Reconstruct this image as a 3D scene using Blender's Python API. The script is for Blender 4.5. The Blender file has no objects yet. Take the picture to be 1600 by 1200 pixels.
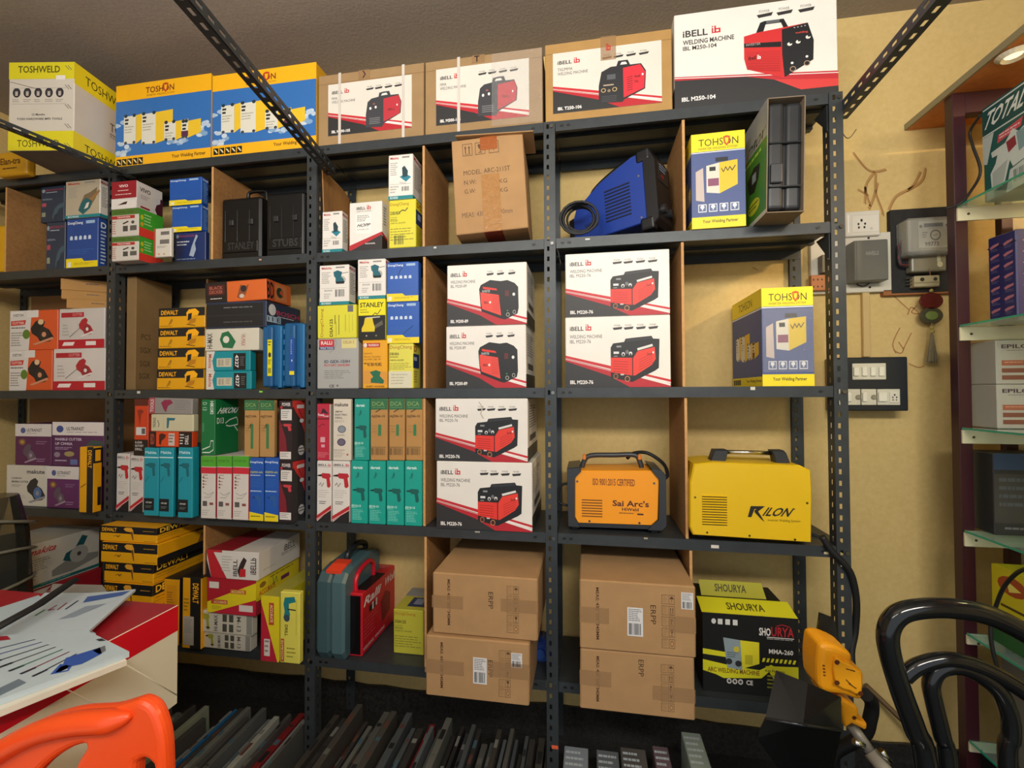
import bpy, bmesh, math, random
from mathutils import Vector, Matrix
SC = bpy.context.scene
COL = SC.collection
R = math.radians

# ------------------------------------------------------------------ camera
FPX = 700.0
YAW, PIT, ROL = -0.1665, 0.0186, -0.0041
CAM = Vector((0.1058, -1.5618, 1.3972))
FW = Vector((math.sin(YAW) * math.cos(PIT), math.cos(YAW) * math.cos(PIT), math.sin(PIT)))
_r0 = Vector((math.cos(YAW), -math.sin(YAW), 0))
_u0 = _r0.cross(FW)
RT = math.cos(ROL) * _r0 + math.sin(ROL) * _u0
UP = -math.sin(ROL) * _r0 + math.cos(ROL) * _u0
cd = bpy.data.cameras.new('camera')
cd.sensor_width = 36
cd.lens = 36 * FPX / 1600
cd.clip_start = 0.02
cam = bpy.data.objects.new('camera', cd)
COL.objects.link(cam)
M3 = Matrix((RT, UP, -FW)).transposed()
cam.matrix_world = Matrix.Translation(CAM) @ M3.to_4x4()
SC.camera = cam

# ------------------------------------------------------------------ light
SC.view_settings.view_transform = 'Standard'
SC.view_settings.look = 'None'
SC.view_settings.gamma = 1
SC.view_settings.use_curve_mapping = False
SC.view_settings.exposure = -0.16
wd = bpy.data.worlds.new('world'); SC.world = wd; wd.use_nodes = True
bg = wd.node_tree.nodes['Background']
bg.inputs[0].default_value = (0.86, 0.93, 1.0, 1)
bg.inputs[1].default_value = 1.05

def area(name, loc, target, sx, sy, power, col):
    l = bpy.data.lights.new(name, 'AREA'); l.shape = 'RECTANGLE'; l.size = sx; l.size_y = sy
    l.energy = power; l.color = col
    o = bpy.data.objects.new(name, l); COL.objects.link(o)
    o.location = loc
    o.rotation_euler = (Vector(target) - Vector(loc)).to_track_quat('-Z', 'Y').to_euler()
    return o
area('tube_or_fill_light', (0.8, -2.3, 2.45), (0.5, 0.2, .8), 1.3, 0.25, 52, (1.0, 0.94, 0.85))
area('tube_or_fill_light', (-1.0, -2.6, 2.6), (-0.9, 0.2, 1.0), 1.2, 0.25, 16, (1.0, 0.93, 0.82))
area('tube_or_fill_light', (-0.5, -1.9, 2.2), (-0.5, -1.5, 3.0), 1.3, 0.2, 40, (1.0, 0.93, 0.85))  # added up-facing fill to brighten the ceiling, not a separate tube fixture
area('cabinet_downlight', (1.75, -0.5, 2.32), (1.6, -0.3, 0.0), 0.12, 0.12, 24, (1.0, 0.72, 0.38))

# ------------------------------------------------------------------ pixel rays (1600 x 1200 frame)
def ray(x, y): return FW * FPX + RT * (x - 800) + UP * (600 - y)
def at(x, y, Y=0.0):
    d = ray(x, y); return CAM + d * ((Y - CAM.y) / d.y)
def atz(x, y, Z):
    d = ray(x, y); return CAM + d * ((Z - CAM.z) / d.z)
def atx(x, y, X):
    d = ray(x, y); return CAM + d * ((X - CAM.x) / d.x)
def pxo(W):
    d = Vector(W) - CAM; z = d.dot(FW)
    return 800 + FPX * d.dot(RT) / z, 600 - FPX * d.dot(UP) / z

# ------------------------------------------------------------------ materials
def lin(h):
    h = h.lstrip('#'); c = [int(h[i:i + 2], 16) / 255 for i in (0, 2, 4)]
    return [x / 12.92 if x <= 0.04045 else ((x + 0.055) / 1.055) ** 2.4 for x in c]
MATS = {}
KINDS = {  # rough, metallic, noise scale, colour variation, bump
    'print': (0.42, 0, 9, 0.10, 0.02), 'ink': (0.5, 0, 40, 0.05, 0), 'card': (0.85, 0, 14, 0.20, 0.08),
    'steel': (0.42, 0.25, 22, 0.35, 0.05), 'paint': (0.38, 0, 6, 0.06, 0.01), 'plastic': (0.35, 0, 10, 0.12, 0.02),
    'gloss': (0.12, 0, 8, 0.10, 0.0), 'rough': (0.75, 0, 30, 0.35, 0.2), 'chrome': (0.22, 1, 8, 0.05, 0),
    'tape': (0.15, 0, 60, 0.25, 0.15), 'rubber': (0.6, 0, 20, 0.15, 0.02), 'cloth': (0.9, 0, 60, 0.25, 0.1)}
def mat(key):
    """key = 'RRGGBB' (printed ink) or 'kind:RRGGBB'"""
    if key in MATS: return MATS[key]
    kind, hx = key.split(':') if ':' in key else ('ink', key)
    ro, me, sc, var, bump = KINDS[kind]
    m = bpy.data.materials.new(key.replace(':', '_')); m.use_nodes = True
    nt = m.node_tree; N = nt.nodes; L = nt.links
    b = N['Principled BSDF']
    c = lin(hx)
    b.inputs['Roughness'].default_value = ro; b.inputs['Metallic'].default_value = me
    if kind == 'ink' and False: pass
    tc = N.new('ShaderNodeTexCoord')
    nz = N.new('ShaderNodeTexNoise'); nz.inputs['Scale'].default_value = sc
    nz.inputs['Detail'].default_value = 5
    L.new(tc.outputs['Object'], nz.inputs['Vector'])
    mx = N.new('ShaderNodeMix'); mx.data_type = 'RGBA'
    mx.inputs[6].default_value = [max(0, x * (1 - var)) for x in c] + [1]
    mx.inputs[7].default_value = [min(1, x * (1 + var * .6)) for x in c] + [1]
    L.new(nz.outputs['Fac'], mx.inputs[0])
    L.new(mx.outputs[2], b.inputs['Base Color'])
    if bump:
        bp = N.new('ShaderNodeBump'); bp.inputs['Strength'].default_value = min(1, bump * 4)
        bp.inputs['Distance'].default_value = 0.004
        L.new(nz.outputs['Fac'], bp.inputs['Height']); L.new(bp.outputs[0], b.inputs['Normal'])
    MATS[key] = m
    return m
def special(key, fn):
    m = bpy.data.materials.new(key); m.use_nodes = True
    fn(m.node_tree, m.node_tree.nodes['Principled BSDF']); MATS[key] = m
def _plaster(ca, cb, sc1, sc2, bump, rough=0.85):
    def f(nt, b):
        N = nt.nodes; L = nt.links
        tc = N.new('ShaderNodeTexCoord')
        a = N.new('ShaderNodeTexNoise'); a.inputs['Scale'].default_value = sc1; a.inputs['Detail'].default_value = 6
        c = N.new('ShaderNodeTexNoise'); c.inputs['Scale'].default_value = sc2; c.inputs['Detail'].default_value = 8
        L.new(tc.outputs['Object'], a.inputs['Vector']); L.new(tc.outputs['Object'], c.inputs['Vector'])
        r = N.new('ShaderNodeValToRGB'); r.color_ramp.elements[0].color = lin(ca) + [1]; r.color_ramp.elements[1].color = lin(cb) + [1]
        r.color_ramp.elements[0].position = .3; r.color_ramp.elements[1].position = .7
        mm = N.new('ShaderNodeMath'); mm.operation = 'ADD'; m2 = N.new('ShaderNodeMath'); m2.operation = 'MULTIPLY'; m2.inputs[1].default_value = .5
        L.new(a.outputs['Fac'], mm.inputs[0]); L.new(c.outputs['Fac'], mm.inputs[1]); L.new(mm.outputs[0], m2.inputs[0])
        L.new(m2.outputs[0], r.inputs[0]); L.new(r.outputs[0], b.inputs['Base Color'])
        bp = N.new('ShaderNodeBump'); bp.inputs['Strength'].default_value = bump; bp.inputs['Distance'].default_value = .004
        L.new(c.outputs['Fac'], bp.inputs['Height']); L.new(bp.outputs[0], b.inputs['Normal'])
        b.inputs['Roughness'].default_value = rough
    return f
special('wall_paint', _plaster('C6AA6A', 'D6BB7E', .9, 60, .15))
special('ceiling_paint', _plaster('8E857C', '9E958A', 2.5, 90, .35))
special('granite', _plaster('0A0A0B', '3A3835', 60, 170, .1, .35))
special('loft_wood', _plaster('B8682C', 'D88A44', 12, 60, .1, .5))
special('plywood', _plaster('8E6236', 'B0824C', 5, 80, .2, .8))
special('board_edge', _plaster('B98A55', 'D0A36B', 5, 80, .2, .8))
def _glass(nt, b):
    b.inputs['Base Color'].default_value = (.75, .95, .88, 1); b.inputs['Roughness'].default_value = .03
    b.inputs['Transmission Weight'].default_value = .9; b.inputs['IOR'].default_value = 1.3
special('glass', _glass)
def _gedge(nt, b):
    b.inputs['Base Color'].default_value = (.02, .30, .19, 1); b.inputs['Roughness'].default_value = .1
special('glass_edge', _gedge)
def _clear(nt, b):
    b.inputs['Base Color'].default_value = (.9, .9, .85, 1); b.inputs['Roughness'].default_value = .12
    b.inputs['Transmission Weight'].default_value = .85; b.inputs['IOR'].default_value = 1.25
special('clear_plastic', _clear)
def _ctape(nt, b):
    b.inputs['Base Color'].default_value = (.42, .25, .12, 1); b.inputs['Roughness'].default_value = .12
    b.inputs['Alpha'].default_value = .55
special('clear_tape', _ctape)
def _wrap(nt, b):
    N = nt.nodes; L = nt.links
    b.inputs['Base Color'].default_value = (.9, .9, .88, 1); b.inputs['Roughness'].default_value = .08
    b.inputs['Alpha'].default_value = .16
    nz = N.new('ShaderNodeTexNoise'); nz.inputs['Scale'].default_value = 35; nz.inputs['Detail'].default_value = 3; nz.inputs['Distortion'].default_value = 1.5
    bp = N.new('ShaderNodeBump'); bp.inputs['Strength'].default_value = .9; bp.inputs['Distance'].default_value = .01
    L.new(nz.outputs['Fac'], bp.inputs['Height']); L.new(bp.outputs[0], b.inputs['Normal'])
special('wrap_film', _wrap)
def _lamp(nt, b):
    b.inputs['Emission Color'].default_value = (1, .75, .45, 1); b.inputs['Emission Strength'].default_value = 1.6
special('lamp_glow', _lamp)

# ------------------------------------------------------------------ mesh builder
class MB:
    def __init__(s): s.v = []; s.f = []; s.m = []; s.mats = []; s.sm = []
    def mi(s, k):
        if k not in s.mats: s.mats.append(k)
        return s.mats.index(k)
    def face(s, pts, k, smooth=False):
        i = len(s.v); s.v += [tuple(p) for p in pts]; s.f.append(list(range(i, i + len(pts)))); s.m.append(s.mi(k)); s.sm.append(smooth)
    def add(s, vs, fs, k, smooth=False):
        i = len(s.v); s.v += [tuple(p) for p in vs]; a = s.mi(k)
        for f in fs: s.f.append([i + j for j in f]); s.m.append(a); s.sm.append(smooth)
    def box(s, x0, x1, y0, y1, z0, z1, k, T=None):
        vs = [Vector((x, y, z)) for z in (z0, z1) for y in (y0, y1) for x in (x0, x1)]
        if T: vs = [T @ v for v in vs]
        s.add(vs, [(0, 2, 3, 1), (4, 5, 7, 6), (0, 1, 5, 4), (2, 6, 7, 3), (0, 4, 6, 2), (1, 3, 7, 5)], k)
    def rbox(s, x0, x1, y0, y1, z0, z1, k, bev=.003, seg=1, T=None, fk=None, jit=None):
        """bevelled box; fk = {face letter: material}"""
        bm = bmesh.new(); bmesh.ops.create_cube(bm, size=1)
        for v in bm.verts:
            v.co = Vector((x0 + (v.co.x + .5) * (x1 - x0), y0 + (v.co.y + .5) * (y1 - y0), z0 + (v.co.z + .5) * (z1 - z0)))
        if bev > 0: bmesh.ops.bevel(bm, geom=list(bm.edges), offset=bev, segments=seg, profile=.5, affect='EDGES')
        bm.normal_update(); bm.verts.index_update()
        i = len(s.v)
        for v in bm.verts:
            c = v.co
            if jit: c = jit(c)
            s.v.append(tuple(T @ c if T else c))
        for f in bm.faces:
            n = f.normal; kk = k
            if fk:
                a = [abs(n.x), abs(n.y), abs(n.z)]; j = a.index(max(a))
                L = 'LR'[n.x > 0] if j == 0 else ('FK'[n.y > 0] if j == 1 else 'BT'[n.z > 0])
                kk = fk.get(L, k)
            s.f.append([i + v.index for v in f.verts]); s.m.append(s.mi(kk)); s.sm.append(False)
        bm.free()
    def prism(s, pts, axis, a, b, k, kside=None, T=None, bev=0):
        """extrude 2D outline along axis between a and b; outline in the other two axes (x,z), (y,z) or (x,y)"""
        def mk(p, t):
            if axis == 'y': v = Vector((p[0], t, p[1]))
            elif axis == 'x': v = Vector((t, p[0], p[1]))
            else: v = Vector((p[0], p[1], t))
            return T @ v if T else v
        if bev:
            cx = sum(p[0] for p in pts) / len(pts); cy = sum(p[1] for p in pts) / len(pts)
            def sh(p):
                d = Vector((cx - p[0], cy - p[1])); l = d.length or 1
                return (p[0] + d.x / l * bev, p[1] + d.y / l * bev)
            q = [sh(p) for p in pts]
            sgn = 1 if b > a else -1
            rings = [[mk(p, a) for p in q], [mk(p, a + bev * sgn) for p in pts], [mk(p, b - bev * sgn) for p in pts], [mk(p, b) for p in q]]
        else: rings = [[mk(p, a) for p in pts], [mk(p, b) for p in pts]]
        n = len(pts)
        s.face(rings[0], k); s.face(rings[-1][::-1], k)
        for r0, r1 in zip(rings, rings[1:]):
            for i in range(n): s.face([r0[i], r1[i], r1[(i + 1) % n], r0[(i + 1) % n]], kside or k)
    def tube(s, pts, r, k, n=10, closed=False, flat=1.0, cap=True):
        pts = [Vector(p) for p in pts]; N = len(pts)
        rr = r if isinstance(r, (list, tuple)) else [r] * N
        up = Vector((0.13, 0.07, 1)).normalized(); base = len(s.v); prev = None
        for i, p in enumerate(pts):
            if closed: t = pts[(i + 1) % N] - pts[i - 1]
            else: t = pts[min(i + 1, N - 1)] - pts[max(i - 1, 0)]
            t.normalize()
            if prev is None:
                a = up.cross(t)
                if a.length < .1: a = Vector((1, 0, 0)).cross(t)
            else: a = prev - t * prev.dot(t)
            a.normalize(); prev = a; b = t.cross(a)
            for j in range(n):
                w = 2 * math.pi * j / n
                s.v.append(tuple(p + (a * math.cos(w) + b * math.sin(w) * flat) * rr[i]))
        a = s.mi(k)
        for i in range(N if closed else N - 1):
            for j in range(n):
                q = ((i + 1) % N)
                s.f.append([base + i * n + j, base + i * n + (j + 1) % n, base + q * n + (j + 1) % n, base + q * n + j]); s.m.append(a); s.sm.append(True)
        if not closed and cap:
            s.f.append([base + j for j in range(n)][::-1]); s.m.append(a); s.sm.append(False)
            s.f.append([base + (N - 1) * n + j for j in range(n)]); s.m.append(a); s.sm.append(False)
    def build(s, name, parent=None, loc=None, rot=None, label=None, cat=None, group=None, kind=None):
        me = bpy.data.meshes.new(name); me.from_pydata(s.v, [], s.f)
        for k in s.mats: me.materials.append(MATS[k] if k in MATS else mat(k))
        me.polygons.foreach_set('material_index', s.m); me.polygons.foreach_set('use_smooth', s.sm)
        me.update()
        o = bpy.data.objects.new(name, me); COL.objects.link(o)
        if parent: o.parent = parent
        if loc is not None: o.location = loc
        if rot is not None: o.rotation_euler = rot
        tag(o, label, cat, group, kind)
        return o
def tag(o, label=None, cat=None, group=None, kind=None):
    if label: o['label'] = label
    if cat: o['category'] = cat
    if group: o['group'] = group
    if kind: o['kind'] = kind
    return o
def empty(name, loc, label, cat, group=None, rot=None):
    o = bpy.data.objects.new(name, None); COL.objects.link(o); o.location = loc
    o.empty_display_size = .05
    if rot: o.rotation_euler = rot
    return tag(o, label, cat, group)
def smooth_path(pts, n=6, closed=False):
    P = [Vector(p) for p in pts]; out = []; N = len(P)
    rng = range(N) if closed else range(N - 1)
    for i in rng:
        p1 = P[i]; p2 = P[(i + 1) % N]
        p0 = P[i - 1] if (i > 0 or closed) else p1; p3 = P[(i + 2) % N] if (i + 2 < N or closed) else p2
        for j in range(n):
            t = j / n
            out.append(.5 * ((2 * p1) + (p2 - p0) * t + (2 * p0 - 5 * p1 + 4 * p2 - p3) * t * t + (3 * p1 - p0 - 3 * p2 + p3) * t ** 3))
    if not closed: out.append(P[-1])
    return out

# ------------------------------------------------------------------ lettering
GL = {}
def glyph(text, bold=False):
    k = (text, bold)
    if k in GL: return GL[k]
    c = bpy.data.curves.new('lettering', 'FONT'); c.body = text; c.size = 1; c.resolution_u = 2; c.dimensions = '2D'; c.fill_mode = 'BOTH'
    if bold: c.offset = .022
    o = bpy.data.objects.new('lettering', c); COL.objects.link(o)
    dg = bpy.context.evaluated_depsgraph_get(); e = o.evaluated_get(dg); me = e.to_mesh()
    vs = [(v.co.x, v.co.y) for v in me.vertices]; fs = [list(p.vertices) for p in me.polygons]
    e.to_mesh_clear(); bpy.data.objects.remove(o); bpy.data.curves.remove(c)
    if not vs: vs = [(0, 0), (1, 0), (0, 1)]; fs = []
    x0 = min(v[0] for v in vs); x1 = max(v[0] for v in vs); y0 = min(v[1] for v in vs); y1 = max(v[1] for v in vs)
    w = max(1e-6, x1 - x0); h = max(1e-6, y1 - y0)
    GL[k] = ([((x - x0) / w, (y - y0) / h) for x, y in vs], fs)
    return GL[k]

def plate(px_outline, Y, th, k, holes=(), bev=.004, smooth=4, name='plate', mb=None):
    """rounded solid plate: outline given in pixels on plane y=Y, real thickness th"""
    c = bpy.data.curves.new('outline', 'CURVE'); c.dimensions = '2D'; c.fill_mode = 'BOTH'; c.extrude = max(.0005, th / 2 - bev); c.bevel_depth = bev; c.bevel_resolution = 2; c.offset = -bev
    for ol in [px_outline] + list(holes):
        P = [at(x, y, Y) for x, y in ol]
        if smooth: P = smooth_path(P, smooth, True)
        sp = c.splines.new('POLY'); sp.points.add(len(P) - 1)
        for q, w_ in zip(sp.points, P): q.co = (w_.x, w_.z, 0, 1)
        sp.use_cyclic_u = True
    o = bpy.data.objects.new('outline', c); COL.objects.link(o)
    dg = bpy.context.evaluated_depsgraph_get(); e = o.evaluated_get(dg); me = e.to_mesh()
    vs = [(v.co.x, Y + th / 2 - v.co.z, v.co.y) for v in me.vertices]; fs = [list(q.vertices) for q in me.polygons]
    e.to_mesh_clear(); bpy.data.objects.remove(o); bpy.data.curves.remove(c)
    mb = mb or MB(); mb.add(vs, fs, k, smooth=False); return mb

# printed artwork: u to the right, v downwards, both 0..1 over the face
def r(u0, v0, u1, v1, c): return [('p', [(u0, v0), (u1, v0), (u1, v1), (u0, v1)], c)]
def p(pts, c): return [('p', pts, c)]
def t(u0, v0, u1, v1, s, c, bold=False, rot=0, it=0): return [('t', u0, v0, u1, v1, s, c, bold, rot, it)]
def circ(u, v, ru, rv, c, n=14): return [('p', [(u + ru * math.cos(2 * math.pi * i / n), v + rv * math.sin(2 * math.pi * i / n)) for i in range(n)], c)]
def ring(u, v, ru, rv, c, c2): return circ(u, v, ru, rv, c) + circ(u, v, ru * .75, rv * .75, c2)
def fine(u0, v0, u1, v1, n, c, seed=1, fill=.42):
    """rows of print too small to read: each row one ragged bar of short words"""
    rn = random.Random(seed); o = []; h = (v1 - v0) / n
    for i in range(n):
        u = u0; a = v0 + i * h; end = u1 - (u1 - u0) * rn.random() * .35
        while u < end:
            w = min((u1 - u0) * (.08 + rn.random() * .18), end - u)
            o += r(u, a, u + w, a + h * fill, c); u += w + (u1 - u0) * .03
    return o
def bars(u0, v0, u1, v1, c, n=12, seed=2):
    rn = random.Random(seed); o = []; w = (u1 - u0) / n
    for i in range(n): o += r(u0 + i * w, v0, u0 + i * w + w * (.25 + rn.random() * .45), v1, c)
    return o
def stripe(a, b, w, c):
    d = Vector((b[0] - a[0], b[1] - a[1])); n = Vector((-d.y, d.x)).normalized() * w / 2
    return p([(a[0] + n.x, a[1] + n.y), (b[0] + n.x, b[1] + n.y), (b[0] - n.x, b[1] - n.y), (a[0] - n.x, a[1] - n.y)], c)
def scrib(pts, w, c):
    o = []
    for a, b in zip(pts, pts[1:]): o += stripe(a, b, w, c)
    return o
def sub(art, u0, v0, u1, v1):
    """place artwork made for 0..1 into a sub-rectangle"""
    o = []; fu = lambda u: u0 + u * (u1 - u0); fv = lambda v: v0 + v * (v1 - v0)
    for a in art:
        if a[0] == 'p': o.append(('p', [(fu(x), fv(y)) for x, y in a[1]], a[2]))
        else: o.append(('t', fu(a[1]), fv(a[2]), fu(a[3]), fv(a[4])) + a[5:])
    return o

def paint(mb, art, P00, U, V, off=.00025, step=.00009, post=None):
    """lay artwork on the plane with top-left corner P00, full-width vector U, full-height (down) vector V"""
    P00 = Vector(P00); U = Vector(U); V = Vector(V); n = -U.cross(V).normalized(); n = -n if False else n
    placed = []
    for a in art:
        if a[0] == 'p': us = [q[0] for q in a[1]]; vs = [q[1] for q in a[1]]; bb = (min(us), min(vs), max(us), max(vs))
        else: bb = (min(a[1], a[3]), min(a[2], a[4]), max(a[1], a[3]), max(a[2], a[4]))
        L = 0
        for b, l in placed:
            if l >= L and bb[0] < b[2] and bb[2] > b[0] and bb[1] < b[3] and bb[3] > b[1]: L = l + 1
        placed.append((bb, L))
        q = n * (off + L * step)
        fn = lambda u, v: (post(P00 + U * u + V * v) if post else P00 + U * u + V * v) + q
        if a[0] == 'p':
            pts = [(min(1, max(0, x)), min(1, max(0, y))) for x, y in a[1]]
            area2 = sum(pts[i - 1][0] * pts[i][1] - pts[i][0] * pts[i - 1][1] for i in range(len(pts)))
            if area2 > 0: pts = pts[::-1]
            mb.face([fn(x, y) for x, y in pts], a[2])
        else:
            _, u0, v0, u1, v1, s, c, bold, rot, it = a
            vs, fs = glyph(s, bold)
            o = []
            for x, y in vs:
                x2 = x + it * (y - .5)
                if rot == 0: uu = u0 + (u1 - u0) * x2; vv = v1 - (v1 - v0) * y
                elif rot == 90: uu = u1 - (u1 - u0) * (1 - y) if False else u0 + (u1 - u0) * (1 - y); vv = v1 - (v1 - v0) * x2   # reads upwards
                else: uu = u0 + (u1 - u0) * y; vv = v0 + (v1 - v0) * x2                                        # reads downwards
                o.append(fn(uu, vv))
            mb.add(o, fs, c)
def face_frame(w, d, h, L):
    """top-left corner, width vector, down vector of a box face, seen from outside. base centre origin, front at y=0"""
    if L == 'F': return (-w / 2, 0, h), (w, 0, 0), (0, 0, -h)
    if L == 'R': return (w / 2, 0, h), (0, d, 0), (0, 0, -h)
    if L == 'L': return (-w / 2, d, h), (0, -d, 0), (0, 0, -h)
    if L == 'T': return (-w / 2, d, h), (w, 0, 0), (0, -d, 0)
    if L == 'B': return (-w / 2, 0, 0), (w, 0, 0), (0, d, 0)

Z = {1: 2.349, 2: 1.935, 3: 1.413, 4: 0.910, 5: 0.403}
class Info: pass
BOXN = [0]
def solve(px0, px1, pyt, zb, Y=None, pyb=None, yaw=0):
    if Y is None: Lp = atz(px0, pyb, zb); Y = Lp.y
    py = 600
    for _ in range(4):
        Lp = at(px0, py, Y); py = pxo((Lp.x, Y, zb))[1]
    h = at(px0, pyt, Y).z - zb
    u = Vector((math.cos(yaw), math.sin(yaw), 0)); pyr = py
    for _ in range(4):
        d = ray(px1, pyr)
        # CAM + s d = Lp + w u  (x, y)
        det = d.x * (-u.y) + u.x * d.y
        s_ = ((Lp.x - CAM.x) * (-u.y) + u.x * (Lp.y - CAM.y)) / det
        w = (CAM.x + s_ * d.x - Lp.x) / u.x
        pyr = pxo((Lp.x + w * u.x, Lp.y + w * u.y, zb))[1]
    return Lp, w, h, Y
def dep(sxf, sxb, Y): return (Y - CAM.y) * ((917.7 - sxf) / (917.7 - sxb) - 1)
def carton(name, label, px0, px1, pyt, on, arts, base, Y=None, pyb=None, d=.2, sx=None, yaw=0, cat='box', group=None, lean=0, pitch=0, jit=.0012, h=None, w=None, fk=None, bev=.0025):
    w_over = w
    """a box whose front face spans px0..px1; `on` = shelf number or the thing it stands on"""
    zb = Z[on] + .0005 if isinstance(on, int) else (on if isinstance(on, float) else on.top + .0005)
    yaw = R(yaw)
    Lp, w, hh, Y = solve(px0, px1, pyt, zb, Y, pyb, yaw)
    if h: hh = h
    if w_over: w = w_over
    ups = [z for z in Z.values() if z > zb + .02]
    if ups and not (lean or pitch): hh = min(hh, min(ups) - .0365 - zb)
    if sx: d = dep(px1, sx, Y)
    d = min(d, .298 - Y) if yaw == 0 else d
    BOXN[0] += 1; rn = random.Random(BOXN[0] * 7 + 1)
    J = {(i, j, k): Vector([rn.uniform(-jit, jit) for _ in range(3)]) for i in (0, 1) for j in (0, 1) for k in (0, 1)}
    for k_ in J:
        if k_[2] == 0: J[k_].z = 0
        J[k_].x = -abs(J[k_].x) if k_[0] else abs(J[k_].x)
        J[k_].y = abs(J[k_].y) * (-1 if k_[1] else 1)
        if k_[2]: J[k_].z = -abs(J[k_].z)
    for k_ in J:
        J[k_] = J[(k_[0], 0, k_[2])].copy(); J[k_].y = 0
    def jf(c):
        a = min(1, max(0, c.x / w + .5)); b = min(1, max(0, c.y / d)); e = min(1, max(0, c.z / hh)); o = Vector((0, 0, 0))
        for (i, j, k_), q in J.items(): o += q * ((a if i else 1 - a) * (b if j else 1 - b) * (e if k_ else 1 - e))
        return c + o
    mb = MB()
    mb.rbox(-w / 2, w / 2, 0, d, 0, hh, base, bev=min(bev, w * .2, hh * .2), fk=fk, jit=jf)
    for L, a in arts.items():
        if a: paint(mb, a, *face_frame(w, d, hh, L), post=jf)
    u = Vector((math.cos(yaw), math.sin(yaw), 0))
    o = mb.build(name, loc=Vector((Lp.x, Y, zb)) + u * (w / 2), rot=(pitch, lean, yaw), label=label, cat=cat, group=group)
    i = Info(); i.o = o; i.w = w; i.h = hh; i.d = d; i.top = zb + hh; i.zb = zb; i.Y = Y; i.jf = jf
    return i
def stick(i, name, L, rect, art, base, label=None, off=.0007, th=.0004, wrap=None):
    """a flat part (label, tape, strap) stuck on face L of box i; rect in face coordinates"""
    P, U, V = face_frame(i.w, i.d, i.h, L); P = Vector(P); U = Vector(U); V = Vector(V); n = -U.cross(V).normalized()
    u0, v0, u1, v1 = rect
    mb = MB()
    c = [P + U * a + V * b for a, b in ((u0, v0), (u1, v0), (u1, v1), (u0, v1))]
    a_ = [q + n * (off + th) for q in c]; b_ = [q + n * .0001 for q in c]
    mb.face(a_[::-1], base)
    for k in range(4): mb.face([a_[k], a_[(k + 1) % 4], b_[(k + 1) % 4], b_[k]], base)
    if art: paint(mb, art, a_[0], a_[1] - a_[0], a_[3] - a_[0], off=.0002, step=.00008)
    return mb.build(name, parent=i.o, label=label)

# ------------------------------------------------------------------ the room
def struct(name, mb): return mb.build(name, kind='structure')
XL, XR, YW, YF, ZC = -2.80, 2.05, 0.31, -3.6, 2.82
m = MB(); m.box(XL - .1, XR + .1, YF, YW + .1, -.1, 0, 'granite'); struct('floor', m)
m = MB(); m.box(XL - .1, XR + .1, YF, YW + .1, ZC, ZC + .1, 'ceiling_paint'); struct('ceiling', m)
m = MB(); m.box(XL - .1, XR + .1, YW, YW + .1, 0, ZC, 'wall_paint')
# drip stains and cracks on the paint: they belong to the wall
def wallpts(pp): return [at(x, y, YW - .0006) for x, y in pp]
def stain(pp, w, c, lift=.0004):
    P = smooth_path(wallpts(pp), 4)
    for a, b in zip(P, P[1:]):
        dd = (b - a).normalized(); n = Vector((-dd.z, 0, dd.x)) * w / 2; q = Vector((0, -lift, 0))
        m.face([a + n + q, b + n + q, b - n + q, a - n + q], c)
for pp in ([(1333, 238), (1352, 262), (1366, 268), (1384, 264)], [(1366, 268), (1352, 292), (1360, 322)], [(1368, 270), (1368, 300), (1378, 328), (1379, 336)],
           [(1352, 292), (1351, 318)], [(1438, 268), (1424, 292), (1400, 306), (1388, 328)], [(1446, 262), (1440, 282), (1416, 298)],
           [(1371, 285), (1364, 310), (1357, 326)], [(1340, 296), (1356, 304)]):
    stain(pp, .0075, 'ink:B08A52'); stain([(x + 1.5, y + 2) for x, y in pp], .003, 'ink:A07038', .0008); 
for pp in ([(1397, 463), (1420, 484)], [(1418, 492), (1424, 480), (1436, 490), (1424, 488), (1432, 478)], [(1406, 512), (1398, 528), (1395, 540), (1400, 552)],
           [(1424, 520), (1414, 540), (1408, 552), (1396, 547)], [(1404, 534), (1412, 546)], [(1420, 568), (1434, 574), (1444, 572)], [(1176, 418), (1184, 422)]):
    stain(pp, .004, 'ink:AA7A4A')
struct('wall_back', m)
m = MB(); m.box(XL - .1, XL, YF, YW, 0, ZC, 'wall_paint'); struct('wall_left', m)
m = MB(); m.box(XR, XR + .1, YF, YW, 0, ZC, 'wall_paint'); struct('wall_right', m)
# black stone skirting with the rough lower edge of the paint
m = MB()
rn = random.Random(5); n = 60; prev = None
for i in range(n):
    xa = XL + (XR - XL) * i / n; xb = XL + (XR - XL) * (i + 1) / n
    z1 = .115 + rn.uniform(-.005, .005); z0 = z1 if prev is None else prev; prev = z1
    vs = [(xa, YW - .012, 0), (xb, YW - .012, 0), (xb, YW - .012, z1), (xa, YW - .012, z0), (xa, YW - .001, 0), (xb, YW - .001, 0), (xb, YW - .001, z1), (xa, YW - .001, z0)]
    m.add(vs, [(0, 1, 2, 3), (3, 2, 6, 7)], 'granite')
struct('baseboard_back', m)
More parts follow.
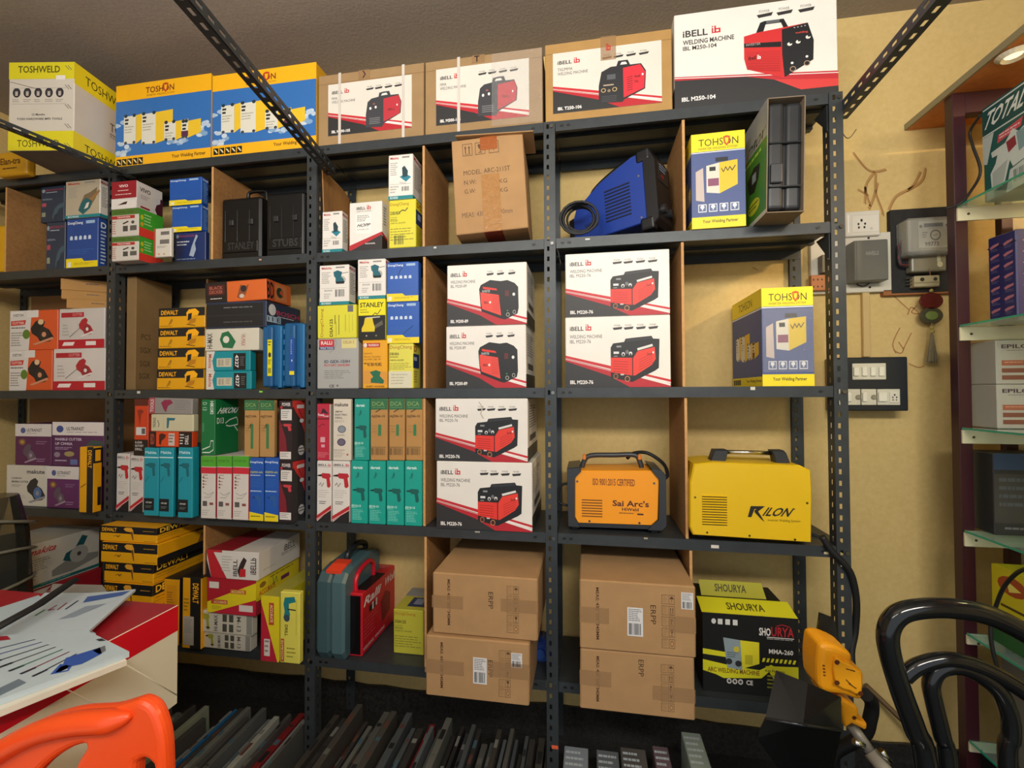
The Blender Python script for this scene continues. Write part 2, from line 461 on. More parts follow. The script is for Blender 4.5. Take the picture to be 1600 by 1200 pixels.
# wooden loft board over the right side, with its lamp
m = MB(); m.box(1.283, XR, YF + .4, YW, 2.366, 2.372, 'loft_wood'); m.box(1.277, 1.283, YF + .4, YW, 2.366, 2.388, 'paint:8C8468'); m.box(1.283, XR, YF + .4, YW, 2.372, 2.388, 'paint:B0A27A')
struct('trim_1', m)
dl = atz(1584, 84, 2.366)
m = MB()
for k in range(20):
    a0 = 2 * math.pi * k / 20; a1 = 2 * math.pi * (k + 1) / 20
    f = lambda a, rr, z: (dl.x + rr * math.cos(a), dl.y + rr * math.sin(a), z)
    m.face([f(a0, .040, 2.364), f(a1, .040, 2.364), f(a1, .027, 2.354), f(a0, .027, 2.354)], 'gloss:E8DFC8')
    m.face([f(a0, .027, 2.354), f(a1, .027, 2.354), f(a1, .020, 2.362), f(a0, .020, 2.362)], 'gloss:E8DFC8')
dlo = m.build('downlight', label='small round white downlight ring set in the orange wooden loft board', cat='lamp')
m = MB(); m.add([(dl.x + .020 * math.cos(i * .63), dl.y + .020 * math.sin(i * .63), 2.3615) for i in range(10)], [tuple(range(10))[::-1]], 'lamp_glow'); m.build('bulb', parent=dlo)

# ------------------------------------------------------------------ slotted angle rack
STEEL = 'steel:3A3F42'
rack = empty('slotted_angle_rack', (-.9, .15, 0), 'dark grey slotted angle shelving rack filled with boxes against the back wall', 'shelving')
RP = rack.location
def slotplate(mb, L, w, T, k=STEEL, pitch=.036, hw=.0085, hh=.016, c=.4, th=.002):
    """perforated strip: width w along x, length L along z, hole column at fraction c"""
    x0 = w * c - hw / 2; x1 = w * c + hw / 2
    for a, b in ((0, x0), (x1, w)): mb.box(a, b, -th, 0, 0, L, k, T)
    n = int(L / pitch); z = 0
    for i in range(n + 1):
        e = min(L, z + pitch - hh)
        if e > z: mb.box(x0, x1, -th, 0, z, e, k, T)
        z += pitch
        if z >= L: break
def post(x, y, H, back, flip, i):
    mb = MB()
    T = Matrix.Translation((x - .040, y, 0))
    slotplate(mb, H, .040, T, c=.36)
    if flip: T2 = Matrix.Translation((x - .040, y, 0)) @ Matrix.Rotation(R(90), 4, 'Z')
    else: T2 = Matrix.Translation((x, y, 0)) @ Matrix.Rotation(R(90), 4, 'Z')
    slotplate(mb, H, .040, T2, c=.5)
    o = mb.build('post', parent=rack, loc=-RP); 
    bm_ = MB()
    for lv in range(1, 6):
        zz = Z[lv] - .018
        if zz < H and not back:
            bm_ = MB(); bm_.prism([(x - .012 + .0065 * math.cos(a * 1.047), zz + .0065 * math.sin(a * 1.047)) for a in range(6)], 'y', y - .007, y - .002, 'chrome:8A8A86'); bm_.build('bolt', parent=o)
    pass
    return o
PX = [-2.748, -1.834, -.9155, 0.0, .912]
for i, x in enumerate(PX):
    post(x, 0.0, 2.349, False, i >= 3, i)
    post(x if i else x, .297, 2.349, True, True, i)
for lv in range(1, 6):
    for i in range(4):
        x0 = PX[i] + .002; x1 = PX[i + 1] - .042; z = Z[lv]
        if i == 0: x0 = PX[0] + .002
        mb = MB()
        mb.box(x0, x1 + .04, .004, .295, z - .0015, z, STEEL)
        mb.box(x0, x1 if False else x1 + .001, .000, .002, z - .035, z, STEEL)
        mb.box(x0, x1 + .04, .293, .295, z - .035, z - .0015, STEEL)
        mb.box(x0, x1 + .001, .002, .012, z - .035, z - .0335, STEEL)
        for k in (.16, .33, .5, .66, .84):
            if k in (.33, .66): mb.box(x0, x1 + .04, .3 * k - .012, .3 * k + .012, z - .012, z - .0015, STEEL)
        for xx in (x0 + .022, x0 + .045, x1 - .035):
            mb.prism([(xx + .007 * math.cos(a * .785), z - .017 + .0045 * math.sin(a * .785)) for a in range(8)], 'y', -.0012, -.0004, 'ink:0B0C0D')
        o = mb.build('shelf', parent=rack, loc=-RP)
# gusset plates at the right end, under the shelves
for lv in (1, 2):
    mb = MB(); z = Z[lv]
    mb.prism([(.004, z - .036), (.085, z - .036), (.004, z - .12)], 'x', .868, .870, STEEL)
    mb.build('gusset_plate', parent=rack, loc=-RP)
mb = MB(); z = Z[4]
mb.tube([(.905, .005, z - .02), (.80, .22, z + .028)], .008, STEEL, n=6); mb.build('gusset_plate', parent=rack, loc=-RP)
# tie angles from the posts towards the front of the shop, just under the ceiling
def tie(pa, pb, z, rollz, L=2.6, w=.034):
    mb = MB(); A = atz(pa[0], pa[1], z); B = atz(pb[0], pb[1], z); d = (B - A).normalized(); sd = Vector((-d.y, d.x, 0))
    if sd.x < 0: sd = -sd
    Mx = Matrix.Translation(A - d * .03) @ Matrix((sd, sd.cross(d) * (-1 if sd.cross(d).z > 0 else 1), d)).transposed().to_4x4()
    up = Vector((0, 0, 1))
    Ma = Matrix((sd, -up, d)).transposed().to_4x4(); Mb = Matrix((up, sd, d)).transposed().to_4x4()
    O = A - d * .03
    slotplate(mb, L, w, Matrix.Translation(O - sd * w / 2) @ Ma, c=.5, pitch=.040, hw=.010, hh=.021)
    slotplate(mb, L, w, Matrix.Translation(O + sd * (w / 2 if not rollz else -w / 2)) @ Mb, c=.5, pitch=.040, hw=.010, hh=.021)
    return mb.build('tie_bar', parent=rack, loc=-RP)
tie((512, 268), (283, 0), 2.245, False); tie((1322, 178), (1476, 0), 2.285, True); tie((196, 274), (0, 196), 2.30, True, w=.03)
# small stickers left on the shelf lips
for (x, y, lv, w, c, lab) in ((467, 402, 2, 0, '', ''),):
    pass
def lipdab(px_, py_, w, h, c, name='price_sticker'):
    q = at(px_, py_, -.0006); mb = MB()
    mb.box(q.x - w / 2, q.x + w / 2, -.0022, -.0006, q.z - h / 2, q.z + h / 2, c); mb.build(name, parent=rack, loc=-RP)
for a in ((407, 406, .010, .006, 'ink:C89A80'), (680, 387, .010, .007, 'ink:BFC0BA'), (217, 613, .014, .010, 'ink:C9C6B6'), (408, 612, .014, .006, 'ink:8FE04A'),
          (918, 374, .016, .006, 'ink:C5C5C0'), (1176, 607, .014, .010, 'ink:D5D2C2'), (1117, 854, .024, .010, 'ink:D5CFC6'), (746, 831, .018, .005, 'ink:A5A296'),
          (1291, 864, .014, .007, 'ink:C8B892'), (1009, 841, .012, .005, 'ink:A8A08A'), (867, 1167, .022, .012, 'ink:E2603A')):
    lipdab(*a)

# plywood and cardboard dividers
def divider(px_, lv, lab, d=.285, y0=.004, th=.009, top=None, k='plywood', edge='board_edge', hfrac=1.0, name='plywood_divider', sl=0):
    q = at(px_, pxo((0, y0, Z[lv] + .1))[1], y0); x = q.x
    zt = (Z[lv - 1] - .037) if lv > 1 else Z[1] + .3
    zt = Z[lv] + (zt - Z[lv]) * hfrac
    mb = MB(); mb.rbox(x, x + th, y0, y0 + d, Z[lv] + .0005, zt, k, bev=.0008, fk={'F': edge})
    return mb.build(name, label=lab, cat='divider')
divider(330, 2, 'plywood divider between the blue sander boxes and the black plastic cases')
divider(321, 3, 'plywood divider behind the four stacked yellow reciprocating tool boxes', y0=.14, d=.15)
divider(316, 5, 'plywood divider at the left of the long white and red drill box')
divider(660, 2, 'plywood divider left of the tilted brown model carton')
divider(661, 3, 'plywood divider left of the two small welding machine boxes')
divider(661, 4, 'plywood divider right of the four teal drill boxes')
divider(663, 5, 'plywood divider behind the small yellow-green sander box on the lowest shelf')
divider(1067, 2, 'plywood divider right of the blue welding machine')
divider(1066, 3, 'plywood divider right of the two large white welding machine boxes')
divider(1071, 4, 'plywood divider between the orange and the yellow welding machines')
divider(1079, 5, 'plywood divider right of the two cartons on the lowest shelf')
divider(8, 2, 'dim plywood divider at the far left of the second shelf')
def sheet(px0, px1, pyt, lv, ya, yb, lab, name='cardboard_sheet', k='card:A87844', T=None):
    a = at(px0, 600, ya); b = at(px1, 600, yb); z0 = Z[lv] + .001; zt = at(px0, pyt, ya).z
    mb = MB(); dd = (b - a); dd.z = 0; nn = Vector((-dd.y, dd.x, 0)).normalized() * .004
    vs = []
    n = 8
    for j in range(5):
        for i in range(n + 1):
            s = i / n; zz = z0 + (zt - z0) * j / 4 + (-.012 * s if j == 4 else 0)
            q = a + dd * s; vs.append((q.x + .004 * math.sin(6 * s + j), q.y, zz))
    top = len(vs); vs += [(v[0] + nn.x, v[1] + nn.y, v[2]) for v in vs]
    fs = []
    for j in range(4):
        for i in range(n):
            q = j * (n + 1) + i; fs += [(q, q + 1, q + n + 2, q + n + 1), (top + q, top + q + n + 1, top + q + n + 2, top + q + 1)]
    for i in range(n):
        q = 4 * (n + 1) + i; fs.append((q, q + 1, top + q + 1, top + q))
    for j in range(4):
        q = j * (n + 1); fs += [(q, q + n + 1, top + q + n + 1, top + q), (q + n, top + q + n, top + q + 2 * n + 1, q + 2 * n + 1)]
    mb.add(vs, fs, k)
    return mb.build(name, label=lab, cat='cardboard')
sheet(504, 546, 262, 2, .03, .285, 'worn cardboard sheet standing against the second post, behind the small sander boxes')

# ------------------------------------------------------------------ printed designs
WH = 'print:E6E2DA'; RD = 'C41E2A'; DK = '2A2A2C'; BK = '111214'; GY = '4A4A4C'; YL = 'F2DC1E'; DWY = 'F5AE12'; TL = '0F8A8C'
def blogo(u0, v0, u1, v1, c, bgc='E6E2DA'):
    return sub(r(0, 0, .16, .16, c) + r(0, .28, .16, 1, c) + r(.30, 0, .48, 1, c) + r(.48, .36, 1, 1, c) + r(.50, .55, .80, .82, bgc) + p([(0, .86), (1, .86), (1, 1), (0, 1)], c), u0, v0, u1, v1)
def mach76():
    a = p([(0, .24), (.05, .15), (.28, .12), (.31, .05), (.5, .03), (.84, 0), (.87, .06), (1, .07), (.98, .70), (.9, .76), (.44, 1), (.36, .98), (0, .9)], '15171A')
    a += p([(.30, .07), (.84, .02), (.86, .06), (.34, .12)], '2C2F33')
    a += p([(0, .46), (.44, .47), (.44, .86), (.0, .78)], 'DE3326') + p([(.46, .48), (.55, .33), (.90, .24), (.92, .5), (.84, .63), (.5, .86), (.46, .86)], 'E23A2B')
    for k in range(5): a += stripe((.05, .54 + k * .055), (.36, .56 + k * .056), .012, '9C1C18') + stripe((.58, .52 + k * .055), (.86, .38 + k * .05), .010, 'A3201B')
    a += stripe((.55, .29), (.86, .20), .05, 'D8D8D4') + r(.06, .33, .17, .38, 'D8D8D8') + r(.12, .2, .22, .24, '8A8C8E') + r(.06, .42, .14, .44, '8A8A8A')
    a += circ(.26, .39, .035, .045, 'DADADA') + circ(.34, .34, .035, .045, '6A6C70') + circ(.41, .38, .035, .045, 'DADADA') + circ(.26, .40, .02, .03, '1A1A1A') + circ(.41, .40, .02, .03, '1A1A1A')
    a += ring(.10, .87, .05, .06, 'B0724A', '3A1E14') + ring(.34, .93, .055, .065, 'C2825A', '3A1E14') + r(.2, .82, .27, .85, 'D0C0C0')
    a += t(.74, .36, .84, .42, 'ibell', '5A1010') + circ(.87, .36, .018, .025, 'F0E0E0')
    return a
def mach89():
    a = p([(0, .22), (.04, .12), (.28, 0), (.48, .03), (.55, .04), (.72, .02), (.9, .10), (.99, .2), (1, .72), (.97, .86), (.66, 1), (.56, .98), (.06, .78), (.03, .6)], '16171A')
    a += p([(.03, .30), (.50, .38), (.56, .9), (.08, .72), (.04, .56)], 'E2463A') + p([(.09, .16), (.44, .22), (.46, .27), (.10, .22)], 'D8342A')
    for k in range(9): a += stripe((.34, .40 + k * .045), (.52, .43 + k * .045), .010, 'B02A22')
    a += stripe((.06, .27), (.30, .30), .035, '0E0E10') + t(.08, .25, .28, .31, 'INVERTER', 'D8D8D8')
    a += t(.12, .53, .24, .59, 'iBELL', '5A1010', True) + circ(.28, .56, .025, .03, 'F6ECE8') + r(.66, .28, .76, .42, '5A2020') + circ(.88, .38, .035, .04, 'E2E2E2')
    a += ring(.73, .88, .045, .05, 'B8B8B4', '2A2A2A') + ring(.89, .82, .04, .05, 'B8B8B4', '2A2A2A') + circ(.72, .78, .015, .015, '3AAA50')
    return a
def mach106():
    a = p([(0, .55), (.06, .22), (.26, .12), (.38, .12), (.42, .0), (.62, 0), (.67, .12), (.9, .12), (1, .30), (.98, .72), (.55, .92), (.5, .98), (0, .95)], '26272B')
    a += p([(.46, .10), (.49, .04), (.58, .04), (.61, .1)], 'E2DED6') + p([(.52, .18), (.88, .14), (.98, .32), (.96, .70), (.53, .88)], 'D42A38')
    for k in range(7): a += stripe((.60, .42 + k * .05), (.72, .40 + k * .05), .014, '6A141C')
    a += t(.76, .38, .88, .44, 'ibell', '5A1010', True) + t(.76, .5, .86, .56, 'IBL', '5A1010') + circ(.93, .38, .02, .025, 'F2E8E8')
    a += ring(.10, .66, .05, .05, 'D8B878', '26272B') + ring(.34, .66, .05, .05, 'D8B878', '26272B') + circ(.22, .68, .035, .035, '8A7A60') + r(.1, .53, .32, .56, 'B0A088') + r(.18, .30, .36, .42, '55585E')
    for k in range(4): a += r(.06, .80 + k * .04, .38, .815 + k * .04, '46484C')
    return a
def mach105():
    a = p([(0, .6), (.05, .25), (.16, .16), (.36, .13), (.38, .02), (.5, -.0), (.66, .0), (.70, .12), (.92, .12), (1, .34), (.98, .66), (.52, .90), (.46, 1), (.0, .97)], '3A3B40')
    a += p([(.43, .11), (.46, .05), (.58, .04), (.62, .1)], 'E2DED6') + p([(.50, .20), (.92, .15), (.98, .34), (.96, .66), (.50, .86)], 'B8303C')
    a += circ(.13, .44, .03, .04, 'ECE8E0') + circ(.28, .42, .03, .04, 'ECE8E0') + r(.2, .3, .26, .34, '9A5A4A') + t(.62, .5, .82, .56, 'iBELL', '6A2028', True) + circ(.88, .42, .02, .03, 'ECDADA')
    for k in range(4): a += r(.1, .72 + k * .05, .4, .735 + k * .05, '8A8A8A')
    return a
def mach104():
    a = p([(.18, .18), (.24, .02), (.30, 0), (.58, 0), (.64, .14), (.58, .17), (.54, .06), (.32, .06), (.28, .19)], '141518') + r(.33, .0, .52, .05, '5A5D60')
    a += p([(0, .22), (.2, .18), (.92, .12), (1, .42), (.99, .74), (.62, .95), (.58, 1), (.52, .97), (.04, .78), (0, .60)], 'C92A2C')
    a += p([(.55, .18), (.92, .12), (1, .42), (.99, .74), (.62, .96), (.58, .98), (.55, .6)], '15161A') + p([(0, .34), (.54, .38), (.54, .47), (0, .41)], '101114') + t(.03, .35, .24, .39, 'INVERTER', 'B0A0A0')
    for k in range(12): a += stripe((.04, .50 + k * .026), (.52, .54 + k * .03), .006, 'A32024')
    a += t(.06, .57, .17, .63, 'ibell', '4A0E0E', True) + blogo(.19, .56, .24, .63, 'F4F0EC', 'C92A2C') + t(.74, .25, .92, .29, 'welding', 'C8423A', True)
    for x, y in ((.66, .44), (.78, .42), (.92, .36)): a += circ(x, y, .035, .03, 'E6E2DA') + circ(x + .015, y - .02, .02, .02, '202020')
    for k in range(4): a += r(.72 + k * .05, .17 - k * .004, .74 + k * .05, .185 - k * .004, 'B0B0B0')
    a += ring(.70, .86, .045, .045, 'B0907A', '1A1A1A') + ring(.90, .79, .045, .045, 'B0907A', '1A1A1A') + circ(.69, .76, .02, .02, 'E0E0E0') + circ(.90, .68, .02, .02, 'E0E0E0')
    return a
def pills(us, v, w=.095, words=None):
    o = []
    for u in us: o += p([(u, v), (u + w, v - .012), (u + w - .01, v + .022), (u + .012, v + .032)], '2E2C2C') + t(u + .015, v - .045, u + w - .02, v - .018, 'POWER', '6A6460')
    return o
def ibell(model, kind, l1='WELDING MACHINE', l2=None, red=1, pl=4, tilt=0):
    a = p([(0, .60), (.40, .80), (.66, 1), (0, 1)], '2A2A2B') + p([(0, .585), (1, .985), (1, 1), (.62, 1), (.42, .84), (0, .625)], 'B41E2A')
    a += p([(0, .545), (1, .90), (1, .955), (0, .58)], 'C42530') + p([(0, .595), (.5, .795), (.5, .80), (0, .602)], 'E6D2CE')
    a += p([(.62, .84), (.72, .83), (1, .935), (1, .95)], 'F0E6E2')
    if kind in ('104',):
        a = p([(0, .66), (.5, .72), (1, .78), (1, 1), (0, 1)], 'B82630') + p([(0, .70), (.45, .74), (.62, .80), (.84, .87), (1, .90), (1, 1), (0, 1)], '2A2A2C') + p([(.62, .80), (1, .86), (1, .93), (.78, .93)], 'CC3A38') + stripe((0, .675), (1, .80), .008, 'EFE6E2')
        a += blogo(.24, .17, .295, .245, RD) + t(.055, .185, .215, .255, 'iBELL', '3A3838', True) + t(.055, .285, .38, .335, l1, '3A3634', True) + t(.055, .35, .27, .395, l2 or model, '3A3634', True) + t(.045, .885, .26, .93, model, 'F2EEEA', True)
        a += pills((.52, .64, .77), .12, .10)
        a += sub(mach104(), .44, .19, .86, .80)
        return a
    a += t(.045, .135, .18, .195, 'iBELL', '343032', True) + blogo(.20, .105, .255, .195, RD)
    a += t(.045, .255, .36 if len(l1) > 8 else .06 + .018 * len(l1), .305, l1, '4A4444') + t(.045, .325, .25 if not l2 else .33, .375, l2 or model, '4A4444')
    us = {4: (.46, .565, .68, .795), 3: (.50, .63, .77)}[pl]
    a += pills(us, .165)
    a += t(.045, .90, .27, .955, model, 'F2EEEA', True)
    if kind == '76': a += sub(mach76(), .44, .29, .90, .93)
    if kind == '89': a += sub(mach89(), .41, .27, .90, .92)
    if kind == '106': a += sub(mach106(), .43, .25, .86, .94)
    if kind == '105': a += sub(mach105(), .46, .26, .88, .93)
    return a
def ibell_side(): return r(0, .78, 1, 1, '333233') + fine(.15, .12, .8, .5, 9, '7A7672', 3) + r(.2, .6, .8, .7, '4A4848')

def shield(u0, v0, u1, v1, c, bgc): return sub(p([(0, 0), (.5, -.12), (1, 0), (.9, .7), (.5, 1.05), (.1, .7)], c) + p([(.25, .15), (.75, .15), (.68, .6), (.5, .8), (.32, .6)], bgc), u0, v0, u1, v1)
def weldset():
    a = []
    def one(x0, x1, x2, y0, y1, dis):
        s = p([(x0, y0), (x1, y0 - .01), (x1, y1), (x0, y1 - .02)], 'DAD8C8') + p([(x1, y0 - .01), (x2, y0 - .03), (x2, y1 - .08), (x1, y1)], 'E6BE2A')
        s += r(x0 + .01, y0 + .05, x0 + .05, y0 + .09, '202428') + r(x0 + .01, y0 + .12, x0 + .045, y0 + .16, '202428') + fine(x0 + .01, y0 + .2, x1 - .02, y0 + .36, 3, 'A8A69A')
        for uu in (x0 + .02, x1 - .02): s += circ(uu, y0 - .01, .018, .035, '22303A') + circ(uu, y1 - .03, .016, .03, '3A4248')
        return s
    a += one(.09, .22, .28, .28, .84, 1) + one(.28, .43, .61, .27, .88, 1) + one(.52, .64, .77, .50, .86, 1) + one(.70, .77, .90, .52, .84, 1) + r(.70, .70, .77, .80, '5A2A4A')
    return a
def clouds(seed=1):
    rn = random.Random(seed); a = []
    for cx, cy, n in ((.06, .40, 5), (.05, .93, 6), (.12, .90, 4), (.90, .72, 9), (.96, .60, 6), (.70, .86, 8), (.62, .84, 4), (.08, .80, 4)):
        for k in range(n): a += circ(cx + rn.uniform(-.05, .05), cy + rn.uniform(-.05, .05), rn.uniform(.015, .04), rn.uniform(.02, .05), rn.choice(['9FB9D2', 'C6D3DE', '7FA3C8', 'B4C6D8']), 9)
    return a
def toshon(name='TOSHON', band='F2B211', sky='2F6CB2'):
    a = r(0, 0, 1, 1, sky) + sub(clouds(), 0, .2, 1, .86) + sub(weldset(), .0, .22, 1, .82)
    a += r(0, 0, 1, .195, band) + r(0, .865, 1, 1, band) + t(.32, .06, .62, .135, name, '7A3A12', True) + shield(.50, .045, .56, .145, 'B8401A', band) + t(.33, .15, .62, .172, 'INVERTER WELDING SYSTEM', '6A4A12')
    for k in range(5): a += r(.015 + k * .058, .895, .065 + k * .058, .975, '14140E') + stripe((.025 + k * .058, .91), (.055 + k * .058, .955), .012, 'E8D8A0') + circ(.04 + k * .058, .93, .008, .012, 'E8D8A0', 6)
    a += t(.60, .90, .95, .955, 'Your Welding Partner', '4A3408', True)
    return a
def tohson_front():
    a = r(0, 0, 1, 1, '4A5A8C') + r(0, 0, 1, .19, YL) + r(0, .88, 1, 1, YL) + t(.14, .06, .88, .135, 'TOHSON', '2A2A18', False) + shield(.60, .05, .73, .145, 'C8561A', YL) + t(.14, .15, .86, .172, 'INVERTER WELDING SYSTEM', '4A4618')
    a += r(.0, .195, 1, .205, 'DCE0E6') + p([(.08, .40), (.22, .36), (.24, .72), (.08, .70)], 'C8B8B0') + sub(p([(0, .12), (.42, .05), (.42, .95), (0, .9)], 'DCD8C8') + p([(.42, .05), (1, .0), (1, .72), (.42, .95)], 'E2C22A') + r(.05, .5, .4, .72, '8A4A6A') + r(.1, .16, .3, .28, '1E2022') + r(.3, -.1, .7, .02, '202428'), .28, .30, .86, .66)
    a += scrib([(.56, .38), (.60, .42), (.64, .37), (.68, .41), (.72, .37), (.76, .41), (.82, .36)], .012, '24242A')
    for k in range(4): a += r(.12 + k * .2, .745, .28 + k * .2, .83, 'D8DADF') + r(.135 + k * .2, .755, .265 + k * .2, .82, '5A6A94') + circ(.20 + k * .2, .775, .04, .02, 'E6E8EC') + r(.19 + k * .2, .78, .21 + k * .2, .81, 'E6E8EC')
    a += t(.2, .91, .86, .955, 'Your Welding Partner', '4A4618', True)
    return a
def tohson_side():
    a = r(0, 0, 1, 1, '46568A') + r(0, 0, 1, .19, YL) + r(0, .9, 1, 1, YL) + t(.25, .05, .72, .14, 'TOHSON', '4A4618') + r(0, .195, 1, .21, 'DCE0E6') + sub(weldset(), .05, .3, 1, .78) + t(.5, .925, .98, .965, 'Your Welding Partner', '4A4618', True)
    for k in range(4): a += r(.03 + k * .07, .92, .09 + k * .07, .98, '24281E')
    return a
def toshweld_front():
    a = r(0, 0, 1, .19, 'D8CC22') + r(0, .78, 1, 1, 'D8CC22') + t(.14, .04, .78, .12, 'TOSHWELD', '5A5418', True) + t(.14, .88, .78, .96, 'TOSHWELD', '3A3612')
    for k in range(5): a += ring(.12 + k * .165, .345, .06, .055, '26242A', '3A383C') + r(.10 + k * .165, .33, .14 + k * .165, .38, 'B8B0A8') + fine(.06 + k * .165, .42, .18 + k * .165, .46, 2, '9A948A', k)
    a += r(.05, .29, .88, .295, 'A8A298') + r(.05, .47, .88, .475, 'A8A298') + t(.36, .58, .56, .605, '12 Months', '4A4640', True) + t(.13, .63, .82, .655, 'TOSH HARDWARE MFD TOOLS', '4A4640', True) + r(.72, .15, .86, .20, 'E8E2D6') + stripe((.02, .22), (.42, .30), .006, '6A6460')
    for k in range(5): a += stripe((.86, .04 + k * .22), (.92, .09 + k * .22), .008, '6A6656') + stripe((.90, .04 + k * .22), (.96, .09 + k * .22), .008, '6A6656')
    return a
def toshweld_side():
    a = r(0, 0, 1, .24, YL) + r(0, .78, 1, 1, YL) + t(.18, .07, .98, .17, 'TOSHWELD', '2A2812') + t(.18, .86, .98, .95, 'TOSHWELD', '2A2812') + t(.62, .42, .99, .52, 'TOSH', '2A2A2A') + r(.62, .55, .99, .56, '4A4A4A') + t(.62, .57, .99, .60, 'INVERTER', '6A6A6A')
    return a

def makita_face(kind='saw', side=False):
    a = r(0, .92, 1, 1, '138088') + t(.08, .05, .42, .105, 'Makita', 'B8202C', True) + r(.56, .05, .86, .085, '8A8682') + fine(.08, .18, .40, .48, 7, '9A9690', 4)
    if kind == 'saw': a += p([(.45, .62), (.55, .40), (.72, .34), (.92, .22), (.88, .5), (.70, .78), (.5, .86)], '7A6A50') + p([(.38, .80), (.46, .60), (.60, .48), (.78, .56), (.72, .76), (.52, .92)], '1F5F66') + p([(.55, .78), (.62, .62), (.70, .60), (.66, .74)], 'D8D2C6') + p([(.70, .52), (.98, .28), (1, .34), (.78, .58)], '9A7244')
    if kind == 'sheet': a += p([(.46, .50), (.70, .44), (.93, .52), (.72, .62)], '1C7C90') + p([(.56, .30), (.66, .26), (.80, .38), (.78, .50), (.58, .52)], '1A3A44') + p([(.45, .60), (.72, .64), (.72, .68), (.46, .64)], 'C8C4BC') + r(.06, .66, .92, .664, '4A4A4A') + t(.1, .70, .42, .73, 'BO4565', '3A3A3A') + bars(.55, .72, .85, .82, '3A3A3A', 11) + fine(.08, .76, .34, .88, 2, 'A8A49C')
    if kind == 'round': a += circ(.72, .38, .18, .10, 'B4AFA8', 16) + p([(.48, .18), (.62, .14), (.78, .19), (.74, .30), (.82, .36), (.86, .46), (.56, .46), (.56, .34), (.5, .28)], '17606E') + p([(.55, .42), (.86, .42), (.84, .48), (.58, .48)], '14181C') + stripe((.78, .22), (.98, .20), .012, '3A2A2A') + r(.06, .58, .92, .584, '4A4A4A') + t(.18, .62, .44, .66, 'BO5030', '2A2A2A') + bars(.54, .62, .86, .80, '3A3A3A', 11) + fine(.16, .72, .4, .86, 3, 'A8A49C')
    return a + t(.08, .935, .40, .985, 'BO4565', 'CFE6E6', True)
def makita_side():
    return r(0, .92, 1, 1, '138088') + t(.1, .04, .9, .12, 'Makita', 'B8202C', True) + fine(.2, .2, .9, .75, 12, '6A6660', 9)
def dc_blue(label2=True, icons=True, model='DJG', seed=1):
    a = t(.04, .055, .52, .125, 'DongCheng', 'DCE8F0', True) + r(.62, .05, .90, .11, '9AB8D8')
    if icons:
        for k in range(5): a += circ(.16 + k * .145, .38, .045, .035, 'C6D6E6') + r(.115 + k * .145, .40, .205 + k * .145, .425, 'C6D6E6')
    a += fine(.08, .62, .90, .74, 3, '2E62AE', seed, .3)
    a += p([(0, .80), (.50, .80), (.58, .86), (1, .86), (1, 1), (0, 1)], 'EAD21A') + r(.05, .87, .16, .97, 'E8E4C8') + fine(.25, .89, .9, .94, 2, 'A89414', seed)
    return a
def dc_side(): return t(.2, .05, .95, .14, 'DongC', 'DCE8F0', True) + fine(.25, .2, .9, .95, 12, '9CC0E0', 6, .25)
def dc_yellow(model='DSA125'):
    return t(.04, .06, .74, .14, 'DongCheng', 'A8561A') + t(.05, .24, .42, .31, model, '3A3A12', True) + t(.05, .35, .3, .375, '6-Series', '4A4A18') + fine(.05, .40, .42, .46, 2, '5A5A20', 2) + t(.05, .47, .62, .50, 'ORBITAL SANDER', '4A4A18') + fine(.05, .60, .95, .88, 5, '5E5E22', 7, .22)
def dc_yellow_side(): return r(0, .22, 1, .52, '1E3A6A') + r(.25, .28, .75, .40, '9AB0C8') + t(.15, .05, .85, .16, 'DC', 'A8561A', True) + fine(.2, .58, .9, .95, 8, '5E5E22', 3, .3)
def bosch_navy(v=1):
    a = circ(.12, .12, .07, .05, '8A98A8') + t(.22, .08, .95, .13, 'BOSCH', '9A3A4A', True) + r(.22, .16, .7, .18, '9AA6B4') + t(.08, .34, .5, .38, 'PROFESSIONAL', '9AA6B4') + r(.06, .46, .24, .56, 'A84A5A') + r(.06, .72, .22, .84, '8A9078')
    a += p([(.55, .95), (.5, .85), (.62, .62), (.78, .52), (.98, .48), (1, .60), (.8, .64), (.68, .80)], '3E5664') + p([(.55, .95), (.6, .8), (.72, .78), (.68, .95)], '24303C')
    return a
def saw_icon(c1, c2, c3='D8D4CC'):
    return p([(0, .35), (.2, .1), (.45, .0), (.62, .12), (.55, .3), (.8, .42), (1, .7), (.85, .86), (.45, .92), (.3, .7), (.05, .55)], c1) + circ(.58, .6, .22, .24, c2) + circ(.58, .6, .1, .1, c3, 8) + p([(.1, .95), (.95, .7), (1, .78), (.2, 1)], c3)
def drill_icon(c1, c2):
    return p([(.0, .14), (.30, .08), (.34, .0), (.92, .02), (1, .22), (.90, .32), (.98, .86), (.86, 1), (.72, .94), (.66, .40), (.36, .34), (.3, .24), (0, .22)], c1) + p([(0, .14), (.3, .08), (.3, .24), (0, .22)], c2)
def vivo_front(): return r(0, 0, 1, .62, '8E1826') + p([(0, .62), (1, .70), (1, 1), (0, 1)], 'DAD4CE') + t(.3, .12, .66, .22, 'VIVO', 'E8D8D4', True) + fine(.25, .32, .7, .38, 1, 'E0C8C4') + fine(.15, .46, .85, .52, 1, 'E0C8C4', 4) + p([(.25, .86), (.5, .76), (.65, .74), (.6, .84)], '3A1E22')
def vivo_side(): return t(.12, .18, .52, .34, 'VIVO', '3A2A2A', True) + fine(.15, .45, .5, .62, 3, '9A8A8A') + r(.15, .86, .5, .93, '8E1826') + p([(.70, .8), (.82, .35), (1, .3), (1, 1), (.8, 1)], '4A1828') + p([(.72, .4), (.9, .3), (.9, .5), (.76, .6)], 'C8C4C8')
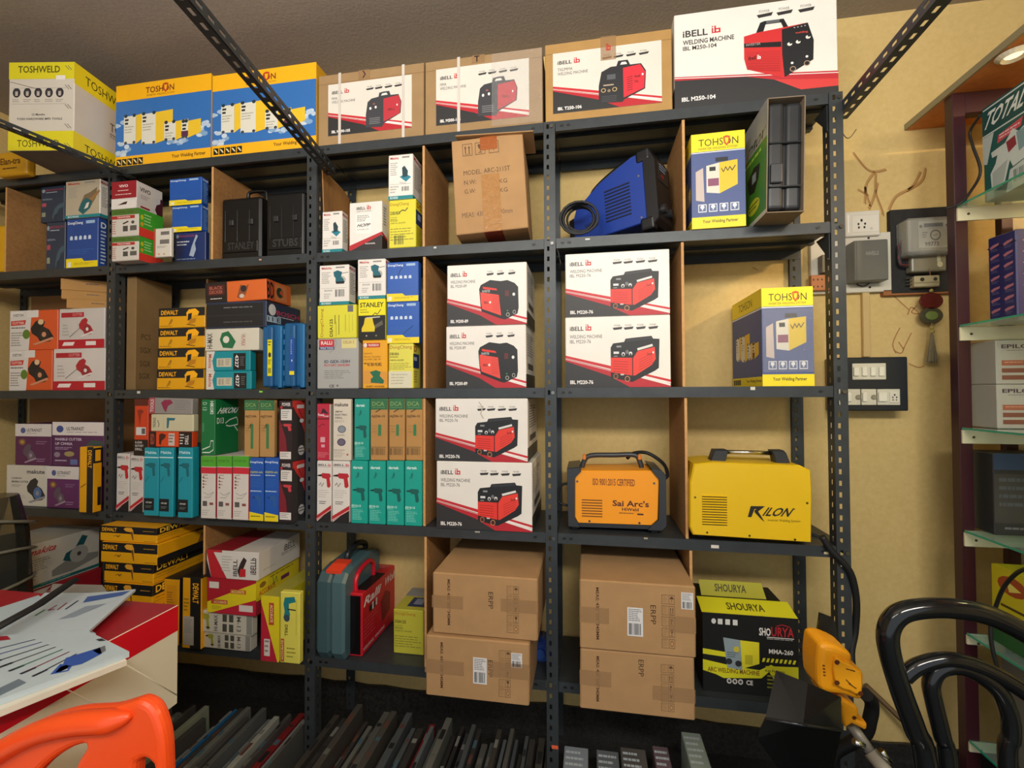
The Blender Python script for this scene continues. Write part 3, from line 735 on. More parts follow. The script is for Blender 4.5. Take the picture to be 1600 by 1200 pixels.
def thunder(): return r(0, 0, 1, .22, '4A6E2A') + t(.1, .07, .8, .15, 'POWER TEX', '35551E', True) + r(0, .24, .85, .36, 'A82A26') + t(.2, .27, .7, .33, 'TRIMMER', 'E8C8C0', True) + fine(.03, .44, .18, .94, 6, 'B86A5A') + stripe((.42, .54), (.62, .46), .05, '3A2A22') + r(.42, .62, .60, .82, '4A4642') + r(.68, .62, .92, .80, '5A5652') + circ(.78, .5, .06, .06, '4A4642')
def thunder_side(): return r(0, 0, 1, .68, '3FA52E') + r(0, .68, 1, 1, 'DA3A2E') + circ(.12, .3, .06, .1, 'C8C022') + circ(.12, .55, .06, .08, 'D89A22') + fine(.2, .15, .6, .6, 4, 'A8D890', 5)
def dewalt_recip(): return r(0, 0, 1, .42, '17181A') + t(.05, .12, .42, .34, 'DEWALT', DWY, True) + sub(p([(.0, .25), (.2, .05), (.7, .0), (1, .2), (.9, .4), (.5, .42), (.42, .5), (.1, .6)], DWY) + p([(.15, .3), (.45, .25), (.4, .6), (.12, .7)], '1A1A1A') + p([(.1, .95), (.3, .6), (.8, .55), (.7, .8)], 'B87A12') + stripe((.05, .9), (.7, .98), .04, '3A2A0A'), .60, .06, .88, .92) + scrib([(.22, .84), (.28, .56), (.30, .60), (.26, .80)], .012, '3A2A10') + fine(.03, .88, .3, .95, 1, '6A4A0A')
def dewalt_drill(): return r(0, 0, 1, .46, '17181A') + t(.04, .12, .30, .36, 'DEWALT', DWY, True) + sub(p([(.0, .12), (.2, .0), (.7, 0), (.85, .2), (.95, 1), (.8, .95), (.62, .35), (.2, .3)], 'E0A030') + p([(.62, .35), (.8, .95), (.9, 1), (.8, .3)], '6A4212'), .42, .06, .62, .86) + fine(.76, .22, .96, .30, 1, 'B88A2A') + fine(.78, .88, .98, .94, 1, '6A4A0A') + scrib([(.24, .66), (.30, .60), (.32, .70), (.36, .58)], .02, '5A3A0A')
def dewalt_side(): return r(0, 0, 1, .45, '17181A') + t(.04, .06, .48, .36, 'DEWALT', 'F8C83A', True) + stripe((0, .72), (1, .70), .012, '4A320A') + fine(.04, .56, .3, .62, 1, '6A4A0A')
def dewalt_side_b(): return r(0, .62, 1, 1, '17181A') + p([(.55, .62), (.6, .2), (.64, .2), (.70, .62)], '8A5A12')
def dewalt_up(): return r(.42, 0, .98, 1, '17181A') + t(.55, .08, .86, .36, 'DEWALT', DWY, True, -90) + fine(.08, .3, .36, .5, 4, '8A6A1A', 3)
def dewalt_up2(): return r(.2, .10, .82, .9, 'D08E16') + fine(.2, .2, .7, .42, 6, '8A5A12', 5)
def chest(): return p([(0, 0), (.46, 0), (.40, 1), (0, 1)], 'D2CEC8') + r(.02, .04, .28, .16, 'E0DCD6') + t(.06, .08, .28, .15, 'CHESTON', '4A4A50', True) + r(.36, .0, .60, .18, 'D8D4CE') + p([(.02, .26), (.34, .24), (.32, .36), (.02, .38)], 'C03A34') + t(.05, .28, .30, .34, 'CUTTER', 'E8C8C0', True) + fine(.03, .42, .34, .48, 1, '4A4A4A') + fine(.03, .55, .28, .92, 6, '8A8680', 3) + circ(.35, .60, .08, .12, '5A7A2A') + sub(saw_icon('1E1C1E', '2A2422', 'C88A6A'), .44, .22, .92, .88) + circ(.65, .30, .06, .07, 'D8B890')
def redwhite(): return r(.05, .10, .55, .22, 'A81E2C') + t(.3, .12, .52, .19, 'CUTTER', 'D88A8A', True) + sub(saw_icon('A82430', '8A2A30', 'D8D4D0'), .44, .24, .76, .72) + fine(.08, .40, .24, .72, 4, 'A8A49E', 6) + stripe((.24, .72), (.46, .50), .012, '3A3A3A') + r(0, .78, 1, 1, 'B0182A') + p([(.08, .93), (.12, .84), (.36, .84), (.32, .93)], 'E8D8D4') + r(.60, .83, .82, .93, 'E0D8D2')
def bd_front(): return r(0, 0, .36, 1, '1E1614') + r(.04, .14, .32, .62, '4A1A16') + t(.07, .2, .29, .36, 'BLACK', 'A85A48', True) + t(.07, .4, .29, .56, 'DECKER', 'A85A48', True) + fine(.08, .78, .28, .86, 1, 'D8D4D0') + p([(.52, .8), (.58, .2), (.66, .3), (.72, .2), (.66, .7), (.6, .9)], '8A4A2A') + circ(.63, .4, .05, .16, '2A2222') + circ(.60, .75, .04, .1, 'C8B8A8')
def bd_side(): return r(0, 0, .3, 1, 'B8502A') + t(.02, .1, .28, .9, 'BD', '1A1412', True) + r(.34, .1, .8, .9, 'C87A4A') + circ(.52, .5, .14, .26, '2A3A2A') + p([(.5, .5), (.6, .3), (.7, .7)], 'C8502A')
def himax(): return t(.04, .2, .14, .9, 'HI-MAX', '4A4844', True, 90) + p([(.28, .5), (.32, .2), (.44, .12), (.5, .3), (.58, .6), (.52, .9), (.34, .86)], '1F6A42') + circ(.40, .5, .06, .16, 'D8D4C4') + circ(.74, .3, .04, .1, 'C8C4B4') + t(.68, .3, .76, .8, 'HI-MAX', 'A84A4A', False, -90) + fine(.02, .02, .9, .04, 1, '8A8880')
def mk4327(): return p([(0, 0), (.20, 0), (.14, .5), (.18, 1), (0, 1)], 'D0CCC2') + t(.05, .14, .13, .86, 'Makita', 'C06A4A', True, -90) + r(.24, .36, .58, .80, 'C4BCA4') + bars(.28, .42, .4, .74, '8A8474', 6) + fine(.44, .42, .56, .74, 4, '8A8474') + r(.62, .12, .90, .96, '141618') + t(.66, .2, .74, .85, '4327', 'E0E0E0', True, -90) + fine(.78, .3, .88, .8, 5, '6A6A6A')
def makita_teal(): return t(.1, .05, .86, .09, 'Makita', 'BFE4EA', True) + r(0, .135, 1, .15, 'C8E6E6') + sub(drill_icon('0C6470', '0A4E5A'), .1, .22, .80, .42) + stripe((.1, .5), (.36, .42), .012, '0C4A56') + r(.02, .74, .72, .92, '141A1E') + t(.16, .79, .56, .815, 'HP1630', 'C8D0D0', True) + fine(.14, .85, .6, .89, 2, '6A7A7A')
def ibdrill(): return t(.08, .05, .70, .085, 'iBELL', '3A3436', True) + blogo(.76, .045, .96, .088, RD) + r(.08, .10, .96, .105, '8A8482') + sub(drill_icon('B8242E', '1A1A1C'), .06, .20, .98, .44) + scrib([(.16, .40), (.28, .36), (.34, .42), (.5, .36)], .014, '3A3A3A') + fine(.12, .48, .85, .62, 4, 'B4AEA8', 3, .25) + fine(.18, .66, .8, .72, 2, '5A5452', 5, .4) + p([(.0, 1), (1, .78), (1, 1)], '1E1C1E') + p([(0, .90), (1, .72), (1, .80), (0, .98)], 'B8242E') + stripe((0, .96), (1, .79), .012, 'E0C8C4')
def hikoki_f(): return t(.66, .03, .90, .26, 'HIKOKI', 'E0E8E0', True, -90) + t(.12, .05, .42, .2, 'D 13', '9ABAA4', True, -90) + fine(.1, .42, .24, .8, 1, '4A8A62') + scrib([(.1, .95), (.62, .95), (.9, .9), (.9, .74), (.72, .74), (.66, .84), (.1, .9)], .02, 'D0DCD0')
def hikoki_s(): return t(.16, .15, .95, .26, 'HiKOKI', 'E6EEE6', True, 0, .2) + t(.08, .33, .36, .44, 'D13', 'D0DCD0', True) + scrib([(.42, .44), (.6, .38), (.9, .34), (.95, .40), (.95, .48), (.6, .5), (.45, .48)], .02, 'D8E4D8') + scrib([(.8, .5), (.95, .6)], .02, 'D8E4D8')
def dca(model='AJZ10A', bar=False, scr=1):
    a = r(0, 0, 1, .18, '2F6A42') + t(.1, .05, .82, .12, 'DCA', '7A9A5A', True) + r(.1, .14, .85, .15, '5A8A5A') + t(.06, .265, .86, .315, model, '3E2A16', True) + r(.46, .42, .64, .60 if bar else .85, '2F7A4A') + fine(.1, .44, .4, .58, 3, '8A6A3A', 4, .2)
    if bar: a += bars(.06, .80, .9, .91, '5A4426', 13) + r(.04, .78, .92, .79, '6A5230')
    return a + scrib([(.30, .22), (.5, .19), (.62, .17)] if bar else [(.3, .50), (.46, .42), (.42, .50), (.54, .40)], .016, '3A2A1A')
def powtech(): return r(0, 0, 1, 1, '26181C') + p([(0, .3), (.5, .62), (.62, .9), (0, .9)], '7A1A28') + t(.2, .03, .85, .09, 'POWER', 'D8D0D0', True) + circ(.16, .11, .08, .025, 'C81E2A') + r(.12, .14, .95, .32, 'D8D4CE') + fine(.2, .17, .8, .3, 4, '8A8680') + sub(drill_icon('C83A42', '7A1A24'), .05, .38, .95, .50) + r(.05, .84, .90, .96, 'D8D4CE') + fine(.1, .86, .8, .94, 3, '8A8680', 8)
def powtech_s(): return r(0, 0, 1, 1, '3A383A') + p([(0, 0), (1, 0), (1, .55), (.6, .30), (0, .1)], 'D23A38') + stripe((.05, .1), (.9, .52), .02, '2A2426') + stripe((.3, .05), (.95, .36), .02, '2A2426') + r(.35, .07, .95, .13, 'E0D8D4') + circ(.72, .84, .26, .085, 'D8D4D0') + r(.5, .80, .95, .815, '3A383A') + r(.5, .85, .95, .865, '3A383A') + circ(.75, .34, .18, .035, 'E8E4E0')
def gwr(): return r(0, 0, 1, .17, '4FA32E') + t(.08, .06, .86, .10, 'POWER TEX', '3A7A22', True) + r(0, .18, 1, .28, 'C8283A') + fine(.15, .30, .5, .5, 4, '8A6A5A', 3, .2) + circ(.18, .34, .06, .015, '8A3A2A', 8) + circ(.18, .40, .06, .015, '8A3A2A', 8) + circ(.18, .45, .06, .015, '8A3A2A', 8) + circ(.18, .50, .06, .015, '8A3A2A', 8) + scrib([(.2, .58), (.5, .62), (.9, .57), (.6, .66), (.25, .66)], .01, '9A9690') + r(.14, .72, .44, .80, '5A5652') + r(.60, .74, .85, .78, '8A4A4A') + fine(.1, .86, .6, .96, 3, 'B0ACA4')
def dcdrill(): return t(.03, .05, .95, .09, 'DongCheng', 'D8E4F0', True) + t(.05, .21, .95, .25, 'DJZ02-6A', 'B8BC5A', True) + fine(.05, .27, .8, .30, 1, 'C8D4E0') + fine(.08, .34, .9, .48, 5, '2E66B0', 4, .3) + fine(.06, .52, .9, .56, 1, 'B0C8E0') + sub(drill_icon('2A5A9A', '123A7A'), .2, .60, .85, .78) + p([(0, .86), (1, .90), (1, 1), (0, 1)], 'EAD21A') + fine(.1, .92, .8, .96, 1, '6A6A1A')
def redhorse(): return r(.05, .21, .95, .25, 'B8283C') + p([(.3, .18), (.45, .08), (.6, .10), (.88, .18), (.7, .18), (.5, .16)], '3A1A2A') + t(.1, .17, .55, .22, 'Power', 'E8D0D4', True) + t(.5, .2, .9, .235, 'Power', 'E8D0D4', True) + r(.05, .255, .95, .28, '7A1428') + scrib([(.1, .42), (.4, .36), (.6, .37)], .012, '5A1020') + r(.28, .59, .62, .68, 'D8A0A8') + r(.34, .72, .6, .77, 'D8A0A8') + fine(.1, .86, .9, .96, 4, 'D88A94', 3, .3)
def makute_f(): return t(.08, .06, .86, .12, 'makute', '3A3230', True) + t(.12, .19, .55, .22, '280W', '4A4240', True) + t(.12, .24, .8, .27, 'ELECTRIC', '4A4240', True) + t(.12, .29, .55, .32, 'DRILL', '4A4240', True) + t(.12, .345, .6, .375, 'ED211', '8A827A') + ring(.50, .49, .24, .062, '6A6E76', '8A909A') + t(.25, .575, .65, .60, '4.5MM', '6A625A') + ring(.48, .70, .24, .062, '4A4458', '6A6276') + r(.06, .82, .7, .825, '9A928A') + fine(.08, .83, .7, .96, 5, '9A928A', 4, .3) + circ(.82, .9, .06, .015, 'B83A3A', 8)
def dartek(top=True): return t(.12, .085, .72, .13, 'dartek', 'D8F0EA', True) + sub(drill_icon('0A5A54', '063A38'), .1, .43, .85, .64) + scrib([(.3, .28), (.45, .18), (.4, .27), (.5, .20)], .014, '0A3A36') + t(.05, .70, .6, .735, 'ED10-13', 'C8F0E6', True) + t(.05, .74, .4, .755, 'DRILL', 'A0E0D4') + fine(.1, .78, .75, .95, 7, '8AD8CA', 3, .3)
def dsa_lying(): return t(.08, .10, .17, .95, 'DongCheng', 'A8561A', False, 90) + t(.32, .42, .40, .95, 'DSA125', '3A3A12', True, 90) + fine(.45, .3, .47, .95, 1, '5A5A20') + r(.55, .3, .565, .9, '5A5A20') + r(.48, .5, .49, .95, '7A7A30') + r(.78, .02, .92, .22, '6A6A6A') + r(.72, .3, .73, .8, '7A7A30') + r(.82, .28, .825, .85, '7A7A30') + r(.9, .3, .905, .8, '7A7A30')
def stanley(): return r(0, 0, 1, .40, 'E8DE12') + r(0, .40, 1, 1, '15130E') + t(.05, .08, .94, .20, 'STANLEY', '26240E', True) + t(.06, .24, .32, .28, '300W', '5A5612') + fine(.06, .31, .4, .35, 1, '5A5612') + sub(p([(.0, .75), (.1, .45), (.15, .0), (.5, .0), (.55, .4), (.62, .7), (.6, 1), (0, 1)], 'E0C81E') + p([(.6, .55), (.95, .2), (1, .5), (.62, .8)], '5A5648') + stripe((.2, 0), (.85, -.05), .08, 'C8C4B8'), .12, .46, .92, .80) + circ(.3, .9, .03, .02, 'B0A89A') + circ(.66, .9, .03, .02, '8A8478') + scrib([(.5, .42), (.62, .34), (.7, .38), (.84, .26)], .02, '3A3812')
def rgex(): return r(.05, .02, .42, .16, 'C03038') + r(.05, .16, .42, .22, '2A3A6A') + t(.10, .05, .37, .12, 'RALLI', 'E8E0DC', True) + t(.08, .165, .4, .21, 'WOLF TOOLS', 'D0D4E0', True) + r(.60, .02, .96, .20, 'D8CC8A') + t(.64, .05, .9, .11, 'DELIA 5', '8A6A3A') + t(.18, .43, .80, .49, 'ID GEX-150H', '2E3A5A', True) + t(.18, .51, .80, .555, 'ROTARY SANDER', 'B83A3A', True) + fine(.18, .64, .82, .82, 5, '6A6A68', 3, .25) + t(.30, .92, .42, .975, 'CE', '2A2A2A', True) + circ(.5, .94, .03, .02, '6A6A6A') + scrib([(.3, .28), (.42, .22), (.48, .10), (.44, .0)], .01, '8A8A86')
def yellow_sander(): return r(.05, .06, .72, .15, 'B8281E') + circ(.12, .105, .07, .045, 'E8D8D0') + t(.25, .08, .66, .13, 'PROFESSION', 'E8D8D0', True) + t(.05, .26, .4, .29, '92045', '7A4A0A') + t(.05, .32, .75, .36, 'Sheet Sander', '7A4A0A') + t(.05, .38, .75, .42, '110 MM 180 W', '7A4A0A') + t(.05, .465, .78, .54, '平板砂光机', '3A2408', True) + p([(.05, .62), (.98, .66), (.98, .92), (.05, .90)], 'D8963A') + p([(.30, .66), (.55, .62), (.75, .66), (.70, .74), (.88, .84), (.85, .90), (.34, .88), (.34, .80), (.44, .76)], '1E6A4A') + t(.15, .94, .9, .975, 'SHEET SANDER', '5A3408', True)
def dc_sander(): return t(.04, .04, .95, .14, 'DongCheng', 'A8561A') + t(.04, .20, .42, .26, 'DSB185A', '3A3A12', True) + fine(.04, .29, .4, .33, 1, '5A5A20') + t(.04, .355, .62, .385, 'ORBITAL SANDER', '4A4A18', True) + fine(.04, .44, .96, .60, 4, '5E5E22', 7, .22)
def ultra(logo='6A6A78'): return r(0, 0, 1, .30, 'D2CCC8') + circ(.22, .16, .07, .07, '4A5A8A') + t(.32, .11, .74, .19, 'ULTRAFAST', '5A5660', True) + fine(.32, .22, .6, .25, 1, '8A8690') + sub(saw_icon('5A4A5A', '6A5A6A', '9A8A9A'), .22, .48, .60, .95) + circ(.2, .44, .1, .08, '7A5A3A') + circ(.2, .44, .05, .04, 'B08A4A') + fine(.58, .42, .9, .52, 2, '9A7AA0', 4, .3) + fine(.6, .84, .92, .94, 2, 'A88AB0', 5, .3)
def ultra2(): return r(0, 0, 1, .30, 'D6D0CC') + circ(.15, .16, .07, .08, '3A4A8A') + t(.28, .11, .62, .19, 'ULTRAFAST', '4A4650', True) + fine(.28, .22, .9, .25, 1, '8A8690') + t(.06, .36, .58, .42, 'MARBLE CUTTER', 'C8B8CC', True) + t(.06, .46, .40, .52, 'UF CM4SA', 'C8B8CC', True) + fine(.06, .57, .4, .64, 2, 'A890B0') + p([(.6, .6), (.75, .4), (.98, .42), (1, .6), (.8, .68)], '3A4A4A') + circ(.10, .74, .06, .06, '8A7A8A') + circ(.34, .72, .10, .06, '9A8A5A') + r(.36, .84, .5, .96, '5A6A9A') + fine(.06, .86, .3, .92, 1, 'B8A8C0')
def makute_w(): return t(.52, .10, .96, .20, 'makute', '3A3A4A', True) + t(.14, .30, .4, .34, '1240W', '5A5650', True) + t(.14, .38, .56, .43, 'MARBLE CUTTER', '5A5650', True) + fine(.14, .48, .4, .55, 2, '8A867E') + sub(saw_icon('26282E', '4A6A9A', '8A8A90'), .52, .30, .98, .92) + fine(.12, .74, .5, .92, 4, '9A968E', 3, .25)
def mk_saw(): return t(.06, .10, .40, .24, 'makita', 'B83038', True, 0, .15) + fine(.06, .34, .32, .62, 6, '7A766E', 3, .35) + fine(.06, .7, .16, .82, 2, '9A968E') + p([(.34, .70), (.62, .50), (.98, .60), (.98, .72), (.60, .86), (.34, .84)], '8A8C84') + p([(.48, .55), (.52, .40), (.64, .34), (.74, .08), (.82, .14), (.72, .46), (.58, .62)], '17565C') + circ(.70, .5, .13, .20, 'A8A8A0', 16) + circ(.70, .5, .03, .05, '4A3A3A') + r(0, .90, 1, .97, '126A6A') + fine(.2, .92, .6, .95, 1, '8AC8C4')
def ibell_long_f(): return p([(0, 0), (.30, 0), (.42, 1), (.1, 1)], 'B8242E') + p([(0, .3), (.10, 1), (0, 1)], '26181C') + p([(.14, .08), (1, .08), (1, 1), (.4, 1)], 'D4D0CA') + fine(.3, .2, .5, .8, 6, 'A8A49E', 3, .3) + t(.52, .3, .60, .9, 'IBELL', '3A3A3A', True, 90) + p([(.6, .7), (.66, .4), (.72, .2), (.78, .3), (.72, .6), (.76, .9), (.64, .92)], '3A2A2A') + p([(.66, .62), (.76, .62), (.76, .9), (.64, .9)], 'C02830') + t(.85, .2, .96, .8, 'iBELLb', '3A3436', True, 90)
def ibell_long_s(): return t(.58, .18, .86, .42, 'iBELL', '5A5452', True) + t(.52, .44, .88, .56, '8500 RPM', '7A7470') + fine(.1, .7, .4, .8, 1, 'B8B4AE')
def accu_f(): return p([(0, .7), (1, .08), (1, .55), (.08, 1), (0, 1)], 'DCCB22') + p([(0, 0), (1, 0), (1, .05), (0, .68)], 'A82030') + p([(.12, 1), (1, .58), (1, 1)], 'B8243A') + r(.04, .12, .24, .30, 'D8D4CC') + r(.08, .62, .42, .74, 'B8482A') + t(.14, .65, .40, .72, 'ACCURATE', 'E8D8A0', True) + r(.48, .30, .80, .42, 'C06A2A') + t(.5, .32, .76, .4, 'ACCURATE', 'E8D88A', True) + r(.66, .72, .94, .90, 'D8D0CC') + fine(.1, .8, .3, .92, 3, '7A701A', 3, .3)
def accu_s(): return r(0, 0, 1, .62, 'DCCB22') + p([(0, .60), (1, .80), (1, 1), (0, 1)], 'A8243A') + circ(.14, .22, .07, .08, '8A6A2A') + fine(.3, .12, .9, .18, 1, '4A4212', 3) + t(.06, .36, .42, .50, 'ACCURATE', 'B8482A', True) + r(.55, .3, .75, .42, '6A2A5A') + scrib([(.36, .16), (.38, .40), (.44, .2), (.46, .4)], .014, '2A7A3A')
def accu_up(): return p([(0, 0), (1, 0), (1, 1), (.92, 1), (.0, .12)], 'DCCB22') + p([(0, .1), (.92, 1), (0, 1)], 'B8243A') + r(.44, .10, .72, .44, 'B8482A') + t(.50, .13, .66, .40, 'ACCURATE', 'E8D8A0', True, -90) + r(.18, .66, .50, .92, 'D8D0CC') + fine(.22, .68, .46, .9, 3, '7A7670')
def accu_up_s(): return sub(p([(.1, .3), (.2, .05), (.9, .0), (1, .2), (.5, .28), (.5, .5), (.6, .7), (.4, 1), (.1, .85), (.2, .6)], '1E7A80') + circ(.35, .85, .22, .14, '3A4A5A') + stripe((.4, .5), (1, .52), .05, '2A2A2A'), .1, .06, .8, .42) + t(.25, .46, .40, .62, 'DRILL', '4A4212', True, -90) + r(.05, .66, .22, .98, 'B8482A') + t(.08, .68, .18, .96, 'ACCURATE', 'E8D8A0', True, 90) + fine(.35, .78, .8, .95, 3, '8A8232', 3, .3) + r(.82, .1, .84, .6, 'A89A2A')
def hm_drill(): return sub(drill_icon('9A9A3A', '3A3A2A'), .04, .12, .22, .9) + stripe((.16, .78), (.22, .76), .08, '2A2A22') + t(.30, .15, .37, .9, 'HI-MAX', '5A5A54', True, 90) + r(.46, .10, .54, .44, '4A4A44') + r(.58, .10, .66, .44, '4A4A44') + r(.46, .54, .54, .9, '4A4A44') + r(.58, .54, .66, .9, '4A4A44') + t(.72, .15, .80, .85, 'M-13', '6A6A62', True, -90) + r(.9, .05, 1, .95, '8A8A84')
def ralli(): return t(.06, .10, .50, .24, 'Ralli', 'E8E0DC', True, 0, .15) + t(.62, .08, .98, .22, 'Wolf', 'D8C8C4', True, 0, .15) + r(.18, .30, .34, .40, '1A1416') + r(.26, .28, .30, .40, 'E0DCD8') + r(.36, .27, .40, .39, 'E0DCD8') + p([(.5, .42), (.66, .3), (.8, .4), (.8, .7), (.55, .8)], '7A101C') + fine(.04, .45, .4, .8, 6, 'E05A62', 3, .2) + t(.02, .88, .3, .93, 'WELDING', 'E0C0C0', True) + t(.34, .88, .62, .93, 'MACHINE', 'E0C0C0', True)
def shourya():
    a = r(0, 0, 1, 1, '131413') + t(.60, .14, .72, .24, 'SHO', 'E8E4E0', True) + t(.725, .12, .96, .24, 'URYA', 'A8202A', True) + r(.68, .25, .96, .26, 'D8D4D0') + fine(.68, .27, .96, .29, 1, 'A8A4A0') + scrib([(.78, .11), (.84, .085), (.92, .11)], .01, 'A8202A')
    for k in range(4): a += (circ(.12, .10, .025, .035, 'D8D8D4') if k == 0 else r(.165 + (k - 1) * .08, .065, .215 + (k - 1) * .08, .135, 'D8D8D4'))
    a += p([(0, .46), (.38, .50), (.38, .56), (0, .53)], 'D8D422') + p([(0, .60), (.34, .66), (.6, .68), (.72, .60), (.76, .62), (.62, .78), (.22, .82), (.14, .78), (0, .74)], 'D8D422') + p([(.66, .62), (1, .60), (1, .80), (.76, .80)], 'C8C41E')
    a += p([(.22, .30), (.40, .32), (.42, .70), (.26, .68)], '8A9AA0') + p([(.40, .32), (.60, .33), (.60, .60), (.42, .68)], 'DAD02A') + circ(.36, .44, .03, .04, 'C8B83A') + circ(.28, .6, .035, .04, '2A2E30') + circ(.38, .62, .035, .04, '2A2E30') + fine(.26, .48, .38, .56, 3, '4A5A60') + r(.45, .5, .53, .62, 'B8AE22')
    a += t(.70, .40, .95, .46, 'MMA-260', 'E0DCD8', True)
    for k in range(8): a += p([(.64 + k * .045, .52), (.665 + k * .045, .52), (.65 + k * .045, .57), (.625 + k * .045, .57)], 'D8D422')
    a += t(.05, .69, .60, .75, 'ARC WELDING MACHINE', '7A4A12', True) + t(.66, .66, .86, .70, 'Key Features', '4A4612', True) + fine(.68, .73, .84, .92, 4, '8A8A2A')
    for k in range(3): a += circ(.28 + k * .06, .85, .026, .035, 'D8D4D0') + circ(.28 + k * .06, .85, .015, .02, '4A4A4A')
    a += t(.46, .82, .53, .88, 'CE', 'E0DCD8', True)
    return a
def pict(kind):
    """transport pictogram in a thin frame"""
    c = '5A4028'
    a = r(0, 0, 1, .05, c) + r(0, .95, 1, 1, c) + r(0, 0, .05, 1, c) + r(.95, 0, 1, 1, c)
    if kind == 'up': a += r(.25, .35, .35, .8, c) + p([(.18, .38), (.3, .15), (.42, .38)], c) + r(.62, .35, .72, .8, c) + p([(.55, .38), (.67, .15), (.79, .38)], c) + r(.2, .84, .8, .88, c)
    if kind == 'glass': a += p([(.25, .15), (.75, .15), (.68, .45), (.55, .55), (.45, .55), (.32, .45)], c) + r(.47, .5, .53, .8, c) + r(.3, .8, .7, .86, c)
    if kind == 'umb': a += p([(.12, .45), (.3, .22), (.5, .15), (.7, .22), (.88, .45)], c) + r(.47, .4, .53, .8, c)
    if kind == 'hook': a += p([(.3, .2), (.6, .2), (.7, .45), (.45, .5), (.6, .8), (.3, .8)], c)
    if kind == 'rec': a += ring(.5, .5, .28, .3, c, 'B98A55')
    return a
def meas_front(bgc='B98A55'):
    a = t(.145, .10, .175, .85, 'MEAS: 435*205*345MM', '4A3018', True, -90)
    for k, kd in enumerate(('umb', 'up', 'hook', 'glass', 'rec')): a += sub(pict(kd), .775, .14 + k * .155, .825, .27 + k * .155) + sub(r(0, 0, 1, .04, '5A4028') + r(0, .96, 1, 1, '5A4028') + r(0, 0, .06, 1, '5A4028') + fine(.2, .15, .9, .9, 4, '7A5A38', k, .2), .715, .14 + k * .155, .77, .27 + k * .155)
    return a
def model_front():
    return sub(pict('up'), .15, .05, .29, .18) + sub(pict('glass'), .33, .05, .47, .18) + sub(pict('umb'), .52, .05, .66, .18) + t(.15, .335, .80, .385, 'MODEL: ARC-211ST', '4A3018', False) + t(.15, .44, .32, .485, 'N.W:', '4A3018') + t(.42, .445, .52, .49, '5.5', '4A3018') + t(.64, .465, .75, .51, 'KG', '4A3018') + t(.15, .535, .31, .58, 'G.W:', '4A3018') + t(.42, .54, .52, .585, '6.6', '4A3018') + t(.64, .56, .75, .605, 'KG', '4A3018') + t(.10, .78, .80, .83, 'MEAS: 430x200x290mm', '5A4028')
def ship_label(): return bars(.1, .55, .9, .95, '2A2A2A', 9) + fine(.08, .05, .92, .5, 7, '6A6A6A', 3, .4)

# ------------------------------------------------------------------ goods on the shelves
KR = 'card:AC865A'; KR2 = 'card:A87A48'
C = carton
def tape(i, L, rect, name='packing_tape', base='clear_tape', off=.0009): return stick(i, name, L, rect, None, base, off=off, th=.0002)
def tape_top(i, col='clear_tape'): return stick(i, 'packing_tape', 'T', (0, .42, 1, .58), None, col)

# --- row on top of the rack
b = C('welding_machine_box', 'yellow and white welder box at the far top left, jutting out over the shelf edge', 12, 115, 98, 1, {'F': toshweld_front(), 'R': toshweld_side()}, 'print:CFC8BA', Y=-.178, d=.25, yaw=9, fk={'B': 'card:6E6254', 'R': 'print:D8D0C4'})
G = 'blue and yellow welder boxes on the rack'
C('welding_machine_box', 'wide blue and yellow welder box in the top row, left of its twin', 180, 329.5, 135, 1, {'F': toshon()}, 'print:E2A814', Y=.012, d=.27, group=G)
C('welding_machine_box', 'wide blue and yellow welder box in the top row behind the slanted tie bar', 331, 494, 119, 1, {'F': toshon(), 'R': None}, 'print:E2A814', Y=.004, d=.27, group=G)
def brown_ibell(lab, x0, x1, yt, model, kind, l1, rect, Y, straps=True, pl=4, mk='card:9E8058'):
    i = C('welding_machine_box', lab, x0, x1, yt, 1, {'F': r(0, .13, 1, .135, '7A5630')}, mk, Y=Y, d=.27, group='brown welder cartons with a printed panel')
    stick(i, 'printed_panel', 'F', rect, ibell(model, kind, l1=l1, l2='WELDING MACHINE', pl=pl), 'print:DCD7CC', off=.0012)
    if straps:
        for u in straps: stick(i, 'strap', 'F', (u, 0, u + .025, 1), None, 'plastic:CFC8BE', off=.0022, th=.0006)
    return i
b1 = brown_ibell('brown welder carton with white straps, beside the blue and yellow boxes', 497, 662.5, 119, 'IBL M200-105', '105', 'MMA', (.10, .15, .89, .87), .006, (.20, .80))
stick(b1, 'tape_mark', 'F', (.39, -.0, .50, .12), scrib([(.4, .1), (.6, .5), (.4, .9)], .1, '3A2020'), 'clear_tape', off=.0009)
b2 = brown_ibell('brown welder carton wrapped in shiny film, left of the third post', 664, 848, 97, 'IBL M300-105', '105', 'MMA', (.10, .13, .89, .89), .004, (.285,))
stick(b2, 'tape_mark', 'F', (.41, 0, .52, .10), t(.2, .1, .6, .9, 'T', '2A1A1A', True) , 'clear_tape', off=.0009)
stick(b2, 'stretch_film', 'F', (.58, .02, 1, .98), None, 'wrap_film', off=.0028)
b3 = brown_ibell('brown welder carton standing between the third post and the big white box', 852, 1051, 70, 'IBL T250-106', '106', 'TIG/MMA', (.065, .135, .92, .90), .004, None, mk='card:AE8850')
stick(b3, 'packing_tape', 'F', (.45, 0, .57, .30), blogo(.35, .3, .65, .6, 'B82A2A', 'B98C50'), 'clear_tape', off=.0018)
C('welding_machine_box', 'largest white welder box at the right end of the top row', 1054.5, 1311, 23, 1, {'F': ibell('IBL M250-104', '104'), 'L': ibell_side()}, WH, Y=.004, d=.28)

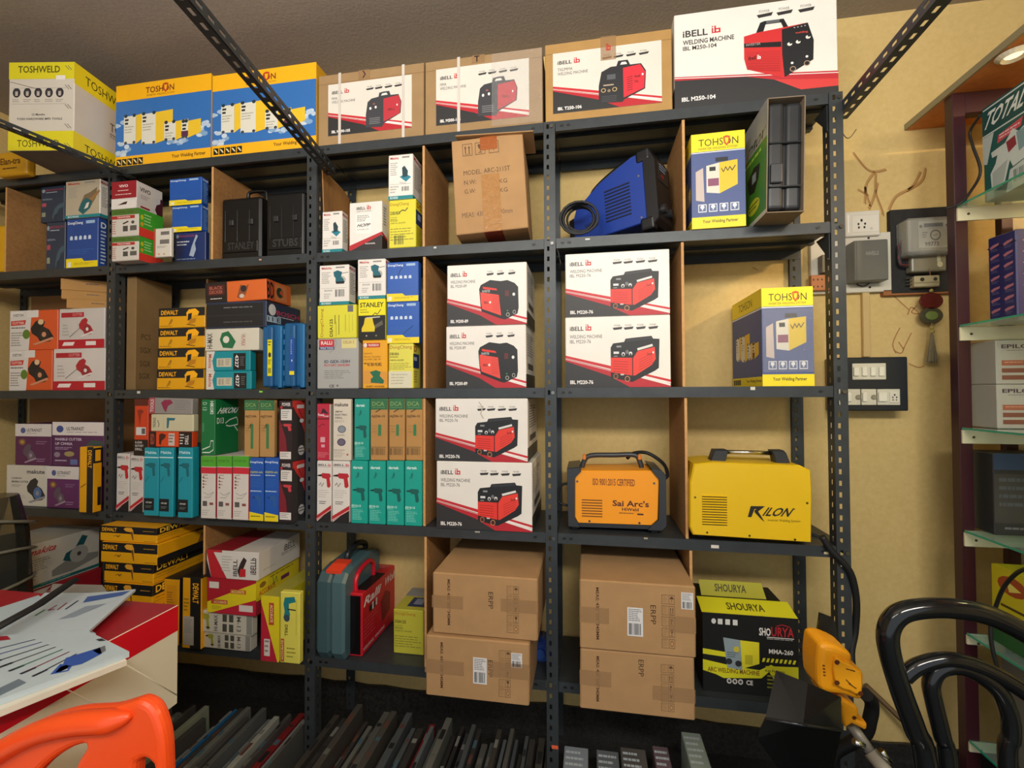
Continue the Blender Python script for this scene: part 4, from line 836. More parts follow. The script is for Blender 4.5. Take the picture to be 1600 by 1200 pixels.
# --- second shelf
S = 2
n1 = C('grinder_box', 'lower of two dark navy grinder boxes at the far left', 71, 101, 348, S, {'F': bosch_navy()}, 'print:27364C', Y=.03, d=.22, group='dark navy grinder boxes')
C('grinder_box', 'upper of two dark navy grinder boxes at the far left', 63, 100, 276, n1, {'F': bosch_navy()}, 'print:24344A', Y=.03, d=.22, group='dark navy grinder boxes')
n2 = C('saw_box', 'blue and yellow box under the sepia circular saw box at the far left', 103, 152.5, 343, S, {'F': dc_blue(), 'R': t(.3, .08, .9, .2, 'D', 'E0E6EC', True) + fine(.3, .25, .9, .95, 10, 'C8D4E0', 3, .4)}, 'print:1E4690', Y=.012, sx=170)
C('saw_box', 'sepia and white saw box on a blue one at the far left', 101.5, 156, 277, n2, {'F': makita_face('saw'), 'R': makita_side()}, 'print:B8AC94', Y=.008, sx=173, fk={'R': 'print:D8D2C6'})
g1 = C('trimmer_box', 'lower green, white and red trimmer box beside the first inner post', 174, 217, 371, S, {'F': thunder(), 'R': thunder_side()}, 'print:CBC6BC', Y=-.045, sx=262)
g2 = C('trimmer_box', 'upper green, white and red trimmer box beside the first inner post', 174, 217, 328, g1, {'F': thunder(), 'R': thunder_side()}, 'print:CBC6BC', Y=-.045, sx=262)
C('trimmer_box', 'dark red and white box on top of the green trimmer boxes', 174, 213, 285, g2, {'F': vivo_front(), 'R': vivo_side()}, 'print:CFC9C4', Y=-.045, sx=262)
C('trimmer_box', 'small white printed box standing left of the blue box column', 240, 267, 357, S, {'F': r(0, 0, .1, 1, 'A8483A') + r(.4, .12, .9, .24, '6A6662') + r(.35, .40, .9, .55, '6A6662') + fine(.2, .62, .8, .7, 2, '8A8680') + circ(.3, .9, .06, .03, 'C88A5A', 8) + circ(.6, .9, .06, .03, 'C88A5A', 8)}, 'print:CDC8BC', Y=-.06, d=.014)
k1 = C('grinder_box', 'navy printed box at the bottom of the blue column left of the divider', 272, 321, 364, S, {'F': circ(.1, .14, .04, .06, '8A98A8') + t(.16, .1, .7, .16, 'BOSCH', 'A03A5A', True) + fine(.08, .3, .5, .5, 2, 'C8D0DC') + p([(.48, .8), (.56, .5), (.70, .1), (.76, .15), (.66, .4), (.7, .6), (.62, .85)], '9AA8B8') + fine(.08, .9, .7, .96, 1, '8A98AC')}, 'print:1A2E62', Y=.01, sx=329, group='blue box column')
k2 = C('sander_box', 'middle blue and yellow box in the column left of the plywood divider', 268, 315, 322, k1, {'F': dc_blue(icons=False, seed=3), 'R': dc_side()}, 'print:1D52A4', Y=.006, sx=328, group='blue box column')
C('sander_box', 'top blue and yellow box in the column left of the plywood divider', 264, 315, 280, k2, {'F': dc_blue(icons=False, seed=5), 'R': dc_side()}, 'print:1D52A4', Y=.006, sx=328, group='blue box column')
# black plastic tool cases
def blackcase(x0, x1, yt, yb, Y, lab, hand=True, seed=1, col='plastic:0B0B0C', d=.22, txt='STANLEY'):
    zb = Z[2] + .0005
    Lp, w, h, Y = solve(x0, x1, yt, zb, Y)
    root = empty('plastic_tool_case', (Lp.x + w / 2, Y, zb), lab, 'case', 'black plastic tool cases')
    mb = MB(); mb.rbox(-w / 2, w / 2, 0, .075, 0, h, col, bev=.012, seg=3)
    for k in range(3): mb.rbox(-w * .4 + k * w * .3, -w * .4 + k * w * .3 + .004, -.003, .004, h * .2, h * .8, col, bev=.001)
    mb.rbox(-w * .42, w * .42, -.004, .004, h * .12, h * .3, col, bev=.002)
    paint(mb, t(.2, .72, .85, .84, txt, '2C2B2C', True), (-w / 2, -.0045, h), (w, 0, 0), (0, 0, -h))
    mb.build('body', parent=root)
    for sx_ in (-.28, .2):
        mb = MB(); mb.rbox(w * sx_, w * sx_ + .02, -.007, .002, h * .55, h * .64, 'plastic:2A2A2C', bev=.002); mb.build('latch', parent=root)
    if hand:
        mb = MB(); mb.tube(smooth_path([(0, .04, h - .01), (0, .04, h + .028), (.02, .04, h + .038), (w * .42, .04, h + .036), (w * .46, .04, h + .02), (w * .46, .04, h - .01)], 4), .007, col, n=8); mb.build('handle', parent=root)
    return root
blackcase(345, 408, 311, 0, .03, 'black plastic tool case with a raised handle, right of the plywood divider')
blackcase(415, 476, 303, 0, .03, 'black plastic tool case right beside the second post', hand=False, txt='STUBS')
m1 = C('sander_box', 'small white and teal sander box beside the second post', 503, 534.5, 331, S, {'F': makita_face('sheet'), 'R': makita_side()}, WH, Y=.006, sx=545)
C('sander_box', 'white box with a red and black slanted base, next to the small sander box', 545.5, 597, 317, S, {'F': t(.22, .10, .50, .16, 'iBELL', '4A4648', True) + blogo(.54, .07, .66, .16, RD) + t(.22, .18, .68, .205, 'ORBITAL SANDER', '6A6462') + r(.20, .25, .68, .66, 'EFEBE4') + fine(.24, .28, .62, .42, 4, '6A6662', 3, .35) + t(.26, .45, .64, .52, 'HOPP', '2A2628', True, 0, .15) + t(.24, .56, .6, .585, 'WWW.IBELL.COM', '5A5654') + p([(0, .92), (1, .66), (1, 1), (0, 1)], '2A2426') + p([(0, .90), (1, .64), (1, .70), (.06, 1), (0, 1)], 'B4202A') + t(.5, .86, .8, .89, 'POWER', 'E0D8D4', True), 'R': r(0, .72, 1, 1, '2A2426') + p([(0, .64), (1, .72), (1, .78), (0, .70)], 'B4202A') + fine(.3, .1, .8, .5, 7, '5A5654')}, WH, Y=-.0, sx=606)
m2 = C('sander_box', 'yellow printed sander box under the tall white and teal one, left of a divider', 607.5, 650, 313, S, {'F': dc_yellow('DSB185A') + bars(.20, .74, .56, .93, '4A4A1E', 10) + scrib([(.4, .26), (.5, .22), (.6, .24), (.7, .18)], .02, '2A2A22'), 'R': dc_yellow_side()}, 'print:DCD232', Y=-.0, sx=660.5)
C('sander_box', 'tall white and teal sander box on the yellow one beside the divider', 606.5, 645.5, 243, m2, {'F': makita_face('sheet'), 'R': makita_side()}, WH, Y=-.0, sx=660)
# tilted brown model carton
i = C('shipping_carton', 'brown carton printed with model and weight, leaning back beside the third post', 712, 826, 224, Z[2] + .022, {'F': model_front(), 'B': None}, KR, Y=-.055, d=.26, yaw=3, pitch=R(-3.5), lean=R(-3.5), h=.347)
stick(i, 'packing_tape', 'F', (.405, 0, .64, .14), None, 'tape:A05A30')
stick(i, 'packing_tape', 'F', (.395, .40, .645, 1), None, 'tape:A87A48')
stick(i, 'packing_tape', 'B', (.395, 0, .645, 1), None, 'tape:8A3A22')
mb = MB(); mb.rbox(-i.w / 2 - .006, i.w / 2 + .014, -.012, .12, i.h, i.h + .004, KR, bev=.001, T=Matrix.Rotation(R(4), 4, 'Y')); mb.build('top_flap', parent=i.o)
C('welding_machine_box', 'small yellow and blue welder box leaning beside the black case', 1081, 1166, 211, S, {'F': tohson_front(), 'L': tohson_side()}, 'print:E0CC1C', Y=-.005, d=.16, yaw=-1.5)

# --- third shelf
S = 3
x1 = C('cutter_box', 'lower orange and white cutter box at the far left', 14, 81, 548, S, {'F': chest()}, 'print:D2562A', Y=.012, d=.24, group='orange cutter boxes')
C('cutter_box', 'upper orange and white cutter box at the far left', 15, 90, 486, x1, {'F': chest()}, 'print:D2562A', Y=.014, d=.24, group='orange cutter boxes')
x2 = C('cutter_box', 'lower white and red cutter box beside the orange ones', 82.5, 164, 545, S, {'F': redwhite()}, 'print:CFC8C2', Y=.008, d=.08, group='white and red cutter boxes')
x3 = C('cutter_box', 'upper white and red cutter box beside the orange ones', 91.5, 163, 483, x2, {'F': redwhite()}, 'print:C4BEB8', Y=.014, d=.08, group='white and red cutter boxes')
kb = None
for (xa, xb, yt, yw, lab, Y_) in ((103, 178, 466, 9, 'bottom', .0), (95, 180, 452, 11, 'middle', .005), (94, 182, 431, 10, 'top', .01)):
    kb = C('flat_carton', lab + ' one of three flat brown cartons lying on the cutter boxes', xa, xb, yt, kb or x3, {'F': fine(.42, .3, .65, .6, 1, '6A4A2A')}, 'card:B0844A', Y=.0 + Y_, d=.17, w=.20, yaw=yw + 24, group='flat brown cartons')
dw = None
for yt, lab, dx in ((577.5, 'bottom', 0), (545, 'second from the bottom', 1.5), (513.5, 'second from the top', 3), (482, 'top', 4)):
    dw = C('power_tool_box', lab + ' yellow and black box in the stack of four beside the divider', 244.5 + dx * .8, 318 + (dx > 1) * 2, yt, dw or S, {'F': dewalt_recip()}, 'print:DFA010', Y=.006, d=.13, group='stack of four yellow and black boxes', fk={'T': 'print:17181A'})
# big worn carton turned in the corner
i = C('shipping_carton', 'large worn brown carton with turned side, left of the yellow stack', 196, 211, 432, S, {'F': None, 'R': t(.15, .50, .40, .55, 'PCS', '4A3A22') + t(.12, .62, .42, .67, 'SGX', '4A3A22') + t(.12, .74, .40, .79, 'SGX', '4A3A22') + t(.1, .85, .38, .90, 'SGX', '4A3A22')}, 'card:84683F', Y=.045, sx=278)
bb = None
te = C('multi_tool_box', 'lower white and teal box printed 4327 beside the yellow stack', 322, 392.5, 580, S, {'F': mk4327(), 'R': None}, 'print:128C98', Y=-.004, sx=402, group='teal boxes printed 4327')
te = C('multi_tool_box', 'upper white and teal box printed 4327 beside the yellow stack', 322, 391, 549, te, {'F': mk4327(), 'R': None}, 'print:128C98', Y=-.004, sx=402, group='teal boxes printed 4327')
hm = C('multi_tool_box', 'cream box with a green machine drawing, on the two teal boxes', 320, 404, 514, te, {'F': himax()}, 'print:D0CCBA', Y=-.006, d=.12)
nv = C('multi_tool_box', 'dark navy carton showing a black case end, under the orange box', 321, 416, 473, hm, {'F': r(.01, .08, .95, .95, '1A1A1C') + fine(.3, .2, .8, .3, 1, '6A6A6A') + fine(.3, .75, .8, .85, 1, '4A4A4A') + r(0, .5, .95, .53, '2A2A2C'), 'R': circ(.16, .3, .10, .22, 'D8D8D8') + t(.28, .28, .95, .46, 'BOSCH', 'B83A5A', True) + r(.02, .55, .4, .78, 'A8C0D0') + t(.05, .58, .38, .74, '11 E', '2A3A4A', True) + fine(.3, .5, .8, .56, 1, 'D8D8D8')}, 'print:26324A', Y=-.006, sx=476)
C('power_tool_box', 'orange and black printed box topping the mixed stack left of the second post', 321, 417, 441, nv, {'F': bd_front(), 'R': bd_side()}, 'print:D4652A', Y=-.002, sx=460, lean=R(-1.5))
def bluecase(x0, x1, yt, Y, lab, lblc, seed, d=.05):
    zb = Z[3] + .0005; Lp, w, h, Y = solve(x0, x1, yt, zb, Y)
    root = empty('plastic_tool_case', (Lp.x + w / 2, Y, zb), lab, 'case', 'blue plastic tool cases')
    mb = MB(); mb.rbox(-w / 2, w * .38, .01, .24, .008, h, 'plastic:155A8C', bev=.01, seg=3); mb.rbox(-w * .12, w * .12, -.002, .03, .008, h * .97, 'plastic:14568A', bev=.006, seg=2)
    mb.rbox(w * .30, w / 2, .005, .235, .004, h * .98, 'plastic:1A6AA0', bev=.005, seg=2)
    for k in range(6): mb.rbox(w * .40, w / 2 + .003, .015, .225, h * (.04 + k * .16), h * (.13 + k * .16), 'plastic:1C6CA2', bev=.002)
    mb.build('body', parent=root)
    mb = MB(); mb.rbox(-w * .11, w * .11, -.004, -.002, h * .2, h * .76, 'print:' + lblc, bev=.0003)
    paint(mb, (fine(.15, .05, .85, .2, 2, '4A4A1A') + circ(.5, .42, .3, .07, '2A2A3A') + fine(.15, .55, .85, .7, 3, '4A4A1A') + bars(.2, .78, .8, .92, '2A2A2A', 7)) if seed else (fine(.25, .05, .5, .45, 8, 'A8B8D0', 3, .5) + circ(.5, .6, .1, .03, 'E0E0E0') + r(0, .88, 1, .98, 'E8D81E')), (-w * .11, -.0041, h * .76), (w * .22, 0, 0), (0, 0, -h * .56))
    mb.build('label_sticker', parent=root)
    for k in (-1, 1):
        mb = MB(); mb.rbox(-w * .2, w * .2, .02 + (k > 0) * .17, .04 + (k > 0) * .17, 0, .009, 'plastic:0E3A60', bev=.001); mb.build('foot', parent=root)
    return root
bluecase(406, 438.5, 507, -.012, 'blue plastic tool case with a yellow label, standing left of its twin', 'E0D81E', 1)
bluecase(440, 474, 504, -.012, 'blue plastic tool case with a blue label, standing next to the second post', '1A4FA0', 0)
# bay two
q1 = C('sander_box', 'grey printed sander box at the lower left of the sander boxes', 495, 560, 529.5, S, {'F': rgex()}, 'print:A8A8A4', Y=-.004, d=.16)
q2 = C('sander_box', 'plain yellow sander box lying on the grey one', 495.5, 557, 477.5, q1, {'F': dsa_lying()}, 'print:DCD63A', Y=-.004, d=.16)
C('sander_box', 'white and teal round sander box, leftmost in the top row of sander boxes', 498.5, 545, 415, q2, {'F': makita_face('round'), 'R': makita_side()}, WH, Y=-.004, sx=557)
q3 = C('sander_box', 'yellow-orange sheet sander box with a green machine, bottom middle', 566, 605, 531.5, S, {'F': yellow_sander(), 'L': None}, 'print:E8A61A', Y=-.006, d=.2)
q4 = C('sander_box', 'yellow and black sander box in the middle of the block', 560, 602.5, 468, q3, {'F': stanley(), 'R': None}, 'print:E8DE12', Y=-.006, d=.16)
C('sander_box', 'taller white and teal round sander box on the yellow and black one', 558.5, 602.5, 404, q4, {'F': makita_face('round'), 'R': makita_side()}, WH, Y=-.006, sx=612)
q5 = C('sander_box', 'pale yellow sander box at the bottom beside the divider', 607, 646, 537, S, {'F': dc_sander() + r(0, .62, .95, .99, 'D8D4B8') + fine(.1, .68, .8, .94, 4, 'B8B498'), 'R': r(.0, .23, .8, .55, '1E3A6A') + r(.1, .3, .5, .38, 'A8B4C4') + t(.1, .05, .5, .18, 'D', 'A8561A', True) + fine(.1, .62, .6, .9, 5, '8A8A3A')}, 'print:DED652', Y=-.004, sx=658)
q6 = C('sander_box', 'lower of two blue and yellow boxes stacked beside the divider', 604, 655, 472, q5, {'F': dc_blue(seed=2) + scrib([(.5, .8), (.62, .7), (.7, .66), (.82, .58)], .015, '12305E'), 'R': None}, 'print:1B55AE', Y=-.004, sx=660)
C('sander_box', 'upper of two blue and yellow boxes stacked beside the divider', 604, 654, 410, q6, {'F': dc_blue(seed=4) + scrib([(.36, .34), (.44, .2), (.5, .15)], .02, '12305E'), 'R': None}, 'print:1B55AE', Y=-.004, sx=659)
w1 = C('welding_machine_box', 'lower of two small white welder boxes left of the third post', 697, 822.5, 510, S, {'F': ibell('IBL M200-89', '89', pl=3), 'R': ibell_side()}, WH, Y=.004, sx=836)
C('welding_machine_box', 'upper of two small white welder boxes left of the third post', 698.5, 823.5, 415, w1, {'F': ibell('IBL M200-89', '89', pl=3), 'R': ibell_side()}, WH, Y=.002, sx=836)
w2 = C('welding_machine_box', 'lower of two large white welder boxes right of the third post', 883.5, 1048.5, 496, S, {'F': ibell('IBL M220-76', '76')}, WH, Y=.006, d=.27)
C('welding_machine_box', 'upper of two large white welder boxes right of the third post', 883.5, 1047.5, 397, w2, {'F': ibell('IBL M220-76', '76')}, WH, Y=.006, d=.27)
i = C('welding_machine_box', 'shiny yellow and blue welder box standing alone near the right end post', 1191.5, 1273, 450, S, {'F': tohson_front(), 'L': tohson_side()}, 'print:E0CC1C', Y=.0, d=.295)
stick(i, 'shrink_film', 'F', (.01, .22, .99, .86), None, 'wrap_film', off=.0025)

# --- fourth shelf
S = 4
u1 = C('cutter_box', 'white marble cutter box with a blue machine at the far left', 9, 72, 726, S, {'F': makute_w()}, 'print:CBC6BA', Y=.02, d=.22)
u2 = C('cutter_box', 'lower purple and silver cutter box beside the white cutter box', 72.5, 123, 728, S, {'F': ultra()}, 'print:5E2560', Y=.012, d=.22)
C('cutter_box', 'left purple and silver cutter box on top at the far left', 23, 80, 662, u1, {'F': ultra()}, 'print:56224E', Y=.02, d=.2)
C('cutter_box', 'right purple and silver cutter box with a wide printed front', 81, 162, 659, u2, {'F': ultra2()}, 'print:4E2450', Y=.014, d=.06)
C('power_tool_box', 'tall yellow and black box standing left of the first inner post', 123, 145, 698, S, {'F': r(.55, 0, 1, 1, '17181A') + t(.62, .05, .88, .32, 'DEWALT', DWY, True, -90) + stripe((.1, .62), (.5, .56), .02, '8A5A12'), 'R': r(0, .02, 1, .25, '17181A') + r(.2, .05, .8, .22, DWY) + r(.5, .62, .9, .9, '17181A')}, 'print:E2A211', Y=-.03, sx=162, yaw=0)
p1 = C('drill_box', 'first white drill box from the left, beside the first inner post', 181, 201, 708, S, {'F': ibdrill()}, 'print:D0CBC4', Y=.008, d=.2, group='white drill boxes left')
p2 = C('drill_box', 'second white drill box from the left, next to the teal drill boxes', 202.5, 223, 711, S, {'F': ibdrill()}, 'print:D0CBC4', Y=.006, d=.2, group='white drill boxes left')
t1 = C('drill_box', 'leftmost of three tall blue-teal drill boxes', 224, 247, 699, S, {'F': makita_teal()}, 'print:1592A4', Y=-.03, d=.2, group='tall blue-teal drill boxes')
t2 = C('drill_box', 'middle of three tall blue-teal drill boxes', 248, 270, 699, S, {'F': makita_teal()}, 'print:1592A4', Y=-.035, sx=276, group='tall blue-teal drill boxes')
t3 = C('drill_box', 'rightmost of three tall blue-teal drill boxes', 277, 300, 699, S, {'F': makita_teal()}, 'print:1592A4', Y=-.035, sx=313, group='tall blue-teal drill boxes')
ga = []
for k, (a, b_, lab) in enumerate(((313, 336.5, 'leftmost'), (338, 361.5, 'middle'), (363, 388, 'rightmost'))):
    ga.append(C('drill_box', lab + ' of three white, red and green drill boxes', a, b_, 712, S, {'F': gwr(), 'R': r(0, 0, 1, .17, '4FA32E') + r(0, .18, 1, .98, 'B83A44')}, 'print:D6D0C8', Y=-.03, d=.2, group='white, red and green drill boxes'))
gb = [C('drill_box', lab + ' of two tall blue and yellow drill boxes', a, b_, 715, S, {'F': dcdrill()}, 'print:1B55AE', Y=-.026, d=.2, group='tall blue and yellow drill boxes') for a, b_, lab in ((389.5, 411.5, 'left'), (413, 435, 'right'))]
pt = C('drill_box', 'lower dark red and black drill box left of the second post', 436, 457, 721, S, {'F': powtech(), 'R': powtech_s()}, 'print:4A1A22', Y=-.026, sx=478)
C('drill_box', 'upper dark red and black drill box left of the second post', 436, 457, 626, pt, {'F': powtech(), 'R': powtech_s()}, 'print:4A1A22', Y=-.026, sx=478)
C('grinder_box', 'green printed box on the white, red and green drill boxes', 313.5, 335.5, 624, ga[0], {'F': hikoki_f(), 'R': hikoki_s()}, 'print:0F6E3C', Y=-.02, sx=378)
C('drill_box', 'left of two brown and green drill boxes above the blue ones', 381, 404, 625, gb[0], {'F': dca('AJZ10A')}, 'card:B58A52', Y=-.02, d=.2, group='brown and green drill boxes left of the second post')
C('drill_box', 'right of two brown and green drill boxes above the blue ones', 405, 428.5, 625, gb[1], {'F': dca('AJZ10A')}, 'card:B58A52', Y=-.02, sx=434, group='brown and green drill boxes left of the second post')
o1 = C('power_tool_box', 'small orange and black box lying on the teal drill boxes', 232.5, 300, 674, t2, {'F': r(0, 0, .17, 1, '2A1614') + t(.04, .15, .13, .85, 'BD', 'A84A38', True) + p([(.24, .2), (.3, .1), (.4, .2), (.38, .4), (.3, .6), (.28, .9), (.24, .8)], '4A1A12') + r(.46, .1, .60, .9, 'C8BCB4') + fine(.47, .2, .59, .8, 3, '6A5A52') + r(.70, 0, 1, 1, '1E1412') + fine(.72, .15, .82, .9, 4, 'D8D0CC', 3, .4) + t(.84, .2, .92, .8, 'DRILL', 'D8D0CC', True, 90), 'R': None}, 'print:D8481E', Y=-.025, sx=311)
o2 = C('drill_box', 'cream drill box between the grey and the orange boxes above the teal boxes', 235.5, 302, 647, o1, {'F': t(.05, .2, .12, .8, 'YKING', '6A6458', True, 90) + scrib([(.16, .35), (.20, .6), (.18, .75)], .015, '4A4438') + p([(.38, .2), (.58, .22), (.56, .36), (.44, .36), (.42, .8), (.38, .82)], '2A6A7A') + r(.30, 0, .304, 1, 'A8A28A'), 'R': None}, 'print:C9C3A2', Y=-.022, sx=312)
C('drill_box', 'grey drill box with rounded film, uppermost above the teal drill boxes', 232.5, 300, 622, o2, {'F': r(0, 0, .14, 1, 'A04A54') + t(.03, .1, .11, .9, 'TOOLS', 'D8C8C8', True, 90) + p([(.28, .3), (.36, .12), (.5, .1), (.56, .3), (.44, .5), (.40, .9), (.34, .7)], '8A2A4A') + fine(.6, .15, .95, .8, 5, '7A7672', 3, .25), 'R': None}, 'print:8E8A86', Y=-.024, sx=312, lean=R(1.2))
C('power_tool_box', 'orange and black drill box standing upright left of the cream box', 209, 231, 622, p2, {'F': r(0, 0, 1, .12, '5A2218') + r(0, .72, 1, 1, '1E1614') + t(.1, .75, .6, .79, 'R.GNR', 'C8C0BC', True) + t(.1, .81, .7, .85, 'ROTARY', 'C8C0BC', True) + t(.1, .87, .6, .91, 'DRILL', 'C8C0BC', True) + p([(.2, .2), (.5, .18), (.7, .22), (.5, .28), (.4, .5), (.3, .3)], '8A2A18') + r(.15, .50, .85, .64, 'D0CCC8') + r(.55, .52, .8, .62, '5A5654')}, 'print:C9401F', Y=-.0, d=.1)
# bay two, drill boxes
lo = []
for a, b_, lab in ((494.5, 517.5, 'left'), (518.5, 546, 'right')):
    lo.append(C('drill_box', lab + ' of two white drill boxes with a red drill, beside the second post', a, b_, 719.5, S, {'F': ibdrill()}, 'print:E0DBD4', Y=-.002, d=.2, group='white drill boxes with a red drill'))
for a, b_, lab in ((548, 574.5, 'first'), (575.5, 602.5, 'second'), (603.5, 631, 'third'), (632, 659.5, 'fourth')):
    lo.append(C('drill_box', lab + ' teal drill box from the left in the lower row', a, b_, 719.5, S, {'F': dartek()}, 'print:0CA090', Y=-.002, d=.2, group='teal drill boxes in the lower row'))
C('drill_box', 'crimson drill box with a horse emblem beside the second post', 494.5, 516, 630.5, lo[0], {'F': redhorse()}, 'print:BC2640', Y=-.0, d=.2, fk={'R': 'print:D0C4B4'})
C('drill_box', 'ivory drill box standing between the crimson and the teal one', 520, 548, 623, lo[1], {'F': makute_f()}, 'print:D8CFBF', Y=-.006, sx=552)
C('drill_box', 'teal drill box alone in the upper row beside the ivory one', 553, 577, 618, lo[2], {'F': dartek()}, 'print:0C9888', Y=-.002, d=.2)
for k, (a, b_, lab) in enumerate(((578.5, 605.5, 'left'), (607.5, 632.5, 'middle'), (634, 660, 'right'))):
    C('drill_box', lab + ' of three brown and green drill boxes on the teal row', a, b_, 618, lo[3 + k], {'F': dca('AJZ06-10', True)}, 'card:B88A50', Y=-.002, d=.2, group='brown and green drill boxes on the teal row')
w3 = C('welding_machine_box', 'lower of two white welder boxes beside the teal drill boxes', 682, 832, 720, S, {'F': ibell('IBL M220-76', '76'), 'R': ibell_side()}, WH, Y=-.006, sx=846)
C('welding_machine_box', 'upper white welder box with torn film beside the brown drill boxes', 680, 825, 622, w3, {'F': ibell('IBL M220-76', '76') + scrib([(.48, .05), (.52, .14), (.50, .24), (.53, .32)], .012, 'B8B0A0'), 'R': ibell_side()}, WH, Y=-.004, sx=842)

# --- fifth shelf
S = 5
rb = C('saw_box', 'red box under the white saw box at the far left', -60, 42, 919, S, {'R': t(.08, .04, .36, .18, 'makita', 'E8C8C8', True, 0, .2) + p([(0, .0), (.3, .0), (0, .3)], 'D8D0C8')}, 'print:A8202C', Y=-.085, sx=182)
mk = C('saw_box', 'large white and green chop saw box at the far left, turned to the right', -40, 37, 850, rb, {'R': mk_saw()}, 'print:CFCBBE', Y=-.09, sx=180)
dw = None
for k, (a, b_, yt, lab, fn, sd) in enumerate(((160, 238, 944, 'bottom', dewalt_drill, dewalt_side), (160, 238, 909, 'fourth', dewalt_drill, dewalt_side), (162, 240, 877, 'third', dewalt_drill, dewalt_side), (157, 246, 846, 'second', dewalt_drill, dewalt_side_b), (156, 245, 816, 'top', dewalt_drill, dewalt_side))):
    nm = {'bottom': 'lowest of the five stacked flat yellow and black boxes', 'fourth': 'fourth from the top of five stacked flat yellow and black boxes', 'third': 'middle one of five stacked flat yellow and black boxes', 'second': 'second from the top of five stacked flat yellow and black boxes', 'top': 'topmost of five stacked flat yellow and black boxes'}[lab]
    dw = C('power_tool_box', nm, a, b_, yt, dw or S, {'F': fn(), 'R': sd(), 'T': sub(dewalt_side(), 0, 0, 1, 1)}, 'print:E2A211', Y=-.06 - .008 * (k % 2), d=.33, group='stack of five yellow and black boxes', yaw=0.01)
C('power_tool_box', 'upright yellow box with a faded panel between the stack and the black-banded one', 255, 279, 903, S, {'F': dewalt_up2(), 'R': None}, 'print:DA9A14', Y=-.02, d=.22, fk={'R': 'print:17181A', 'T': 'print:17181A'})
i = C('power_tool_box', 'upright yellow box with a black band beside the white and red box', 284, 314, 901, S, {'F': dewalt_up()}, 'print:DF9F14', Y=-.03, d=.22, fk={'T': 'print:17181A'})
stick(i, 'clear_label', 'F', (.1, .55, .62, .95), fine(.1, .1, .9, .6, 8, '8A8A86'), 'plastic:A8A49A')
h1 = C('drill_box', 'lower of two white drill boxes at the bottom left of the second post', 318, 391, 986, S, {'F': hm_drill(), 'R': None}, 'print:C6C2B4', Y=-.014, sx=404, group='white lying drill boxes')
h2 = C('drill_box', 'upper of two white drill boxes at the bottom left of the second post', 309, 394, 953, h1, {'F': hm_drill(), 'R': None}, 'print:C6C2B4', Y=-.02, sx=404, group='white lying drill boxes')
a1 = C('drill_box', 'long yellow and red box under the white and red one', 323.5, 400, 901, h2, {'F': accu_f(), 'R': accu_s()}, 'print:B4203A', Y=-.03, sx=474, d=.3, yaw=.01)
C('drill_box', 'long white and red box topping the stack left of the second post', 322, 404, 858, a1, {'F': ibell_long_f(), 'R': ibell_long_s(), 'T': r(0, 0, .5, 1, '8A1A24') + r(.5, 0, 1, 1, 'C8C2BC')}, 'print:D2CEC8', Y=-.034, sx=476, d=.3, yaw=.01)
C('drill_box', 'upright yellow and red drill box showing a teal drill, by the second post', 407.5, 436, 930, S, {'F': accu_up(), 'R': None}, 'print:DCCB22', Y=-.055, d=.25, fk={'T': 'print:A8A03A'})
C('drill_box', 'upright pale yellow drill box touching the second post', 437, 468, 924, S, {'F': accu_up_s(), 'R': None}, 'print:DCD45A', Y=-.055, sx=475, d=.25)
C('sander_box', 'small yellow-green sander box left of the big cartons', 614.5, 662, 951, S, {'F': dc_yellow('DSA125'), 'T': r(.0, .0, 1, .4, '8A8C8A') + r(.35, .45, .95, .85, '1E3058') + r(.5, .5, .8, .75, '7A8498')}, 'print:B8B23A', pyb=1020, d=.19)
# big shipping cartons
def big(lab, x0, x1, yt, on, yb, lbl, d, tp, Y=None, yaw=0, ERPP=(.53, .32), seed=1):
    i = C('shipping_carton', lab, x0, x1, yt, on, {'F': meas_front() + t(ERPP[0], ERPP[1], ERPP[0] + .045, ERPP[1] + .27, 'ERPP', '3A2A1A', False, -90), 'T': r(0, .0, 1, .012, '8A6232') + t(.42, .02, .55, .14, 'Sai', '1E1812', True, -90)}, KR, pyb=yb, Y=Y, d=d, yaw=yaw, jit=.003, bev=.004)
    for rc in tp: tape(i, 'F', rc)
    for (a, b_, c_, e) in lbl: stick(i, 'shipping_label', 'F', (a, b_, c_, e), ship_label(), 'print:DAD8D6')
    return i
c1 = big('lower of two brown cartons left of the third post, with a white address label', 664, 828, 991, 5, 1086, [(.47, .30, .60, .72), (.83, .17, .93, .40)], .40, [(0, .40, .38, .62), (.62, .34, 1, .58)], ERPP=(.61, .32), yaw=.01)
c2 = big('upper of two brown cartons left of the third post, without a label', 675, 841, 893, c1, 0, [], .40, [(0, .38, .30, .58), (.66, .36, 1, .56)], Y=c1.Y + .012, ERPP=(.54, .26), yaw=.01)
c3 = big('lower of two brown cartons right of the third post, without a label', 906, 1087, 1012, 5, 1107, [], .40, [(0, .36, .28, .6), (.64, .50, 1, .72)], ERPP=(.52, .10), yaw=.01)
c4 = big('upper of two brown cartons right of the third post, with two white labels', 906, 1088, 904, c3, 0, [(.42, .36, .555, .76), (.88, .10, .98, .33)], .40, [(0, .40, .26, .62), (.78, .44, 1, .66)], Y=c3.Y - .004, ERPP=(.62, .30), yaw=.01)
mb = MB(); mb.rbox(-.13, .13, 0, .26, .003, .16, 'card:6A5236', bev=.002)
q = at(885, 900, .05)
i = C('welding_machine_box', 'black and yellow arc welder box beside the brown cartons', 1098, 1249, 956, 5, {'F': shourya(), 'T': None}, 'print:151514', pyb=1078, d=.24, jit=.002, yaw=.01, fk={'T': 'print:1A1A18'})
